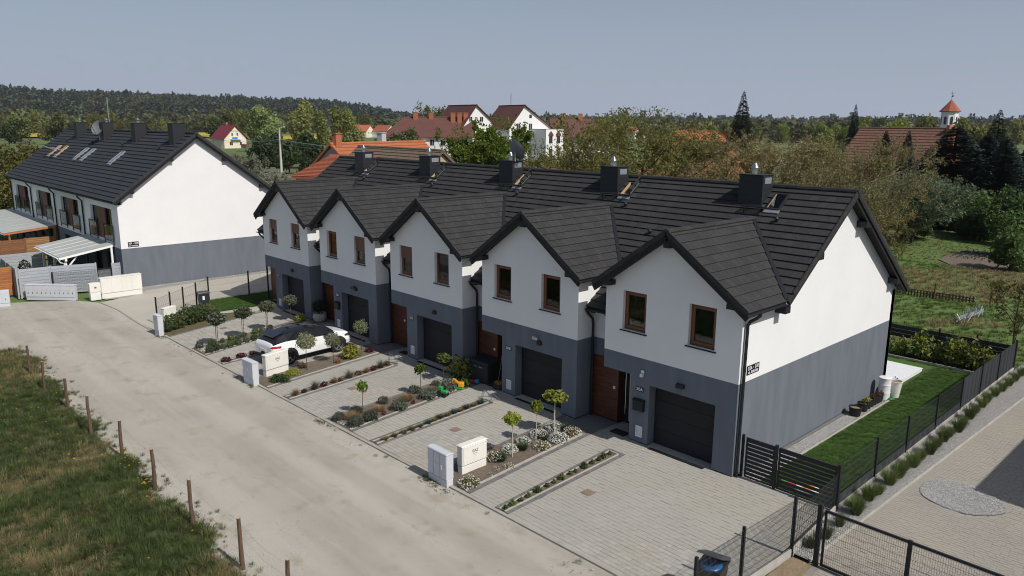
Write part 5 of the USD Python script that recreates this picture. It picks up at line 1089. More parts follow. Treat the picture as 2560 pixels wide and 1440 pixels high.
            vv = np.concatenate([np.stack([x + r * np.cos(an), np.full(36, d - s * .01), .345 + r * np.sin(an)], 1) for r in (.21, .001)]); obj('brake_disc', MB().add(vv, [(j, (j + 1) % 36, 36 + (j + 1) % 36, 36 + j) for j in range(36)]), 'black', t)
    obj('number_plate', MB().box(-.015, .005, -.26, .26, .66, .77), 'signwhite', t); obj('plate_band', MB().box(-.018, -.004, .22, .255, .665, .765), 'bluetoy', t)
    obj('rear_trim', bevel_box(-.03, .12, -.62, .62, .36, .52, .03), 'rubber', t); obj('spoiler', MB().hexa([(.24, -.50, 1.30), (.70, -.55, 1.43), (.70, .55, 1.43), (.24, .50, 1.30)], [(.24, -.50, 1.335), (.70, -.55, 1.475), (.70, .55, 1.475), (.24, .50, 1.335)]), 'carblack', t)
build_car()

# ---------------------------------------------------------------- bins, storage box, bike racks, toys, mats
M['bluebag'] = mat('dark_blue_bag', (.012, .075, .20), rough=.4); M['bin'] = mat('dark_green_grey_bin', (.022, .026, .028), rough=.5); M['lidgrey'] = mat('dark_grey_lid', (.045, .048, .052), rough=.55)
def wheelie_bin(label, loc, rotz, lid_open=False, s=1.0, bag=False):
    t = thing('wheelie_bin', label, 'bin', loc, rotz, s)
    b = MB().hexa([(-.22, -.23, .06), (.22, -.23, .06), (.22, .23, .06), (-.22, .23, .06)], [(-.28, -.31, .96), (.28, -.31, .96), (.28, .31, .96), (-.28, .31, .96)]); obj('bin_body', b, 'bin', t)
    obj('rim', ring_xy(-.305, .305, -.335, .335, .955, 1.0, .05), 'bin', t)
    lid = MB().hexa([(-.31, -.36, 1.0), (.31, -.36, 1.0), (.31, .34, 1.0), (-.31, .34, 1.0)], [(-.27, -.32, 1.06), (.27, -.32, 1.06), (.29, .34, 1.075), (-.29, .34, 1.075)])
    v, f = lid.mesh()
    if lid_open: a = math.radians(-28); c, s_ = math.cos(a), math.sin(a); w = v - (0, .34, 1.0); v = np.stack([w[:, 0], w[:, 1] * c - w[:, 2] * s_ + .34, w[:, 1] * s_ + w[:, 2] * c + 1.0], 1)
    l = obj('lid', (v, f), 'lidgrey' if lid_open else 'bin', t); obj('handle', MB().tube([(-.2, .40, .98), (.2, .40, .98)], .018, 8).box(-.2, -.16, .3, .41, .96, 1.0).box(.16, .2, .3, .41, .96, 1.0), 'bin', t)
    for x in (-.24, .24): an = np.arange(18) * np.pi / 9; vv = np.concatenate([np.stack([np.full(18, x + dx), .27 + r * np.cos(an), .1 + r * np.sin(an)], 1) for r, dx in ((.001, -.03), (.1, -.03), (.1, .03), (.001, .03))]); obj('wheel', MB().add(vv, [(i * 18 + j, i * 18 + (j + 1) % 18, (i + 1) * 18 + (j + 1) % 18, (i + 1) * 18 + j) for i in range(3) for j in range(18)]), 'rubber', t)
    if bag:
        mm = trimesh.creation.icosphere(2); v = mm.vertices * (.26, .3, .10) + (0, -.05, .98); v += .025 * (meshkit.noise(v * 11)[:, None] - .5); obj('bin_bag', (v, np.array(mm.faces)), 'bluebag', t, smooth=True)
    else: obj('sticker', MB().box(.26, .275, -.08, .08, .62, .86) if False else MB().hexa([(.252, -.09, .58), (.256, -.09, .58), (.256, .05, .58), (.252, .05, .58)], [(.272, -.09, .84), (.276, -.09, .84), (.276, .05, .84), (.272, .05, .84)]), 'signwhite', t)
    return t
def ring_xy(x0, x1, y0, y1, z0, z1, w): return MB().box(x0, x1, y0, y0 + w, z0, z1).box(x0, x1, y1 - w, y1, z0, z1).box(x0, x0 + w, y0 + w, y1 - w, z0, z1).box(x1 - w, x1, y0 + w, y1 - w, z0, z1)
wheelie_bin('dark wheelie bin with a white sticker standing on the small lawn by the far fence', (-32.75, -3.25, .02), math.radians(-10), s=.92)
wheelie_bin('dark wheelie bin with lid ajar over a blue bag by the near wire fence', (3.02, -6.02, .03), math.radians(12), True, s=.98, bag=True)
sb = thing('storage_box', 'tall dark plastic storage box standing beside the door of house 10B', 'storage box', (-12.62, .05, .03), 0)
obj('box_body', bevel_box(0, 1.15, 0, .74, 0, .80, .02), 'anthracite', sb)
v, f = MB().hexa([(-.03, -.03, .80), (1.18, -.03, .80), (1.18, .77, .80), (-.03, .77, .80)], [(.02, .04, .90), (1.13, .04, .90), (1.16, .77, .98), (0, .77, .98)]).mesh(); obj('lid', (v, f), 'anthracite', sb)
obj('door', bevel_box(.03, .56, -.012, -.002, .04, .76, .004), 'anthracite', sb); obj('door', bevel_box(.59, 1.12, -.012, -.002, .04, .76, .004), 'anthracite', sb); obj('handle', MB().box(.32, .50, -.03, -.012, .66, .69).box(.65, .83, -.03, -.012, .66, .69), 'zinc', sb)
br = thing('broom', 'broom with a pale wooden stick leaning by the door of house 10B', 'broom', (-11.42, .72, .03)); obj('stick', MB().tube([(0, -.1, .02), (.02, .13, 1.25)], .014, 6), 'pale_wood', br); obj('brush', MB().box(-.15, .15, -.14, -.06, 0, .08), 'black', br)
def bike_rack(label, loc, rotz):
    t = thing('bike_rack', label, 'bike rack', loc, rotz)
    for i in range(2):
        x = i * .5
        for dx in (-.035, .035): obj('hoop', MB().tube([(x + dx, -.22, .02), (x + dx, -.2, .2), (x + dx, -.1, .36), (x + dx, .12, .16), (x + dx, .24, .02)], .012, 6), 'steel', t)
    obj('base_bar', MB().tube([(-.12, -.22, .02), (.62, -.22, .02)], .014, 6).tube([(-.12, .24, .02), (.62, .24, .02)], .014, 6), 'steel', t)
    return t
bike_rack('chrome bike rack at the head of the planted strip in front of house 10B', (-10.35, -1.0, .03), 0)
bike_rack('chrome bike rack at the head of the planted strip in front of house 10C', (-16.9, -.95, .03), .15)
def mat_thing(label, x0, x1, y0, y1): 
    t = thing('door_mat', label, 'door mat', (0, 0, 0)); obj('mat_surface', MB().box(x0, x1, y0, y1, .03, .048), 'rubber', t)
mat_thing('black door mat in front of the door of house 10A', -4.88, -4.26, .0, .38); mat_thing('black door mat in front of the door of house 10B', -11.42, -10.8, .05, .4); mat_thing('black door mat in front of the door of house 10C', -17.82, -17.25, .02, .38)
M['toyyellow'] = mat('yellow_toy_plastic', (.75, .33, .01), rough=.4); M['toygreen'] = mat('green_toy_plastic', (.02, .30, .06), rough=.4); M['toyred'] = mat('red_toy_plastic', (.5, .03, .02), rough=.4)
t = thing('toy_digger', 'yellow plastic toy digger on a green base in the middle flower bed', 'toy', (-11.9, -1.12, .05), .6)
obj('base', bevel_box(-.18, .18, -.12, .12, 0, .07, .02), 'toygreen', t); obj('cab', bevel_box(-.02, .2, -.1, .1, .09, .28, .02), 'toyyellow', t); obj('arm', MB().bar((-.02, 0, .22), (-.22, 0, .38), .08, .09).bar((-.22, 0, .38), (-.34, 0, .3), .09, .1), 'toyyellow', t)
t = thing('toy_tractor', 'small green toy tractor in the middle flower bed', 'toy', (-11.66, -2.15, .05), .4)
obj('tractor_body', bevel_box(-.2, .2, -.07, .07, .12, .24, .02), 'toygreen', t); obj('cab', bevel_box(-.18, -.02, -.08, .08, .25, .38, .01), 'toygreen', t)
for x, r_ in ((-.12, .12), (.14, .08)):
    for y in (-.1, .1): an = np.arange(16) * np.pi / 8; vv = np.concatenate([np.stack([x + q * np.cos(an), np.full(16, y + dy), r_ + q * np.sin(an)], 1) for q, dy in ((.001, -.03), (r_, -.03), (r_, .03), (.001, .03))]); obj('wheel', MB().add(vv, [(i * 16 + j, i * 16 + (j + 1) % 16, (i + 1) * 16 + (j + 1) % 16, (i + 1) * 16 + j) for i in range(3) for j in range(16)]), 'rubber', t)
t = thing('toy_truck', 'low red and blue toy truck on the ground in front of the storage box', 'toy', (-12.0, -.2, .03), .2); obj('truck_bed', bevel_box(-.2, .05, -.08, .08, .04, .13, .01), 'toyred', t); obj('cab', bevel_box(.06, .2, -.08, .08, .04, .19, .02), 'bluetoy', t); obj('wheels', MB().box(-.16, -.08, -.09, .09, 0, .07).box(.06, .14, -.09, .09, 0, .07), 'rubber', t)

# ---------------------------------------------------------------- plants: prototypes
def foliage(n, rx, ry, rz, leaf, seed, shell=.55, c=(0, 0, 0), lump=.25, aspect=1.6, fold=False, flat=0.0):
    r = np.random.default_rng(seed); d = r.normal(size=(n, 3)); d /= np.linalg.norm(d, axis=1, keepdims=True)
    rad = shell + (1 - shell) * r.random(n) ** .6; lm = 1 - lump + 2 * lump * meshkit.noise(d * 2.3 + seed, seed)
    p = d * (rad * lm)[:, None] * (rx, ry, rz) + np.asarray(c)
    nrm = d * .6 + r.normal(size=(n, 3)) * .7 + (0, 0, flat); nrm /= np.linalg.norm(nrm, axis=1, keepdims=True)
    a = np.cross(nrm, r.normal(size=(n, 3))); a /= np.linalg.norm(a, axis=1, keepdims=True); b = np.cross(nrm, a); s = leaf * r.uniform(.6, 1.25, n)[:, None]
    v = np.stack([p - a * s * aspect * .5, p - b * s * .5 + nrm * s * .12, p + a * s * aspect * .5, p + b * s * .5 + nrm * s * .12], 1).reshape(-1, 3)
    i = np.arange(n) * 4; f = np.concatenate([np.stack([i, i + 1, i + 2], 1), np.stack([i, i + 2, i + 3], 1)])
    return MB().add(v, f)
def tuft(n, h, spread, seed, w=.012, droop=.5, base=.05):
    r = np.random.default_rng(seed); an = r.uniform(0, 2 * np.pi, n); L = h * r.uniform(.55, 1.1, n); out = spread * r.random(n) ** .7; b0 = np.stack([np.cos(an), np.sin(an)], 1) * (base * r.random(n) ** .5)[:, None]
    dirx = np.stack([np.cos(an), np.sin(an)], 1); sd = np.stack([-dirx[:, 1], dirx[:, 0]], 1); vs = []
    for t, wf in ((0, 1), (.55, .8), (1, .08)):
        ce = b0 + dirx * (out * t ** 1.6)[:, None]; z = L * (t - droop * (out / max(spread, 1e-6)) * .55 * t ** 2.5)
        for sg in (-1, 1): vs.append(np.c_[ce + sd * (sg * w * wf * .5), z])
    v = np.stack(vs, 1).reshape(-1, 3); i = np.arange(n) * 6; f = np.concatenate([np.stack([i + a, i + b, i + c], 1) for a, b, c in ((0, 1, 3), (0, 3, 2), (2, 3, 5), (2, 5, 4))])
    return MB().add(v, f)
L = {}
def lm(name, c1, c2, **k): M[name] = leaf_mat(name, c1, c2, **k)
lm('lf_green', (.055, .105, .022), (.09, .14, .035)); lm('lf_dark', (.028, .052, .016), (.050, .074, .022)); lm('lf_bright', (.10, .19, .015), (.16, .24, .025)); lm('lf_yellowgreen', (.20, .24, .025), (.28, .29, .05)); lm('lf_lemon', (.28, .30, .03), (.36, .34, .06))
lm('lf_greygreen', (.105, .125, .092), (.15, .165, .13)); lm('lf_cream', (.42, .42, .28), (.30, .33, .16), piece=.25); lm('lf_tan', (.36, .245, .125), (.28, .19, .10)); lm('lf_brown', (.15, .085, .045), (.11, .075, .045)); lm('lf_greybrown', (.20, .17, .12), (.15, .135, .09)); lm('lf_purple', (.12, .015, .035), (.08, .012, .025)); lm('lf_white', (.74, .74, .73), (.62, .63, .60), trans=.2, piece=.12)
lm('lf_bluegreen', (.055, .105, .085), (.08, .125, .09)); lm('lf_olive', (.10, .102, .025), (.14, .13, .038)); lm('lf_tanolive', (.19, .15, .05), (.13, .125, .04)); lm('lf_rhod', (.070, .098, .036), (.145, .145, .065)); lm('lf_apple', (.085, .13, .065), (.14, .18, .10), trans=.45); lm('lf_spruce', (.022, .040, .034), (.038, .060, .048), trans=.05); lm('lf_spruce2', (.012, .024, .015), (.022, .036, .02), trans=.05)
lm('lf_walnut', (.18, .175, .040), (.225, .215, .06), trans=.45); lm('lf_bud', (.20, .165, .065), (.17, .16, .055), trans=.4); lm('lf_maple', (.12, .185, .010), (.165, .225, .018), trans=.5); lm('lf_willow', (.21, .26, .10), (.26, .30, .13)); lm('lf_blossom', (.44, .43, .34), (.26, .27, .17)); lm('lf_birch', (.17, .185, .05), (.21, .215, .065)); lm('lf_far', (.115, .14, .040), (.16, .17, .055)); lm('lf_lime', (.17, .215, .035), (.21, .25, .05)); lm('lf_pine', (.014, .026, .016), (.024, .038, .02), trans=.05); lm('lf_orange', (.5, .16, .04), (.4, .1, .04)); lm('lf_yellow', (.75, .55, .01), (.7, .45, .01))
lm('gr_green', (.052, .082, .018), (.088, .108, .030), trans=.3, rough=.7); lm('gr_lush', (.036, .072, .014), (.058, .090, .022), trans=.3, rough=.7); lm('gr_dry', (.27, .215, .105), (.185, .155, .07), trans=.2, rough=.8); lm('gr_meadow', (.070, .130, .018), (.10, .15, .03), trans=.35, rough=.7); lm('gr_lawn', (.048, .110, .012), (.068, .135, .02), trans=.25, rough=.7)

lm('lf_olivegrass', (.075, .115, .028), (.12, .145, .045))
PROTO = {}
def plant(kind, builder, name, label, cat, loc, rotz=0.0, scale=1.0, group=None):
    """first of a kind is built in place, the others reference it"""
    if kind not in PROTO:
        t = thing(name, label, cat, loc, rotz, scale, group); builder(t); PROTO[kind] = t; return t
    return dup(PROTO[kind], label, loc, rotz, scale, group)
R = random.Random(5)
def ball_tree(leaf, n, rx, rz, h, seed, stem='trunk', lsz=.06, stake=False, extra=None, shell=.5, lump=.25, r0=.014, two=False):
    def b(t):
        obj('crown', foliage(n, rx, rx, rz, lsz, seed, shell, (0, 0, h), lump), leaf, t)
        if extra: obj('crown_tips', foliage(int(n * .35), rx * 1.05, rx * 1.05, rz * 1.05, lsz * .9, seed + 1, .85, (0, 0, h + .02), lump), extra, t)
        s = MB().tube([(0, 0, 0), (.015, .01, h * .5), (0, 0, h + rz * .3)], [r0 * 1.3, r0, r0 * .8], 7)
        for k in range(5): a = k * 1.257; s.tube([(0, 0, h - rz * .7), (rx * .5 * math.cos(a), rx * .5 * math.sin(a), h + rz * .2)], [r0 * .6, r0 * .25], 4)
        obj('stem', s, stem, t)
        if stake: obj('stake', MB().tube([(.09, .02, 0), (.085, .02, h - rz * .6)], .014, 6), 'post_wood', t)
    return b
# standard trees beside the driveway of 10E
for i, (x, y, s) in enumerate([(-24.52, -5.84, 1.04), (-25.08, -4.28, 1.0), (-25.58, -2.76, 1.0), (-26.52, -.96, .92)]):
    plant('photinia', ball_tree('lf_rhod', 620, .40, .27, 1.30, 4, lsz=.085, stake=True, extra='lf_greygreen'), 'standard_tree', 'round green standard tree with stake in the far bed, %s from the road' % ORD[i], 'tree', (x, y, .03), R.uniform(0, 6), s, 'standard trees between the far driveways')
for i, (x, y, s) in enumerate([(-18.33, -4.48, 1.1), (-18.42, -3.12, .92), (-19.38, -1.01, .95)]):
    plant('willow', ball_tree('lf_cream', 1500, .36, .34, 1.18, 8, lsz=.045, extra='lf_greygreen', shell=.35, lump=.3), 'standard_tree', 'cream white variegated ball tree beside the white car, %s from the road' % ORD[i], 'tree', (x, y, .03), R.uniform(0, 6), s, 'variegated trees beside the white car')
lm('lf_bright2', (.11, .17, .022), (.17, .21, .045))
for i, (x, y, s) in enumerate([(-12.07, -5.61, (.9, .9, 1.0)), (-12.34, -2.75, (1.05, 1.05, .98)), (-13.10, -.96, (1.5, 1.5, .9))]):
    plant('youngtree', ball_tree('lf_bright2', 240, .22, .20, 1.14, 13, lsz=.08, shell=.2, lump=.45), 'standard_tree', 'slender young tree with small green head in the second bed, %s from the road' % ORD[i], 'tree', (x, y, .03), R.uniform(0, 6), s, 'young trees in the second bed')
for i, (x, y, s) in enumerate([(-5.68, -4.01, (1.0, 1.0, 1.0)), (-5.84, -2.75, (.78, .78, 1.03)), (-5.99, -1.66, (1.45, 1.45, 1.05))]):
    plant('maple_std', ball_tree('lf_yellowgreen', 520, .27, .19, 1.34, 17, 'trunk_white', .085, shell=.2, lump=.45, r0=.018), 'standard_tree', 'white stemmed yellow green umbrella tree in the nearest bed, %s from the road' % ORD[i], 'tree', (x, y, .03), R.uniform(0, 6), s, 'white stemmed trees in the nearest bed')
def bush(leaf, n, rx, rz, seed, lsz, extra=None, shell=.45, lump=.3, up=.7):
    def b(t):
        obj('foliage', foliage(n, rx, rx, rz, lsz, seed, shell, (0, 0, rz * up), lump), leaf, t)
        if extra: obj('tips', foliage(int(n * .4), rx, rx, rz, lsz * .9, seed + 3, .8, (0, 0, rz * (up + .06)), lump), extra, t)
        obj('stems', MB().tube([(0, 0, 0), (.02, 0, rz * .8)], .012, 4).tube([(0, 0, 0), (-.05, .04, rz * .7)], .01, 4), 'trunk', t)
    return b
def tuftp(leaf, n, h, sp, seed, w=.012, droop=.5, base=.05):
    return lambda t: obj('blades', tuft(n, h, sp, seed, w, droop, base), leaf, t)
G1 = 'bushes in the far planted bed'
for i, (x, y, s, kd) in enumerate([(-24.81, -6.65, 1.0, 'g'), (-23.73, -6.6, .95, 'g'), (-24.6, -6.1, 1.1, 'n'), (-24.2, -6.45, .7, 'n'), (-23.85, -6.25, 1.0, 'n'), (-23.92, -5.85, .8, 'g'), (-25.0, -5.45, .7, 'n'), (-25.1, -4.95, .95, 'n'), (-23.98, -5.5, 1.0, 'n'), (-24.1, -5.05, .95, 'n'), (-25.15, -4.55, .8, 'g'), (-24.25, -4.55, .8, 'g'), (-25.3, -4.2, .75, 'n'), (-25.5, -3.5, .9, 'n'), (-25.45, -3.15, .9, 'g'), (-24.35, -4.1, .95, 'n'), (-24.62, -3.55, .85, 'n'), (-25.6, -2.65, .95, 'n')]):
    k = sum(1 for q in range(i))
    plant('cushion_' + kd, bush('lf_greygreen' if kd == 'g' else 'lf_green', 330, .20, .19, 21, .045, shell=.6, lump=.15), 'cushion_bush', ('grey green' if kd == 'g' else 'green') + ' cushion bush in the bed left of the white car, %s from the road' % ORD[i], 'bush', (x, y, .03), R.uniform(0, 6), s, G1)
for i, (x, y, s) in enumerate([(-21.85, -6.62, 1.0), (-22.0, -5.83, 1.0), (-22.13, -5.22, .75), (-22.2, -4.9, .5), (-18.79, -.96, 1.0)]):
    plant('purple', bush('lf_purple', 260, .24, .13, 25, .05, shell=.5, lump=.25), 'purple_bush', 'dark purple low bush in the strip behind the white car, %s from the road' % ORD[i] if i < 4 else 'dark purple low bush at the house end of the bed beside the white car', 'bush', (x, y, .03), R.uniform(0, 6), s)
plant('goldbush', bush('lf_lemon', 700, .30, .28, 27, .06, 'lf_yellowgreen', .35, .45), 'golden_bush', 'bright yellow green bush beside the front wheel of the white car', 'bush', (-18.62, -2.1, .03), .5, (1.25, 1.6, 1.2))
plant('goldbush', None, 'golden_bush', 'small yellow green bush at the house end of the far planted bed', 'bush', (-26.2, -.55, .03), 1.5, .85)
plant('juniper', bush('lf_dark', 500, .45, .14, 29, .07, 'lf_green', .2, .4), 'juniper', 'flat dark green juniper in front of the gas cabinet by the white car', 'bush', (-17.75, -6.05, .03), .3, (1.0, .8, 1.0))
plant('juniper_y', bush('lf_yellowgreen', 350, .32, .13, 30, .05, 'lf_lemon', .2, .4), 'juniper', 'flat yellow green juniper beside the gas cabinet by the white car', 'bush', (-18.2, -5.25, .03), .3, 1.0)
plant('brownshrub', bush('lf_brown', 220, .2, .17, 31, .05), 'brown_bush', 'small brown withered bush under the first cream white ball tree', 'bush', (-18.7, -4.5, .03), 0, .9)
plant('tulips', bush('lf_orange', 60, .16, .13, 33, .05, 'lf_green', .3), 'orange_flowers', 'orange flowering clump under the middle cream white ball tree', 'flowers', (-18.28, -3.0, .03), 0, .9)
# strip in front of 10C
kinds = {'t': ('lf_tan', .16), 'b': ('lf_brown', .11), 'g': ('lf_greybrown', .22), 'p': ('lf_purple', .16)}
nm = {'t': 'tan', 'b': 'small brown', 'g': 'large grey brown', 'p': 'purple'}
for i, (x, y, k, s) in enumerate([(-15.72, -6.4, 't', 1.05), (-15.8, -6.0, 'b', 1), (-15.82, -5.5, 'g', 1), (-15.9, -5.05, 'p', 1), (-16.0, -4.5, 't', .95), (-16.05, -4.18, 'b', 1), (-16.1, -3.7, 'g', 1.05), (-16.22, -3.2, 'b', 1.3), (-16.25, -2.75, 't', .95), (-16.33, -2.35, 'p', 1), (-16.4, -1.9, 'g', 1.0), (-16.55, -1.5, 'b', 1.2)]):
    lf, r_ = kinds[k]; plant('strip_' + k, (lambda t, lf=lf, r_=r_: obj('blades', tuft(260, r_ * 1.9, r_ * 1.5, 41, .009, .6, r_ * .35), lf, t)) if k in 'tg' else bush(lf, 180, r_, r_ * .8, 42, .045), 'low_plant', '%s tufted plant in the narrow strip before house 10C, %s from the road' % (nm[k], ORD[i]), 'plant', (x, y, .03), R.uniform(0, 6), s, 'plants in the strip before house 10C')
# bed before 10B
for i, (x, y, s) in enumerate([(-11.42, -6.35, 1.0), (-12.3, -6.5, .8), (-12.4, -5.7, .82), (-11.5, -5.65, .98), (-12.62, -4.35, .75), (-11.65, -4.25, 1.1), (-12.75, -2.75, .85), (-11.85, -2.75, 1.15), (-12.85, -1.6, .65), (-12.1, -1.5, 1.2)]):
    plant('lavender', lambda t: (obj('foliage', foliage(420, .30, .30, .22, .05, 51, .55, (0, 0, .17), .2), 'lf_greygreen', t), obj('spikes', tuft(150, .42, .34, 52, .010, .25, .14), 'lf_greygreen', t)), 'lavender_bush', 'rounded grey green lavender bush in the bed before house 10B, %s from the road' % ORD[i], 'bush', (x, y, .03), R.uniform(0, 6), s, 'lavender bushes in the bed before house 10B')
for i, (x, y, s) in enumerate([(-11.95, -6.12, 1.1), (-12.05, -4.9, .85), (-12.22, -3.5, 1.05), (-12.4, -2.1, .8)]):
    plant('strawgrass', lambda t: obj('blades', tuft(420, .34, .36, 55, .010, .9, .14), 'lf_tan', t), 'straw_grass', 'dome of dry straw coloured grass in the bed before house 10B, %s from the road' % ORD[i], 'ornamental grass', (x, y, .03), R.uniform(0, 6), s, 'straw grasses in the bed before house 10B')
for i, (x, y) in enumerate([(-11.6, -5.0), (-11.8, -3.5)]): plant('smallpurple', bush('lf_purple', 50, .09, .1, 57, .04), 'purple_plant', 'tiny purple plant in the bed before house 10B, %s from the road' % ORD[i], 'plant', (x, y, .03), i, 1)
plant('laurel', bush('lf_yellowgreen', 260, .55, .5, 59, .13, 'lf_dark', .2, .35, .85), 'laurel_bush', 'big dark and yellow leaved laurel bush beside the storage box', 'bush', (-12.95, -.1, .03), 0, 1.0)
plant('laurel2', bush('lf_green', 160, .24, .22, 60, .09), 'laurel_bush', 'small green leafy bush beside the yellow toy digger', 'bush', (-11.95, -.75, .03), 0, 1.0)
for i, (x, y, k, s) in enumerate([(-9.62, -6.3, 't', .9), (-9.62, -5.9, 't', .9), (-9.64, -5.5, 't', .9), (-9.68, -5.12, 't', 1), (-9.72, -4.74, 't', .9), (-9.78, -4.33, 'b', 1), (-9.82, -4.02, 't', .9), (-9.88, -3.7, 'b', 1.1), (-9.88, -3.36, 't', .9), (-9.93, -2.98, 'b', 1.1), (-9.92, -2.68, 't', .9), (-9.98, -2.34, 'b', 1.1), (-10.0, -1.95, 't', .9), (-10.02, -1.58, 'b', 1.15)]):
    plant('bstrip_' + k, (lambda t, k=k: obj('blades', tuft(200, .20, .20, 61, .010, .6, .07), 'lf_bluegreen' if k == 'b' else 'lf_tanolive', t)), 'low_grass', ('blue green' if k == 'b' else 'olive tan') + ' grass tuft in the narrow strip before house 10B, %s from the road' % ORD[i], 'ornamental grass', (x, y, .03), R.uniform(0, 6), s, 'grass tufts in the strip before house 10B')
# nearest bed: white flower mounds, dark tufts; nearest strip
def mound(full):
    def b(t):
        obj('leaves', foliage(380, .30, .30, .15, .05, 71, .5, (0, 0, .08), .2, flat=.6), 'lf_green' if full else 'lf_tanolive', t)
        fl = foliage(900 if full else 300, .32, .32, .175, .036, 73, .93 if full else .8, (0, 0, .09), .2, aspect=1.0, flat=1.4); obj('flowers', fl, 'lf_white', t)
    return b
for i, (x, y, full, s) in enumerate([(-5.12, -6.32, 0, 1.05), (-5.2, -5.42, 0, .3), (-5.2, -4.62, 0, .55), (-5.35, -5.02, 0, .4), (-5.95, -4.55, 0, .95), (-6.07, -3.74, 1, .85), (-6.26, -2.94, 1, .78), (-6.26, -2.17, 1, .95), (-6.38, -1.28, 1, .95), (-5.5, -2.8, 0, .95), (-5.55, -1.93, 1, 1.05), (-5.65, -1.13, 0, 1.0)]):
    plant('mound%d' % full, mound(full), 'flower_mound', ('dense' if full else 'loose') + ' mound of small white flowers in the nearest bed, %s counted from the road' % ORD[i], 'flowers', (x, y, .02), R.uniform(0, 6), s, 'white flower mounds in the nearest bed')
for i, (x, y) in enumerate([(-5.71, -4.5), (-5.85, -3.35), (-5.95, -2.25), (-6.0, -1.05)]):
    plant('darktuft', tuftp('lf_dark', 260, .30, .30, 75, .012, .5, .12), 'dark_tuft', 'dark green grassy tuft between the white flowers, %s from the road' % ORD[i], 'plant', (x, y, .03), R.uniform(0, 6), 1.0, 'dark tufts in the nearest bed')
for i, (x, y, s) in enumerate([(-3.30, -6.52, .8), (-3.30, -6.25, 1.05), (-3.32, -5.9, .8), (-3.36, -5.56, .85), (-3.39, -5.15, 1.25), (-3.42, -4.7, .85), (-3.45, -4.37, .75), (-3.47, -4.02, 1.15), (-3.50, -3.58, .85), (-3.52, -3.33, .7), (-3.55, -2.88, 1.2), (-3.57, -2.45, .85), (-3.59, -2.12, .8), (-3.61, -1.85, 1.1), (-3.63, -1.5, .75)]):
    plant('stripgreen', bush('lf_green', 170, .10, .10, 77, .036, None, .3, .3), 'small_plant', 'small green plant in the narrow strip before house 10A, %s from the road' % ORD[i], 'plant', (x, y, .03), R.uniform(0, 6), s, 'small plants in the strip before house 10A')
# rhododendrons, potted plants
for i, (x, y, s) in enumerate([(-29.3, -6.2, 1.0), (-29.75, -5.35, 1.15), (-30.05, -4.6, 1.1), (-30.3, -3.85, .95), (-29.0, -6.7, .7)]):
    plant('rhod', bush('lf_rhod', 560, .55, .42, 81, .09, 'lf_green', .4, .3, .85), 'rhododendron', 'leathery leaved green bush in the farthest bed, %s' % ['beside the narrow cabinet', 'in the middle of the row', 'in front of the fence posts', 'nearest the small lawn', 'at the road corner'][i], 'bush', (x, y, .03), R.uniform(0, 6), s)
t = thing('potted_shrub', 'round shrub in a big ribbed pale stone pot beside the door of house 10D', 'potted plant', (-25.55, .25, .02))
an = np.arange(48) * 2 * np.pi / 48; rb = 1 + .035 * (np.arange(48) % 2)
pr = [(.22, 0), (.33, .08), (.37, .25), (.34, .45), (.36, .48), (.32, .48), (.30, .42), (.0, .42)]
obj('pot', MB().add(np.concatenate([np.stack([r_ * rb * np.cos(an), r_ * rb * np.sin(an), np.full(48, z)], 1) for r_, z in pr]), [(i * 48 + j, i * 48 + (j + 1) % 48, (i + 1) * 48 + (j + 1) % 48, (i + 1) * 48 + j) for i in range(7) for j in range(48)]), 'concrete', t)
obj('crown', foliage(380, .40, .40, .34, .08, 83, .5, (0, 0, .85), .3), 'lf_dark', t); obj('stem', MB().tube([(0, 0, .4), (0, 0, .8)], .03, 6), 'trunk', t)
t = thing('flower_trough', 'dark trough with yellow and red flowers on the mat of house 10B', 'potted plant', (-10.78, .05, .05), .1); obj('trough', bevel_box(-.22, .22, -.13, .13, 0, .2, .02), 'black', t); obj('flowers', foliage(160, .2, .13, .1, .05, 85, .4, (0, 0, .24)), 'lf_lemon', t); obj('red_flowers', foliage(40, .2, .13, .1, .05, 86, .8, (0, 0, .25)), 'lf_orange', t)
t = thing('thuja', 'small round dark green thuja in front of the white grey board fence', 'shrub', (-47.0, -9.3, 0)); obj('crown', foliage(400, .42, .42, .8, .10, 87, .6, (0, 0, .95), .1), 'lf_dark', t); obj('trunk', MB().tube([(0, 0, 0), (0, 0, .5)], .04, 6), 'trunk', t)
# pot contents
for i, (x, y, c) in enumerate([(.42, 8.75, 'lf_green'), (.42, 9.15, 'lf_lemon'), (.42, 9.75, 'lf_brown'), (.43, 10.05, 'lf_brown'), (.44, 10.3, 'lf_brown')]): plant('potplant_' + c, bush(c, 70, .12, .1, 89, .05), 'pot_plant', '%s plant growing in a black pot by the gable wall, %s of the five' % ({'lf_green': 'green', 'lf_lemon': 'yellow green', 'lf_brown': 'withered brown'}[c], ORD[i]), 'plant', (x, y, .32), i, 1.0)
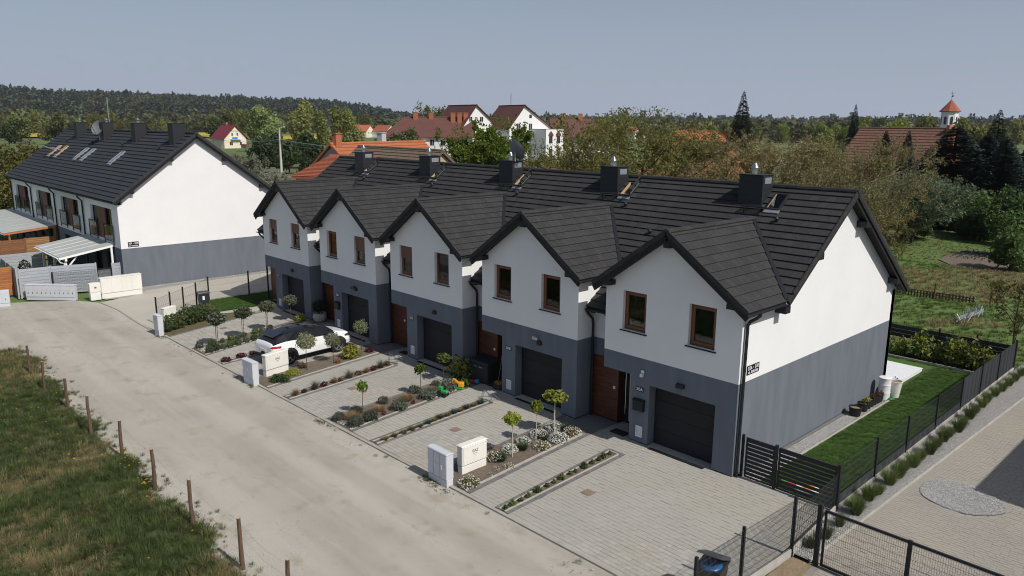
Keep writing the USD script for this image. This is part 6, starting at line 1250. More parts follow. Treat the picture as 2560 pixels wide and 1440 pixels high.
# ornamental grasses along the fence in the neighbour's gravel bed
gx_ = [(3.55, -2.1), (3.62, -1.36), (3.58, -.48), (3.62, .5), (3.42, .95), (3.52, 1.6), (3.58, 2.2), (3.55, 3.1), (3.55, 3.8), (3.48, 4.5), (3.58, 4.95), (3.56, 5.72), (3.60, 6.4), (3.57, 7.2), (3.55, 7.9), (3.55, 8.5), (3.62, 9.2), (3.55, 10.0), (3.5, 10.9), (3.45, 11.8)]
for i, (x, y) in enumerate(gx_):
    big = i in (3, 5, 7, 8, 10, 12, 14, 16, 18); plant('fountain', tuftp('lf_olivegrass', 330, .52, .34, 91, .014, .55, .10), 'ornamental_grass', 'green grass fountain in the gravel bed along the fence, %s from the wire gate' % ORD[i], 'ornamental grass', (x, y, .04), R.uniform(0, 6), 1.15 if big else .78, 'ornamental grasses along the side fence')
for i, (x, y) in enumerate([(3.45, 12.6), (3.4, 13.4), (3.42, 14.4), (3.45, 15.3), (3.45, 16.3), (3.45, 17.2), (3.42, 18.2)]):
    plant('fountain', None, 'ornamental_grass', 'green grass fountain beside the grey screened fence, %s from the gate side' % ORD[i], 'ornamental grass', (x, y, .04), R.uniform(0, 6), .95, 'ornamental grasses along the screened fence')
for i, (x, y, s) in enumerate([(-2.9, 17.5, .8), (-2.2, 17.6, .9), (-1.4, 17.6, .8), (-.55, 17.7, 1.25), (.25, 17.6, .9), (.95, 17.6, 1.35), (1.65, 17.5, 1.25), (2.2, 17.6, 1.0)]):
    plant('hedgeplant', bush('lf_yellowgreen', 300, .42, .55, 101, .11, 'lf_dark', .15, .4, .85), 'hedge_shrub', 'laurel shrub with pale young leaves before the strip fence, %s from the house' % ORD[i], 'bush', (x, y, .04), R.uniform(0, 6), s, 'laurel shrubs in the back bed')

# ---------------------------------------------------------------- rough grass verge with wooden posts (left foreground)
verge = Q([tuple(q) for q in GRASS_EDGE[GRASS_EDGE[:, 0] < 2]] + [(2, -40), (-30, -40), (-40, -24), (-30.5, -15)])
M['verge'] = mat('rough_grass_ground', (.050, .070, .020), (.085, .085, .035), scale=1.2, detail=7, rough=1, bump=(9, .8, .06))
sheet('grass_verge', verge, .008, 'verge', cell=.8, noise=.06)
def grass_field(name, poly, n, protos, seed, label, smin, smax, z=.0, pick=None, edge=None):
    r = np.random.default_rng(seed); x0, y0, x1, y1 = poly.bounds; p = np.c_[r.uniform(x0, x1, n), r.uniform(y0, y1, n)]; p = p[shapely.contains_xy(poly, p[:, 0], p[:, 1])]
    dry = meshkit.fbm(np.c_[p * .55, np.zeros(len(p))], 4, seed); nd = sum(1 for _, m in protos if m == 'gr_dry'); ng = len(protos) - nd
    isdry = (dry + r.normal(0, .13, len(p))) > (pick or .56)
    idx = np.where(isdry, ng + r.integers(0, max(nd, 1), len(p)), r.integers(0, ng, len(p)))
    hh = .6 + .8 * meshkit.fbm(np.c_[p * .8, np.zeros(len(p))], 3, seed + 9)
    sc = r.uniform(smin, smax, len(p)) * hh
    scatter(name, protos, np.c_[p, np.full(len(p), z)], r.uniform(0, 6.28, len(p)), np.c_[sc, sc, sc * r.uniform(.8, 1.2, len(p))], idx, label=label, cat='grass')
GP = [(tuft(46, .34, .26, 201, .013, .8, .16), 'gr_green'), (tuft(52, .28, .28, 202, .014, .9, .2), 'gr_lush'), (tuft(40, .42, .30, 203, .012, .7, .14), 'gr_green'), (tuft(44, .36, .38, 204, .010, 1.25, .16), 'gr_dry'), (tuft(40, .30, .36, 205, .009, 1.4, .18), 'gr_dry')]
near_v = verge.intersection(Q([(-31, -12), (3, -12), (3, -16), (-3, -19), (-10, -20.5), (-22, -20), (-34, -18)]))
grass_field('rough_grass', near_v, 17000, GP, 301, 'long rough green and straw coloured grass on the verge with the wooden posts', .45, .95, pick=.60)
ge = []
r = np.random.default_rng(5)
for x, y in GRASS_EDGE:
    for _ in range(7): ge.append((x + r.uniform(-.3, .3), y + abs(r.normal(0, .28)) - .1, 0.0))
ge = np.array(ge); scatter('edge_grass', GP[:2] + GP[3:4], ge, r.uniform(0, 6, len(ge)), r.uniform(.18, .55, len(ge)), r.integers(0, 3, len(ge)), label='thin grass creeping from the verge onto the gravel road', cat='grass')
# weeds along the kerb
we = np.array([(x, -6.9 - .011 * max(0, -x) - abs(r.normal(0, .12)), .01) for x in np.concatenate([r.normal(-28.2, .3, 14), r.normal(-18.4, .35, 12), r.normal(-6.3, .3, 22), r.normal(-12.6, .35, 12), r.uniform(-27, 2, 26)])]); scatter('kerb_weeds', GP[:2], we, r.uniform(0, 6, len(we)), r.uniform(.12, .38, len(we)), r.integers(0, 2, len(we)), label='small weeds growing along the road side of the kerb', cat='weeds')
n = 62; dd = np.c_[np.concatenate([r.uniform(-26, -6, 26), r.normal(-14, .5, 20), r.normal(-11.6, .3, 16)]), np.concatenate([r.uniform(-16, -13.2, 26), r.normal(-13.3, .18, 20), r.normal(-13.5, .15, 16)]), np.full(n, .22)]
scatter('dandelions', [(foliage(9, .035, .035, .012, .028, 401, .2), 'lf_yellow')], dd, r.uniform(0, 6, n), r.uniform(.55, 1.0, n), np.zeros(n, int), label='yellow dandelion flowers in the grass beside the wooden posts', cat='flowers')
posts = [(-25.78, -13.54, 1.32, .8), (-22.95, -13.62, 1.30, 4.5), (-20.21, -13.46, 1.24, .5), (-16.85, -13.56, 1.46, -1), (-14.26, -13.33, 1.29, 1), (-11.24, -13.35, 1.30, .5), (-8.32, -13.37, 1.39, -1), (-5.52, -13.24, 1.35, -2), (-3.2, -13.2, 1.32, .5)]
for i, (x, y, h, ln) in enumerate(posts):
    t = thing('fence_post', 'weathered wooden stake at the edge of the rough grass, %s' % (('%s from the far left' % ORD[i]) if i < 8 else 'lowest, only its tip in view'), 'fence post', (x, y, 0), group='wooden stakes along the road')
    rr = random.Random(i); pts = [(0, 0, -.1)] + [(math.radians(ln) * h * q + rr.uniform(-.012, .012), rr.uniform(-.012, .012), h * q) for q in (.25, .5, .75, 1)]
    obj('stake', MB().tube(pts, [.062, .058, .052, .05, .047], 9), 'post_wood', t, smooth=50)
    obj('cut_top', MB().tube([(pts[-1][0], pts[-1][1], h), (pts[-1][0], pts[-1][1], h + .006)], .044, 9), 'pale_wood', t)
b = MB()
for (p, q) in zip(posts[:-1], posts[1:]):
    for hz in (.45, .8, 1.12): m_ = ((p[0] + q[0]) / 2, (p[1] + q[1]) / 2, hz - .05); b.tube([(p[0], p[1] + .05, hz), m_, (q[0], q[1] + .05, hz)], .0016, 3, cap=False)
obj('fence_wire', b, 'wire', label='thin sagging wires strung between the wooden stakes', cat='wire')
struct('paved_corner', MB().box(-36, -30.2, -15.6, -13.9, -.02, .02), 'paver_dark')

# ---------------------------------------------------------------- lawns and meadow behind
LP = [(tuft(60, .042, .04, 211, .008, .4, .15), 'gr_lawn'), (tuft(60, .036, .04, 212, .008, .4, .16), 'gr_lawn')]
def lawn_blades(name, poly, n, label, seed):
    r = np.random.default_rng(seed); x0, y0, x1, y1 = poly.bounds; p = np.c_[r.uniform(x0, x1, n), r.uniform(y0, y1, n)]; p = p[shapely.contains_xy(poly, p[:, 0], p[:, 1])]
    scatter(name, LP, np.c_[p, np.full(len(p), .02)], r.uniform(0, 6, len(p)), r.uniform(.6, 1.2, len(p)), r.integers(0, 2, len(p)), label=label, cat='grass')
lawn_blades('lawn_grass', Q([(.74, .4), (2.98, .4), (2.95, 16.8), (.4, 16.8), (.4, 12.6), (.74, 11.5)]), 9000, 'short mown grass on the lawn beside the near gable wall', 1)
lawn_blades('lawn_grass', lawn2.intersection(sbox(-40, -6, -30, 3)), 5000, 'short mown grass on the small lawn beside the farthest house', 2)
lawn_blades('lawn_grass', sbox(-6, 16.9, 2.9, 18.9), 4000, 'short mown grass behind the white deck at the strip fence', 3)
meadow = Q([(2.8, 19.6), (14, 19.6), (10, 62), (-24, 70), (-20, 48), (-14, 19.6)])
MP = [(tuft(40, .40, .30, 221, .03, .8, .3), 'gr_meadow'), (tuft(40, .32, .3, 222, .03, .8, .32), 'gr_meadow'), (tuft(34, .55, .36, 223, .022, .9, .26), 'gr_dry')]
r = np.random.default_rng(31); n = 15000; p = np.c_[r.uniform(-24, 12, n), r.uniform(19.4, 66, n)]; soil = Q([(-9.7, 48.5), (-9.7, 56), (-5.2, 56), (-3.6, 48.1), (-7.5, 45.6)]); p = p[shapely.contains_xy(meadow, p[:, 0], p[:, 1]) & ~shapely.contains_xy(soil, p[:, 0], p[:, 1])]
dr = meshkit.fbm(np.c_[p * .2, np.zeros(len(p))], 3, 4) + .35 * np.exp(-((p[:, 0] + 1.5) ** 2 + (p[:, 1] - 37) ** 2) / 14); sc = r.uniform(.3, .75, len(p)) * np.where(dr > .58, 1.0, .8); sc[p[:, 1] > 46] *= .55
scatter('meadow_grass', MP, np.c_[p, np.full(len(p), -.04)], r.uniform(0, 6, len(p)), sc, np.where(dr > .6, 2, r.integers(0, 2, len(p))), label='rough meadow grass behind the back fence', cat='grass')
sheet('vegetable_plot', soil, .0, 'soil', cell=.5, noise=.12)
scatter('crop_rows', [(tuft(20, .35, .2, 231, .03, .4, .1), 'lf_bluegreen')], np.array([(-9.3 + .45 * i + r.normal(0, .05), 50.5 + .5 * j + r.normal(0, .08), 0) for i in range(6) for j in range(10)]), r.uniform(0, 6, 60), r.uniform(.5, .9, 60), np.zeros(60, int), label='blue green leek rows at the left side of the bare vegetable plot', cat='crops')
pf = thing('picket_fence', 'old low dark picket fence in the meadow behind the back garden', 'fence')
for i in range(38): x = -9.2 + i * .18; y = 32.5 + .02 * i * .18 - .6 * math.sin(i * .08); obj('picket', MB().box(x - .045, x + .045, y, y + .02, 0, .42 + .03 * math.sin(i * 2.1)), 'post_wood', pf)
obj('rail', MB().bar((-9.3, 32.5, .16), (-2.4, 32.4, .16), .04, .06).bar((-9.3, 32.5, .33), (-2.4, 32.4, .33), .04, .06), 'post_wood', pf)
for i, (x, y, h) in enumerate([(-4.61, 32.0, 1.0), (-1.71, 32.97, 1.1)]): t = thing('wooden_stake', ['dark wooden stake standing in the picket fence', 'dark wooden stake standing right of the picket fence end'][i], 'stake', (x, y, 0)); obj('stake', MB().tube([(0, 0, 0), (.02, 0, h)], .05, 7), 'post_wood', t)
t = thing('scrap_frame', 'low heap of thin grey rods and scrap metal frames in the meadow', 'scrap', (-1.4, 27.6, 0)); rr = random.Random(3); b = MB()
for i in range(22): y = rr.uniform(-1.3, 2.2); b.tube([(rr.uniform(-.25, .25), y, 0), (rr.uniform(-.35, .35), y + rr.uniform(-.5, .5), rr.uniform(.3, .75))], .018, 5)
for i in range(5): b.tube([(-.2, -1.4 + i * .1, .1 + .06 * i), (.15, 2.3, .1 + .05 * i)], .02, 5)
obj('rods', b, 'zinc', t)

# ---------------------------------------------------------------- trees
def broadleaf(seed, H, Wd, trunk=.16, bare_h=.22, limbs=10, subs=6, twigs=5, leaf=None, lsz=.16, per=8, up=.55, spread=1.0, bark='trunk', lump=.5, irregular=.25, fill=0, fz=(.30, .98)):
    """trunk, limbs, branches and twigs as tapered tubes; leaves clustered at twig ends"""
    r = np.random.default_rng(seed); b = MB(); lv = []
    top = np.array([r.normal(0, .03) * H, r.normal(0, .03) * H, H * .72])
    tp = [np.array((0, 0, -.1)), np.array((r.normal(0, .02) * H, r.normal(0, .02) * H, H * .3)), top * (.6, .6, .75), top]
    b.tube(tp, [trunk, trunk * .75, trunk * .45, trunk * .15], 7)
    def on_trunk(q): return np.array([np.interp(q, [0, .3, .7, 1], [p_[k] for p_ in tp]) for k in range(3)])
    for i in range(limbs):
        q = bare_h + (1 - bare_h) * (i + r.random()) / limbs; a = i * 2.4 + r.normal(0, .3); p0 = on_trunk(q * .98)
        L_ = Wd * .5 * spread * (1.05 - .55 * abs(q - .45) / .55) * r.uniform(1 - irregular, 1 + irregular); rise = H * (1 - q) * up * r.uniform(.7, 1.15) + H * .06
        d = np.array((math.cos(a), math.sin(a), 0)); p2 = p0 + d * L_ + (0, 0, rise); p1 = p0 + d * L_ * .55 + (0, 0, rise * .38) + r.normal(0, .05 * L_, 3)
        r0 = trunk * .42 * (1.1 - q * .6); b.tube([p0, p1, p2], [r0, r0 * .6, r0 * .22], 5, cap=False)
        for j in range(subs):
            f = .3 + .7 * (j + r.random()) / subs; s0 = p0 + (p1 - p0) * min(1, f / .55) if f < .55 else p1 + (p2 - p1) * (f - .55) / .45
            dd_ = d * r.uniform(.2, 1) + r.normal(0, .65, 3) + (0, 0, .35); dd_ /= np.linalg.norm(dd_); l2 = L_ * r.uniform(.28, .55) * (1.15 - f * .5); s1 = s0 + dd_ * l2 + (0, 0, l2 * .15)
            b.tube([s0, (s0 + s1) / 2 + r.normal(0, .06 * l2, 3), s1], [r0 * .33, r0 * .2, r0 * .1], 4, cap=False)
            for k in range(twigs):
                g = .25 + .75 * (k + r.random()) / twigs; t0 = s0 + (s1 - s0) * g; td = dd_ * .6 + r.normal(0, .7, 3) + (0, 0, .25); td /= np.linalg.norm(td); t1 = t0 + td * l2 * r.uniform(.3, .55)
                b.tube([t0, t1], [r0 * .10, r0 * .035], 3, cap=False)
                if per: c = t0 + (t1 - t0) * r.uniform(.25, 1.1, (per, 1)) + r.normal(0, lsz * .9, (per, 3)); lv.append(c)
    if fill:
        q = r.normal(size=(fill * 3, 3)); q /= np.linalg.norm(q, axis=1, keepdims=True); q *= (r.random(len(q)) ** .4)[:, None]
        z0_, z1_ = fz[0] * H, fz[1] * H; q = q * (Wd * .5, Wd * .5, (z1_ - z0_) / 2) * (1, 1, 1) + (0, 0, (z0_ + z1_) / 2)
        nz = meshkit.fbm(q * (2.6 / (Wd * .18)) * .5, 3, seed); q = q[np.argsort(-nz + r.normal(0, .06, len(nz)))[:fill]]; lv.append(q)
    leaves = None
    if per and lv:
        p = np.vstack(lv); n = len(p); nn = r.normal(size=(n, 3)) + (0, 0, .5); nn /= np.linalg.norm(nn, axis=1, keepdims=True); a_ = np.cross(nn, r.normal(size=(n, 3))); a_ /= np.linalg.norm(a_, axis=1, keepdims=True); bb = np.cross(nn, a_); s = lsz * r.uniform(.6, 1.2, n)[:, None]
        v = np.stack([p - a_ * s * .75, p - bb * s * .5 + nn * s * .1, p + a_ * s * .75, p + bb * s * .5 + nn * s * .1], 1).reshape(-1, 3); i = np.arange(n) * 4
        leaves = (v, np.concatenate([np.stack([i, i + 1, i + 2], 1), np.stack([i, i + 2, i + 3], 1)]))
    return b, leaves
def tree_b(leafm, bark, *a, **k):
    def f(t):
        w, lv = broadleaf(*a, **k); obj('trunk', w, bark, t)
        if lv is not None: obj('crown', lv, leafm, t)
    return f
def conifer_b(leafm, seed, H, Wd, layers=20, per=9, droop=.25, dens=7, fill=7000):
    def f(t):
        r = np.random.default_rng(seed); tr = MB().tube([(0, 0, -.1), (0, 0, H * .6), (0, 0, H)], [H * .016, H * .009, .01], 6); vs = []
        def put(c, d, sd, l, w, n=2):
            for sg in (-1, 1):
                for q in range(n):
                    w_ = w * r.uniform(.7, 1.2); tip = c + sd * sg * w_ + d * w_ * r.uniform(.2, .9) + (0, 0, -w_ * r.uniform(.1, .6)); vs.append([c - d * w_ * .3, c + d * w_ * .35 + (0, 0, .12 * w_), tip + d * w_ * .12, tip - d * w_ * .3 + (0, 0, -w_ * .12)])
        for i in range(layers):
            q = (i + .3) / layers; z = H * (.03 + .95 * q); L_ = Wd * .5 * (1 - q) ** .8 * r.uniform(.82, 1.12) + .12; k = max(5, int(per * (1 - q * .45)))
            for j in range(k):
                a = j * 2 * np.pi / k + i * 1.1 + r.normal(0, .2); l = L_ * r.uniform(.65, 1.15); d = np.array((math.cos(a), math.sin(a), 0)); sd = np.array((-d[1], d[0], 0)); zz = z + r.normal(0, H * .025)
                for u in range(dens):
                    g = (u + .5) / dens; c = d * l * g + (0, 0, zz - droop * l * g + .16 * l * g * g); put(c, d, sd, l, l * .2 * (1.2 - g) + .10)
        for i in range(fill):
            q = r.random() ** 1.3; a = r.uniform(0, 6.283); rad = Wd * .5 * (1 - q) ** .8 * r.uniform(.45, 1.02) + .05; d = np.array((math.cos(a), math.sin(a), 0)); sd = np.array((-d[1], d[0], 0)); put(d * rad + (0, 0, H * (.03 + .95 * q)), d, sd, 1, r.uniform(.25, .5) * (1.15 - q), 1)
        v = np.array(vs).reshape(-1, 3); i = np.arange(len(vs)) * 4; obj('trunk', tr, 'trunk', t); obj('crown', (v, np.concatenate([np.stack([i, i + 1, i + 2], 1), np.stack([i, i + 2, i + 3], 1)])), leafm, t)
    return f
def mass_b(leafm, n, rx, rz, seed, lsz, h0, trunk=.2, bark='trunk', lumps=7):
    """far tree: several leaf clumps on a short trunk with limbs"""
    def f(t):
        r = np.random.default_rng(seed); m = MB(); tr = MB().tube([(0, 0, -.5), (0, 0, h0 + rz * .8)], [trunk, trunk * .3], 5)
        for i in range(lumps):
            a = r.uniform(0, 6.28); q = r.random() ** .5 * .55; c = np.array((math.cos(a) * rx * q, math.sin(a) * rx * q, h0 + rz * (.35 + 1.3 * (i + .5) / lumps))); s = r.uniform(.38, .6); e = 1 - .35 * abs((i + .5) / lumps - .4)
            mm = foliage(n // lumps, rx * s * 1.15 * e, rx * s * 1.15 * e, rz * s * .8, lsz, seed * 10 + i, .3, c, .35).mesh(); m.add(*mm); tr.tube([(0, 0, c[2] - rz * .4), c], [trunk * .35, trunk * .1], 3)
        obj('trunk', tr, bark, t); obj('crown', m, leafm, t)
    return f
def tree(kind, builder, label, x, y, s, name='tree', rz=None, group=None): return plant(kind, builder, name, label, 'tree', (x, y, float(terrain(np.array(x), np.array(y)))), R.uniform(0, 6.28) if rz is None else rz, s, group)
tree('walnut', tree_b('lf_walnut', 'trunk', 501, 12.4, 14.4, .34, .14, 16, 8, 7, lsz=.12, per=22, up=.42, fill=16000), 'big spreading olive green tree just behind the middle of the near row', -24.2, 26.6, 1.0)
tree('walnut2', tree_b('lf_walnut', 'trunk', 502, 9.8, 8.5, .22, .16, 12, 7, 6, lsz=.13, per=18, up=.45, fill=6000), 'smaller olive green tree left of the big spreading tree behind the near row', -37.0, 34.5, .95)
tree('brown', tree_b('lf_bud', 'trunk_pale', 503, 11.9, 11.4, .24, .10, 16, 9, 8, lsz=.08, per=20, up=.5, fill=11000, fz=(.25, .84)), 'brown budding tree with pale branches behind the right half of the near row', -15.6, 30.0, (1.0, 1.0, 1.02))
tree('brown', None, 'brown budding tree with pale branches right of its larger neighbour, above the near gable', -12.2, 34.5, (.98, .98, 1.0), rz=2.2)
tree('brown', None, 'low brown budding tree between the olive tree and the brown budding trees', -18.5, 36.5, (.7, .7, .75), rz=4.0)
tree('olivebush', tree_b('lf_tanolive', 'trunk', 504, 6.8, 5.0, .12, .10, 10, 6, 6, lsz=.15, per=10), 'tan olive shrub tree directly behind the near gable ridge', -14.2, 45.5, 1.0)
tree('olivebush', None, 'small tan olive shrub tree at the edge of the meadow behind the near gable', -12.4, 43.3, .72, rz=2)
tree('olivebush', None, 'tan olive shrub tree left of the shrub behind the near gable ridge', -18.4, 49.8, .95, rz=3.1)
tree('apple', tree_b('lf_apple', 'trunk', 505, 7.0, 7.8, .12, .10, 13, 7, 6, lsz=.15, per=18, fill=6000, fz=(.16, 1.0)), 'grey green apple tree standing in the meadow, left of a pair', -17.6, 53.9, (.9, .9, .86))
tree('apple', None, 'grey green apple tree standing in the meadow, right and taller of a pair', -14.6, 56.6, (1.05, 1.05, .98), rz=1.7)
for i, (x, y, s, lab) in enumerate([(-21.5, 66.0, (.8, .8, 1.0), 'slim blue green spruce left of a pair in front of the old barn roof'), (-20.4, 69.4, (.72, .72, 1.0), 'slim blue green spruce right of a pair in front of the old barn roof'), (-17.6, 75.7, (2.5, 2.5, 1.06), 'broad dark spruce standing below the white church tower'), (-19.2, 72.6, (1.5, 1.5, .78), 'low dark spruce between the slim spruces and the broad spruce'), (-15.0, 78.0, (1.7, 1.7, .98), 'dark spruce at the right shoulder of the broad spruce'), (-12.2, 74.0, (1.6, 1.6, .95), 'dark spruce left of the right edge trees'), (-9.6, 77.0, (1.6, 1.6, 1.08), 'dark spruce at the right edge of the photo')]):
    tree('bspruce', conifer_b('lf_spruce', 506, 10.6, 5.6, 22, 11, dens=8), lab, x, y, s, 'spruce')
for i, (x, y, s, lab) in enumerate([(-54.0, 92.5, 1.0, 'tall lone dark spruce rising above the trees right of the centre'), (-50.8, 127.5, (.7, .7, .92), 'slender dark spruce rising behind the brown budding trees'), (-21.4, 105.8, (1.1, 1.1, .82), 'tall dark spruce behind the trees near the right edge')]):
    tree('tallspruce', conifer_b('lf_spruce2', 507, 16.4, 6.6, 24, 9, .35, 6), lab, x, y, s, 'spruce')
tree('maple', tree_b('lf_maple', 'trunk', 508, 11.0, 6.8, .22, .14, 12, 7, 6, lsz=.21, per=24, up=.65, irregular=.4, fill=1200), 'bright green maple in front of the brown roofed apartment house, left of two', -56.0, 36.6, (.95, .95, 1.0))
tree('maple', None, 'bright green maple in front of the brown roofed apartment house, right of two', -55.0, 40.6, (1.0, 1.0, 1.12), rz=2.4)
for i, (x, y, s, lab) in enumerate([(-11.0, 65.1, (1.1, 1.1, 1.0), 'dense green bush tree behind the pair of apple trees'), (-8.2, 61.7, (1.0, 1.0, 1.15), 'dense green bush tree near the right edge'), (-11.0, 63.0, (.9, .9, .7), 'low green bush at the right of the apple trees'), (-5.9, 54.0, (.9, .9, .85), 'green bush at the right edge of the meadow'), (-4.0, 47.0, (.8, .8, .75), 'low green bush at the right edge beyond the vegetable plot'), (-16.0, 60.5, (.9, .9, .65), 'dark green thicket behind the left apple tree'), (-6.5, 68, (1.2, 1.2, 1.2), 'tall green thicket behind the right edge bushes'), (-13.5, 66.5, (1.0, 1.0, 1.0), 'green thicket under the broad dark spruce')]):
    tree('thicket', mass_b('lf_green', 2600, 2.3, 2.6, 509, .24, -.5), lab, x, y, s, 'bush_tree')
tree('rshrub', tree_b('lf_olive', 'trunk', 510, 4.6, 3.0, .06, .06, 9, 6, 5, lsz=.10, per=7), 'loose olive shrub at the right edge of the meadow', 2.1, 20.9 + 1.5, 1.0, 'shrub')
tree('rshrub', None, 'small loose shrub standing in the meadow grass before the apple trees', -13.3, 50.5, .6, 'shrub', rz=2)
tree('rshrub', None, 'little sapling in the meadow near the vegetable plot', -11.2, 44.0, .45, 'shrub', rz=4)
# middle distance left
DK = lambda: mass_b('lf_dark', 2400, 3.6, 3.6, 511, .42, .6)
for i, (x, y, s, lab) in enumerate([(-146.9, 55.2, 1.0, 'left of the utility pole'), (-139.9, 58.1, .95, 'behind the utility pole'), (-132.8, 60.7, .9, 'right of the utility pole'), (-155.9, 70.6, 1.15, 'behind the others above the pole'), (-167.7, 69.5, 1.1, 'farthest left of the group'), (-124, 60, .8, 'nearest the orange roofed house'), (-118.0, 50.0, .62, 'low in front of the pole group')]): tree('darktree', DK(), 'dark dense tree near the concrete utility pole, ' + lab, x, y, s)
for i, (x, y, s) in enumerate([(-92.1, -.9, .78), (-98.5, 2.8, .8), (-86.5, -5.0, .8), (-110.9, 7.2, .75), (-81.0, -3.6, .55), (-93.0, -8.5, .9), (-101, -6, .95)]): tree('larch', mass_b('lf_olive', 2400, 3.4, 5.2, 512, .34, .5), 'tall dark olive tree beyond the left row, %s of the clump' % ['left centre', 'right centre', 'nearest left', 'rightmost', 'lowest and nearest', 'leftmost', 'rear'][i], x, y, s)
for i, (x, y, s) in enumerate([(-96.5, 28.4, 1.25), (-74.4, 21.2, .8), (-70.9, 21.7, .75), (-76.8, 21.0, .7), (-90, 30, .8), (-68.0, 18.4, .62)]): tree('blossom', tree_b('lf_blossom', 'trunk', 513, 5.8, 4.8, .12, .12, 11, 6, 6, lsz=.16, per=12), 'pale blossoming fruit tree between the two rows of houses, %s' % ['largest, behind the left gable', 'in the middle', 'right of the middle', 'small, left of the middle', 'behind the largest', 'nearest the near row'][i], x, y, s)
tree('willowtree', mass_b('lf_willow', 3400, 6.2, 7.2, 514, .75, 3), 'big round pale green willow far behind the maroon roofed house', -258.7, 111, 1.0)
tree('poplar', mass_b('lf_birch', 3000, 4.6, 9.0, 515, .65, 1.5, lumps=10), 'tall olive poplar right of the pale green willow', -243.8, 118.2, 1.0); tree('poplar', None, 'shorter olive poplar beside the tall one', -249.5, 128.5, .82, rz=2)
tree('birch', mass_b('lf_birch', 2600, 4.0, 7.0, 516, .5, 1.5, .16, 'birch_bark', 9), 'wide birch with pale stems right of the poplars', -185.9, 98.7, 1.03); tree('birch', None, 'birch partly hidden behind the wide birch', -192.6, 106.8, .9, rz=2)
for i, (x, y, s) in enumerate([(-250.2, 181.5, 1.05), (-242.3, 191.3, .8), (-230.1, 205.1, .9), (-224, 212, .8)]): tree('bare', tree_b('lf_olive', 'trunk', 517, 21, 13, .45, .2, 11, 7, 6, lsz=.5, per=3), 'thin leaved old tree on the skyline behind the apartment house, %s from the left' % ORD[i], x, y, s)
for i, (x, y, s) in enumerate([(-131.7, 81.1, 1.2), (-137.9, 80.9, .9), (-73.3, 65.2, .75), (-70.6, 67.8, .7), (-62.2, 62.0, .8), (-68.4, 95.2, 1.2), (-71.0, 105.5, 1.15), (-60, 75, .75), (-80, 60, .6), (-115, 85, .8)]): tree('greentree', mass_b('lf_far', 2000, 3.6, 4.0, 518, .42, .5), 'olive green tree near the apartment house, %s' % ['left of the maples', 'at the left end of the long brown roof', 'below the white block', 'right of the white block base', 'in front of the right wing', 'behind the spreading olive tree', 'farther behind the spreading olive tree', 'left of the spreading olive tree', 'between the maples and the white block', 'behind the maples'][i], x, y, s)
for i, (x, y, s, k) in enumerate([(-59.2, 156.5, 1.0, 'greentree'), (-50.6, 149, 1.05, 'greentree'), (-58.1, 167.6, .95, 'limetree'), (-37.9, 153.1, 1.15, 'weep'), (-31.3, 144.6, 1.0, 'weep'), (-41.5, 158, .95, 'weep'), (-97.2, 291.7, 1.5, 'greentree'), (-92.1, 293.4, 1.4, 'greentree'), (-80, 300, 1.4, 'greentree'), (-70, 262, 1.3, 'greentree')]):
    tree(k, mass_b('lf_lime' if k == 'limetree' else 'lf_birch', 2200, 3.8, 5.2, 519 if k == 'limetree' else 520, .5, .8), 'tree in the belt around the white church tower, %s' % ['first left of the barn end', 'behind the barn ridge', 'yellow green one left of the tower', 'olive one right of the tower', 'rightmost olive one', 'touching the right side of the tower', 'far one left of the tower', 'far one behind the tower', 'far one right of the tower', 'far one left of the barn'][i], x, y, s)
# belt of separate trees before the wooded hill
SECT = lambda a, lo, hi: ['at its right end', 'right of its middle', 'in its middle', 'left of its middle', 'at its left end'][min(4, int((math.degrees(a) - lo) / (hi - lo) * 5))]
r = np.random.default_rng(77); k = 0; BELT = ['greentree', 'limetree', 'weep', 'darktree', 'larch']
for i in range(64):
    a = math.radians(r.uniform(47, 84)); d = r.uniform(330, 720); x, y = CAM[0] - d * math.sin(a), CAM[1] + d * math.cos(a)
    kk = int(r.integers(0, 5)); tree(BELT[kk], None, '%s tree of the scattered belt before the wooded hill, %s' % (['olive green', 'yellow green', 'loose pale olive', 'dense dark green', 'tall dark olive'][kk], SECT(a, 47, 84)), x, y, r.uniform(1.0, 1.9), 'belt_tree', group='scattered trees before the wooded hill')
r = np.random.default_rng(78)
for i in range(30):
    a = math.radians(r.uniform(12, 44)); d = r.uniform(210, 520); x, y = CAM[0] - d * math.sin(a), CAM[1] + d * math.cos(a)
    kk = int(r.integers(0, 3)); tree(BELT[kk], None, '%s tree of the far belt behind the gardens, %s' % (['olive green', 'yellow green', 'loose pale olive'][kk], SECT(a, 12, 44)), x, y, r.uniform(.8, 1.5), 'belt_tree', group='scattered trees behind the gardens')
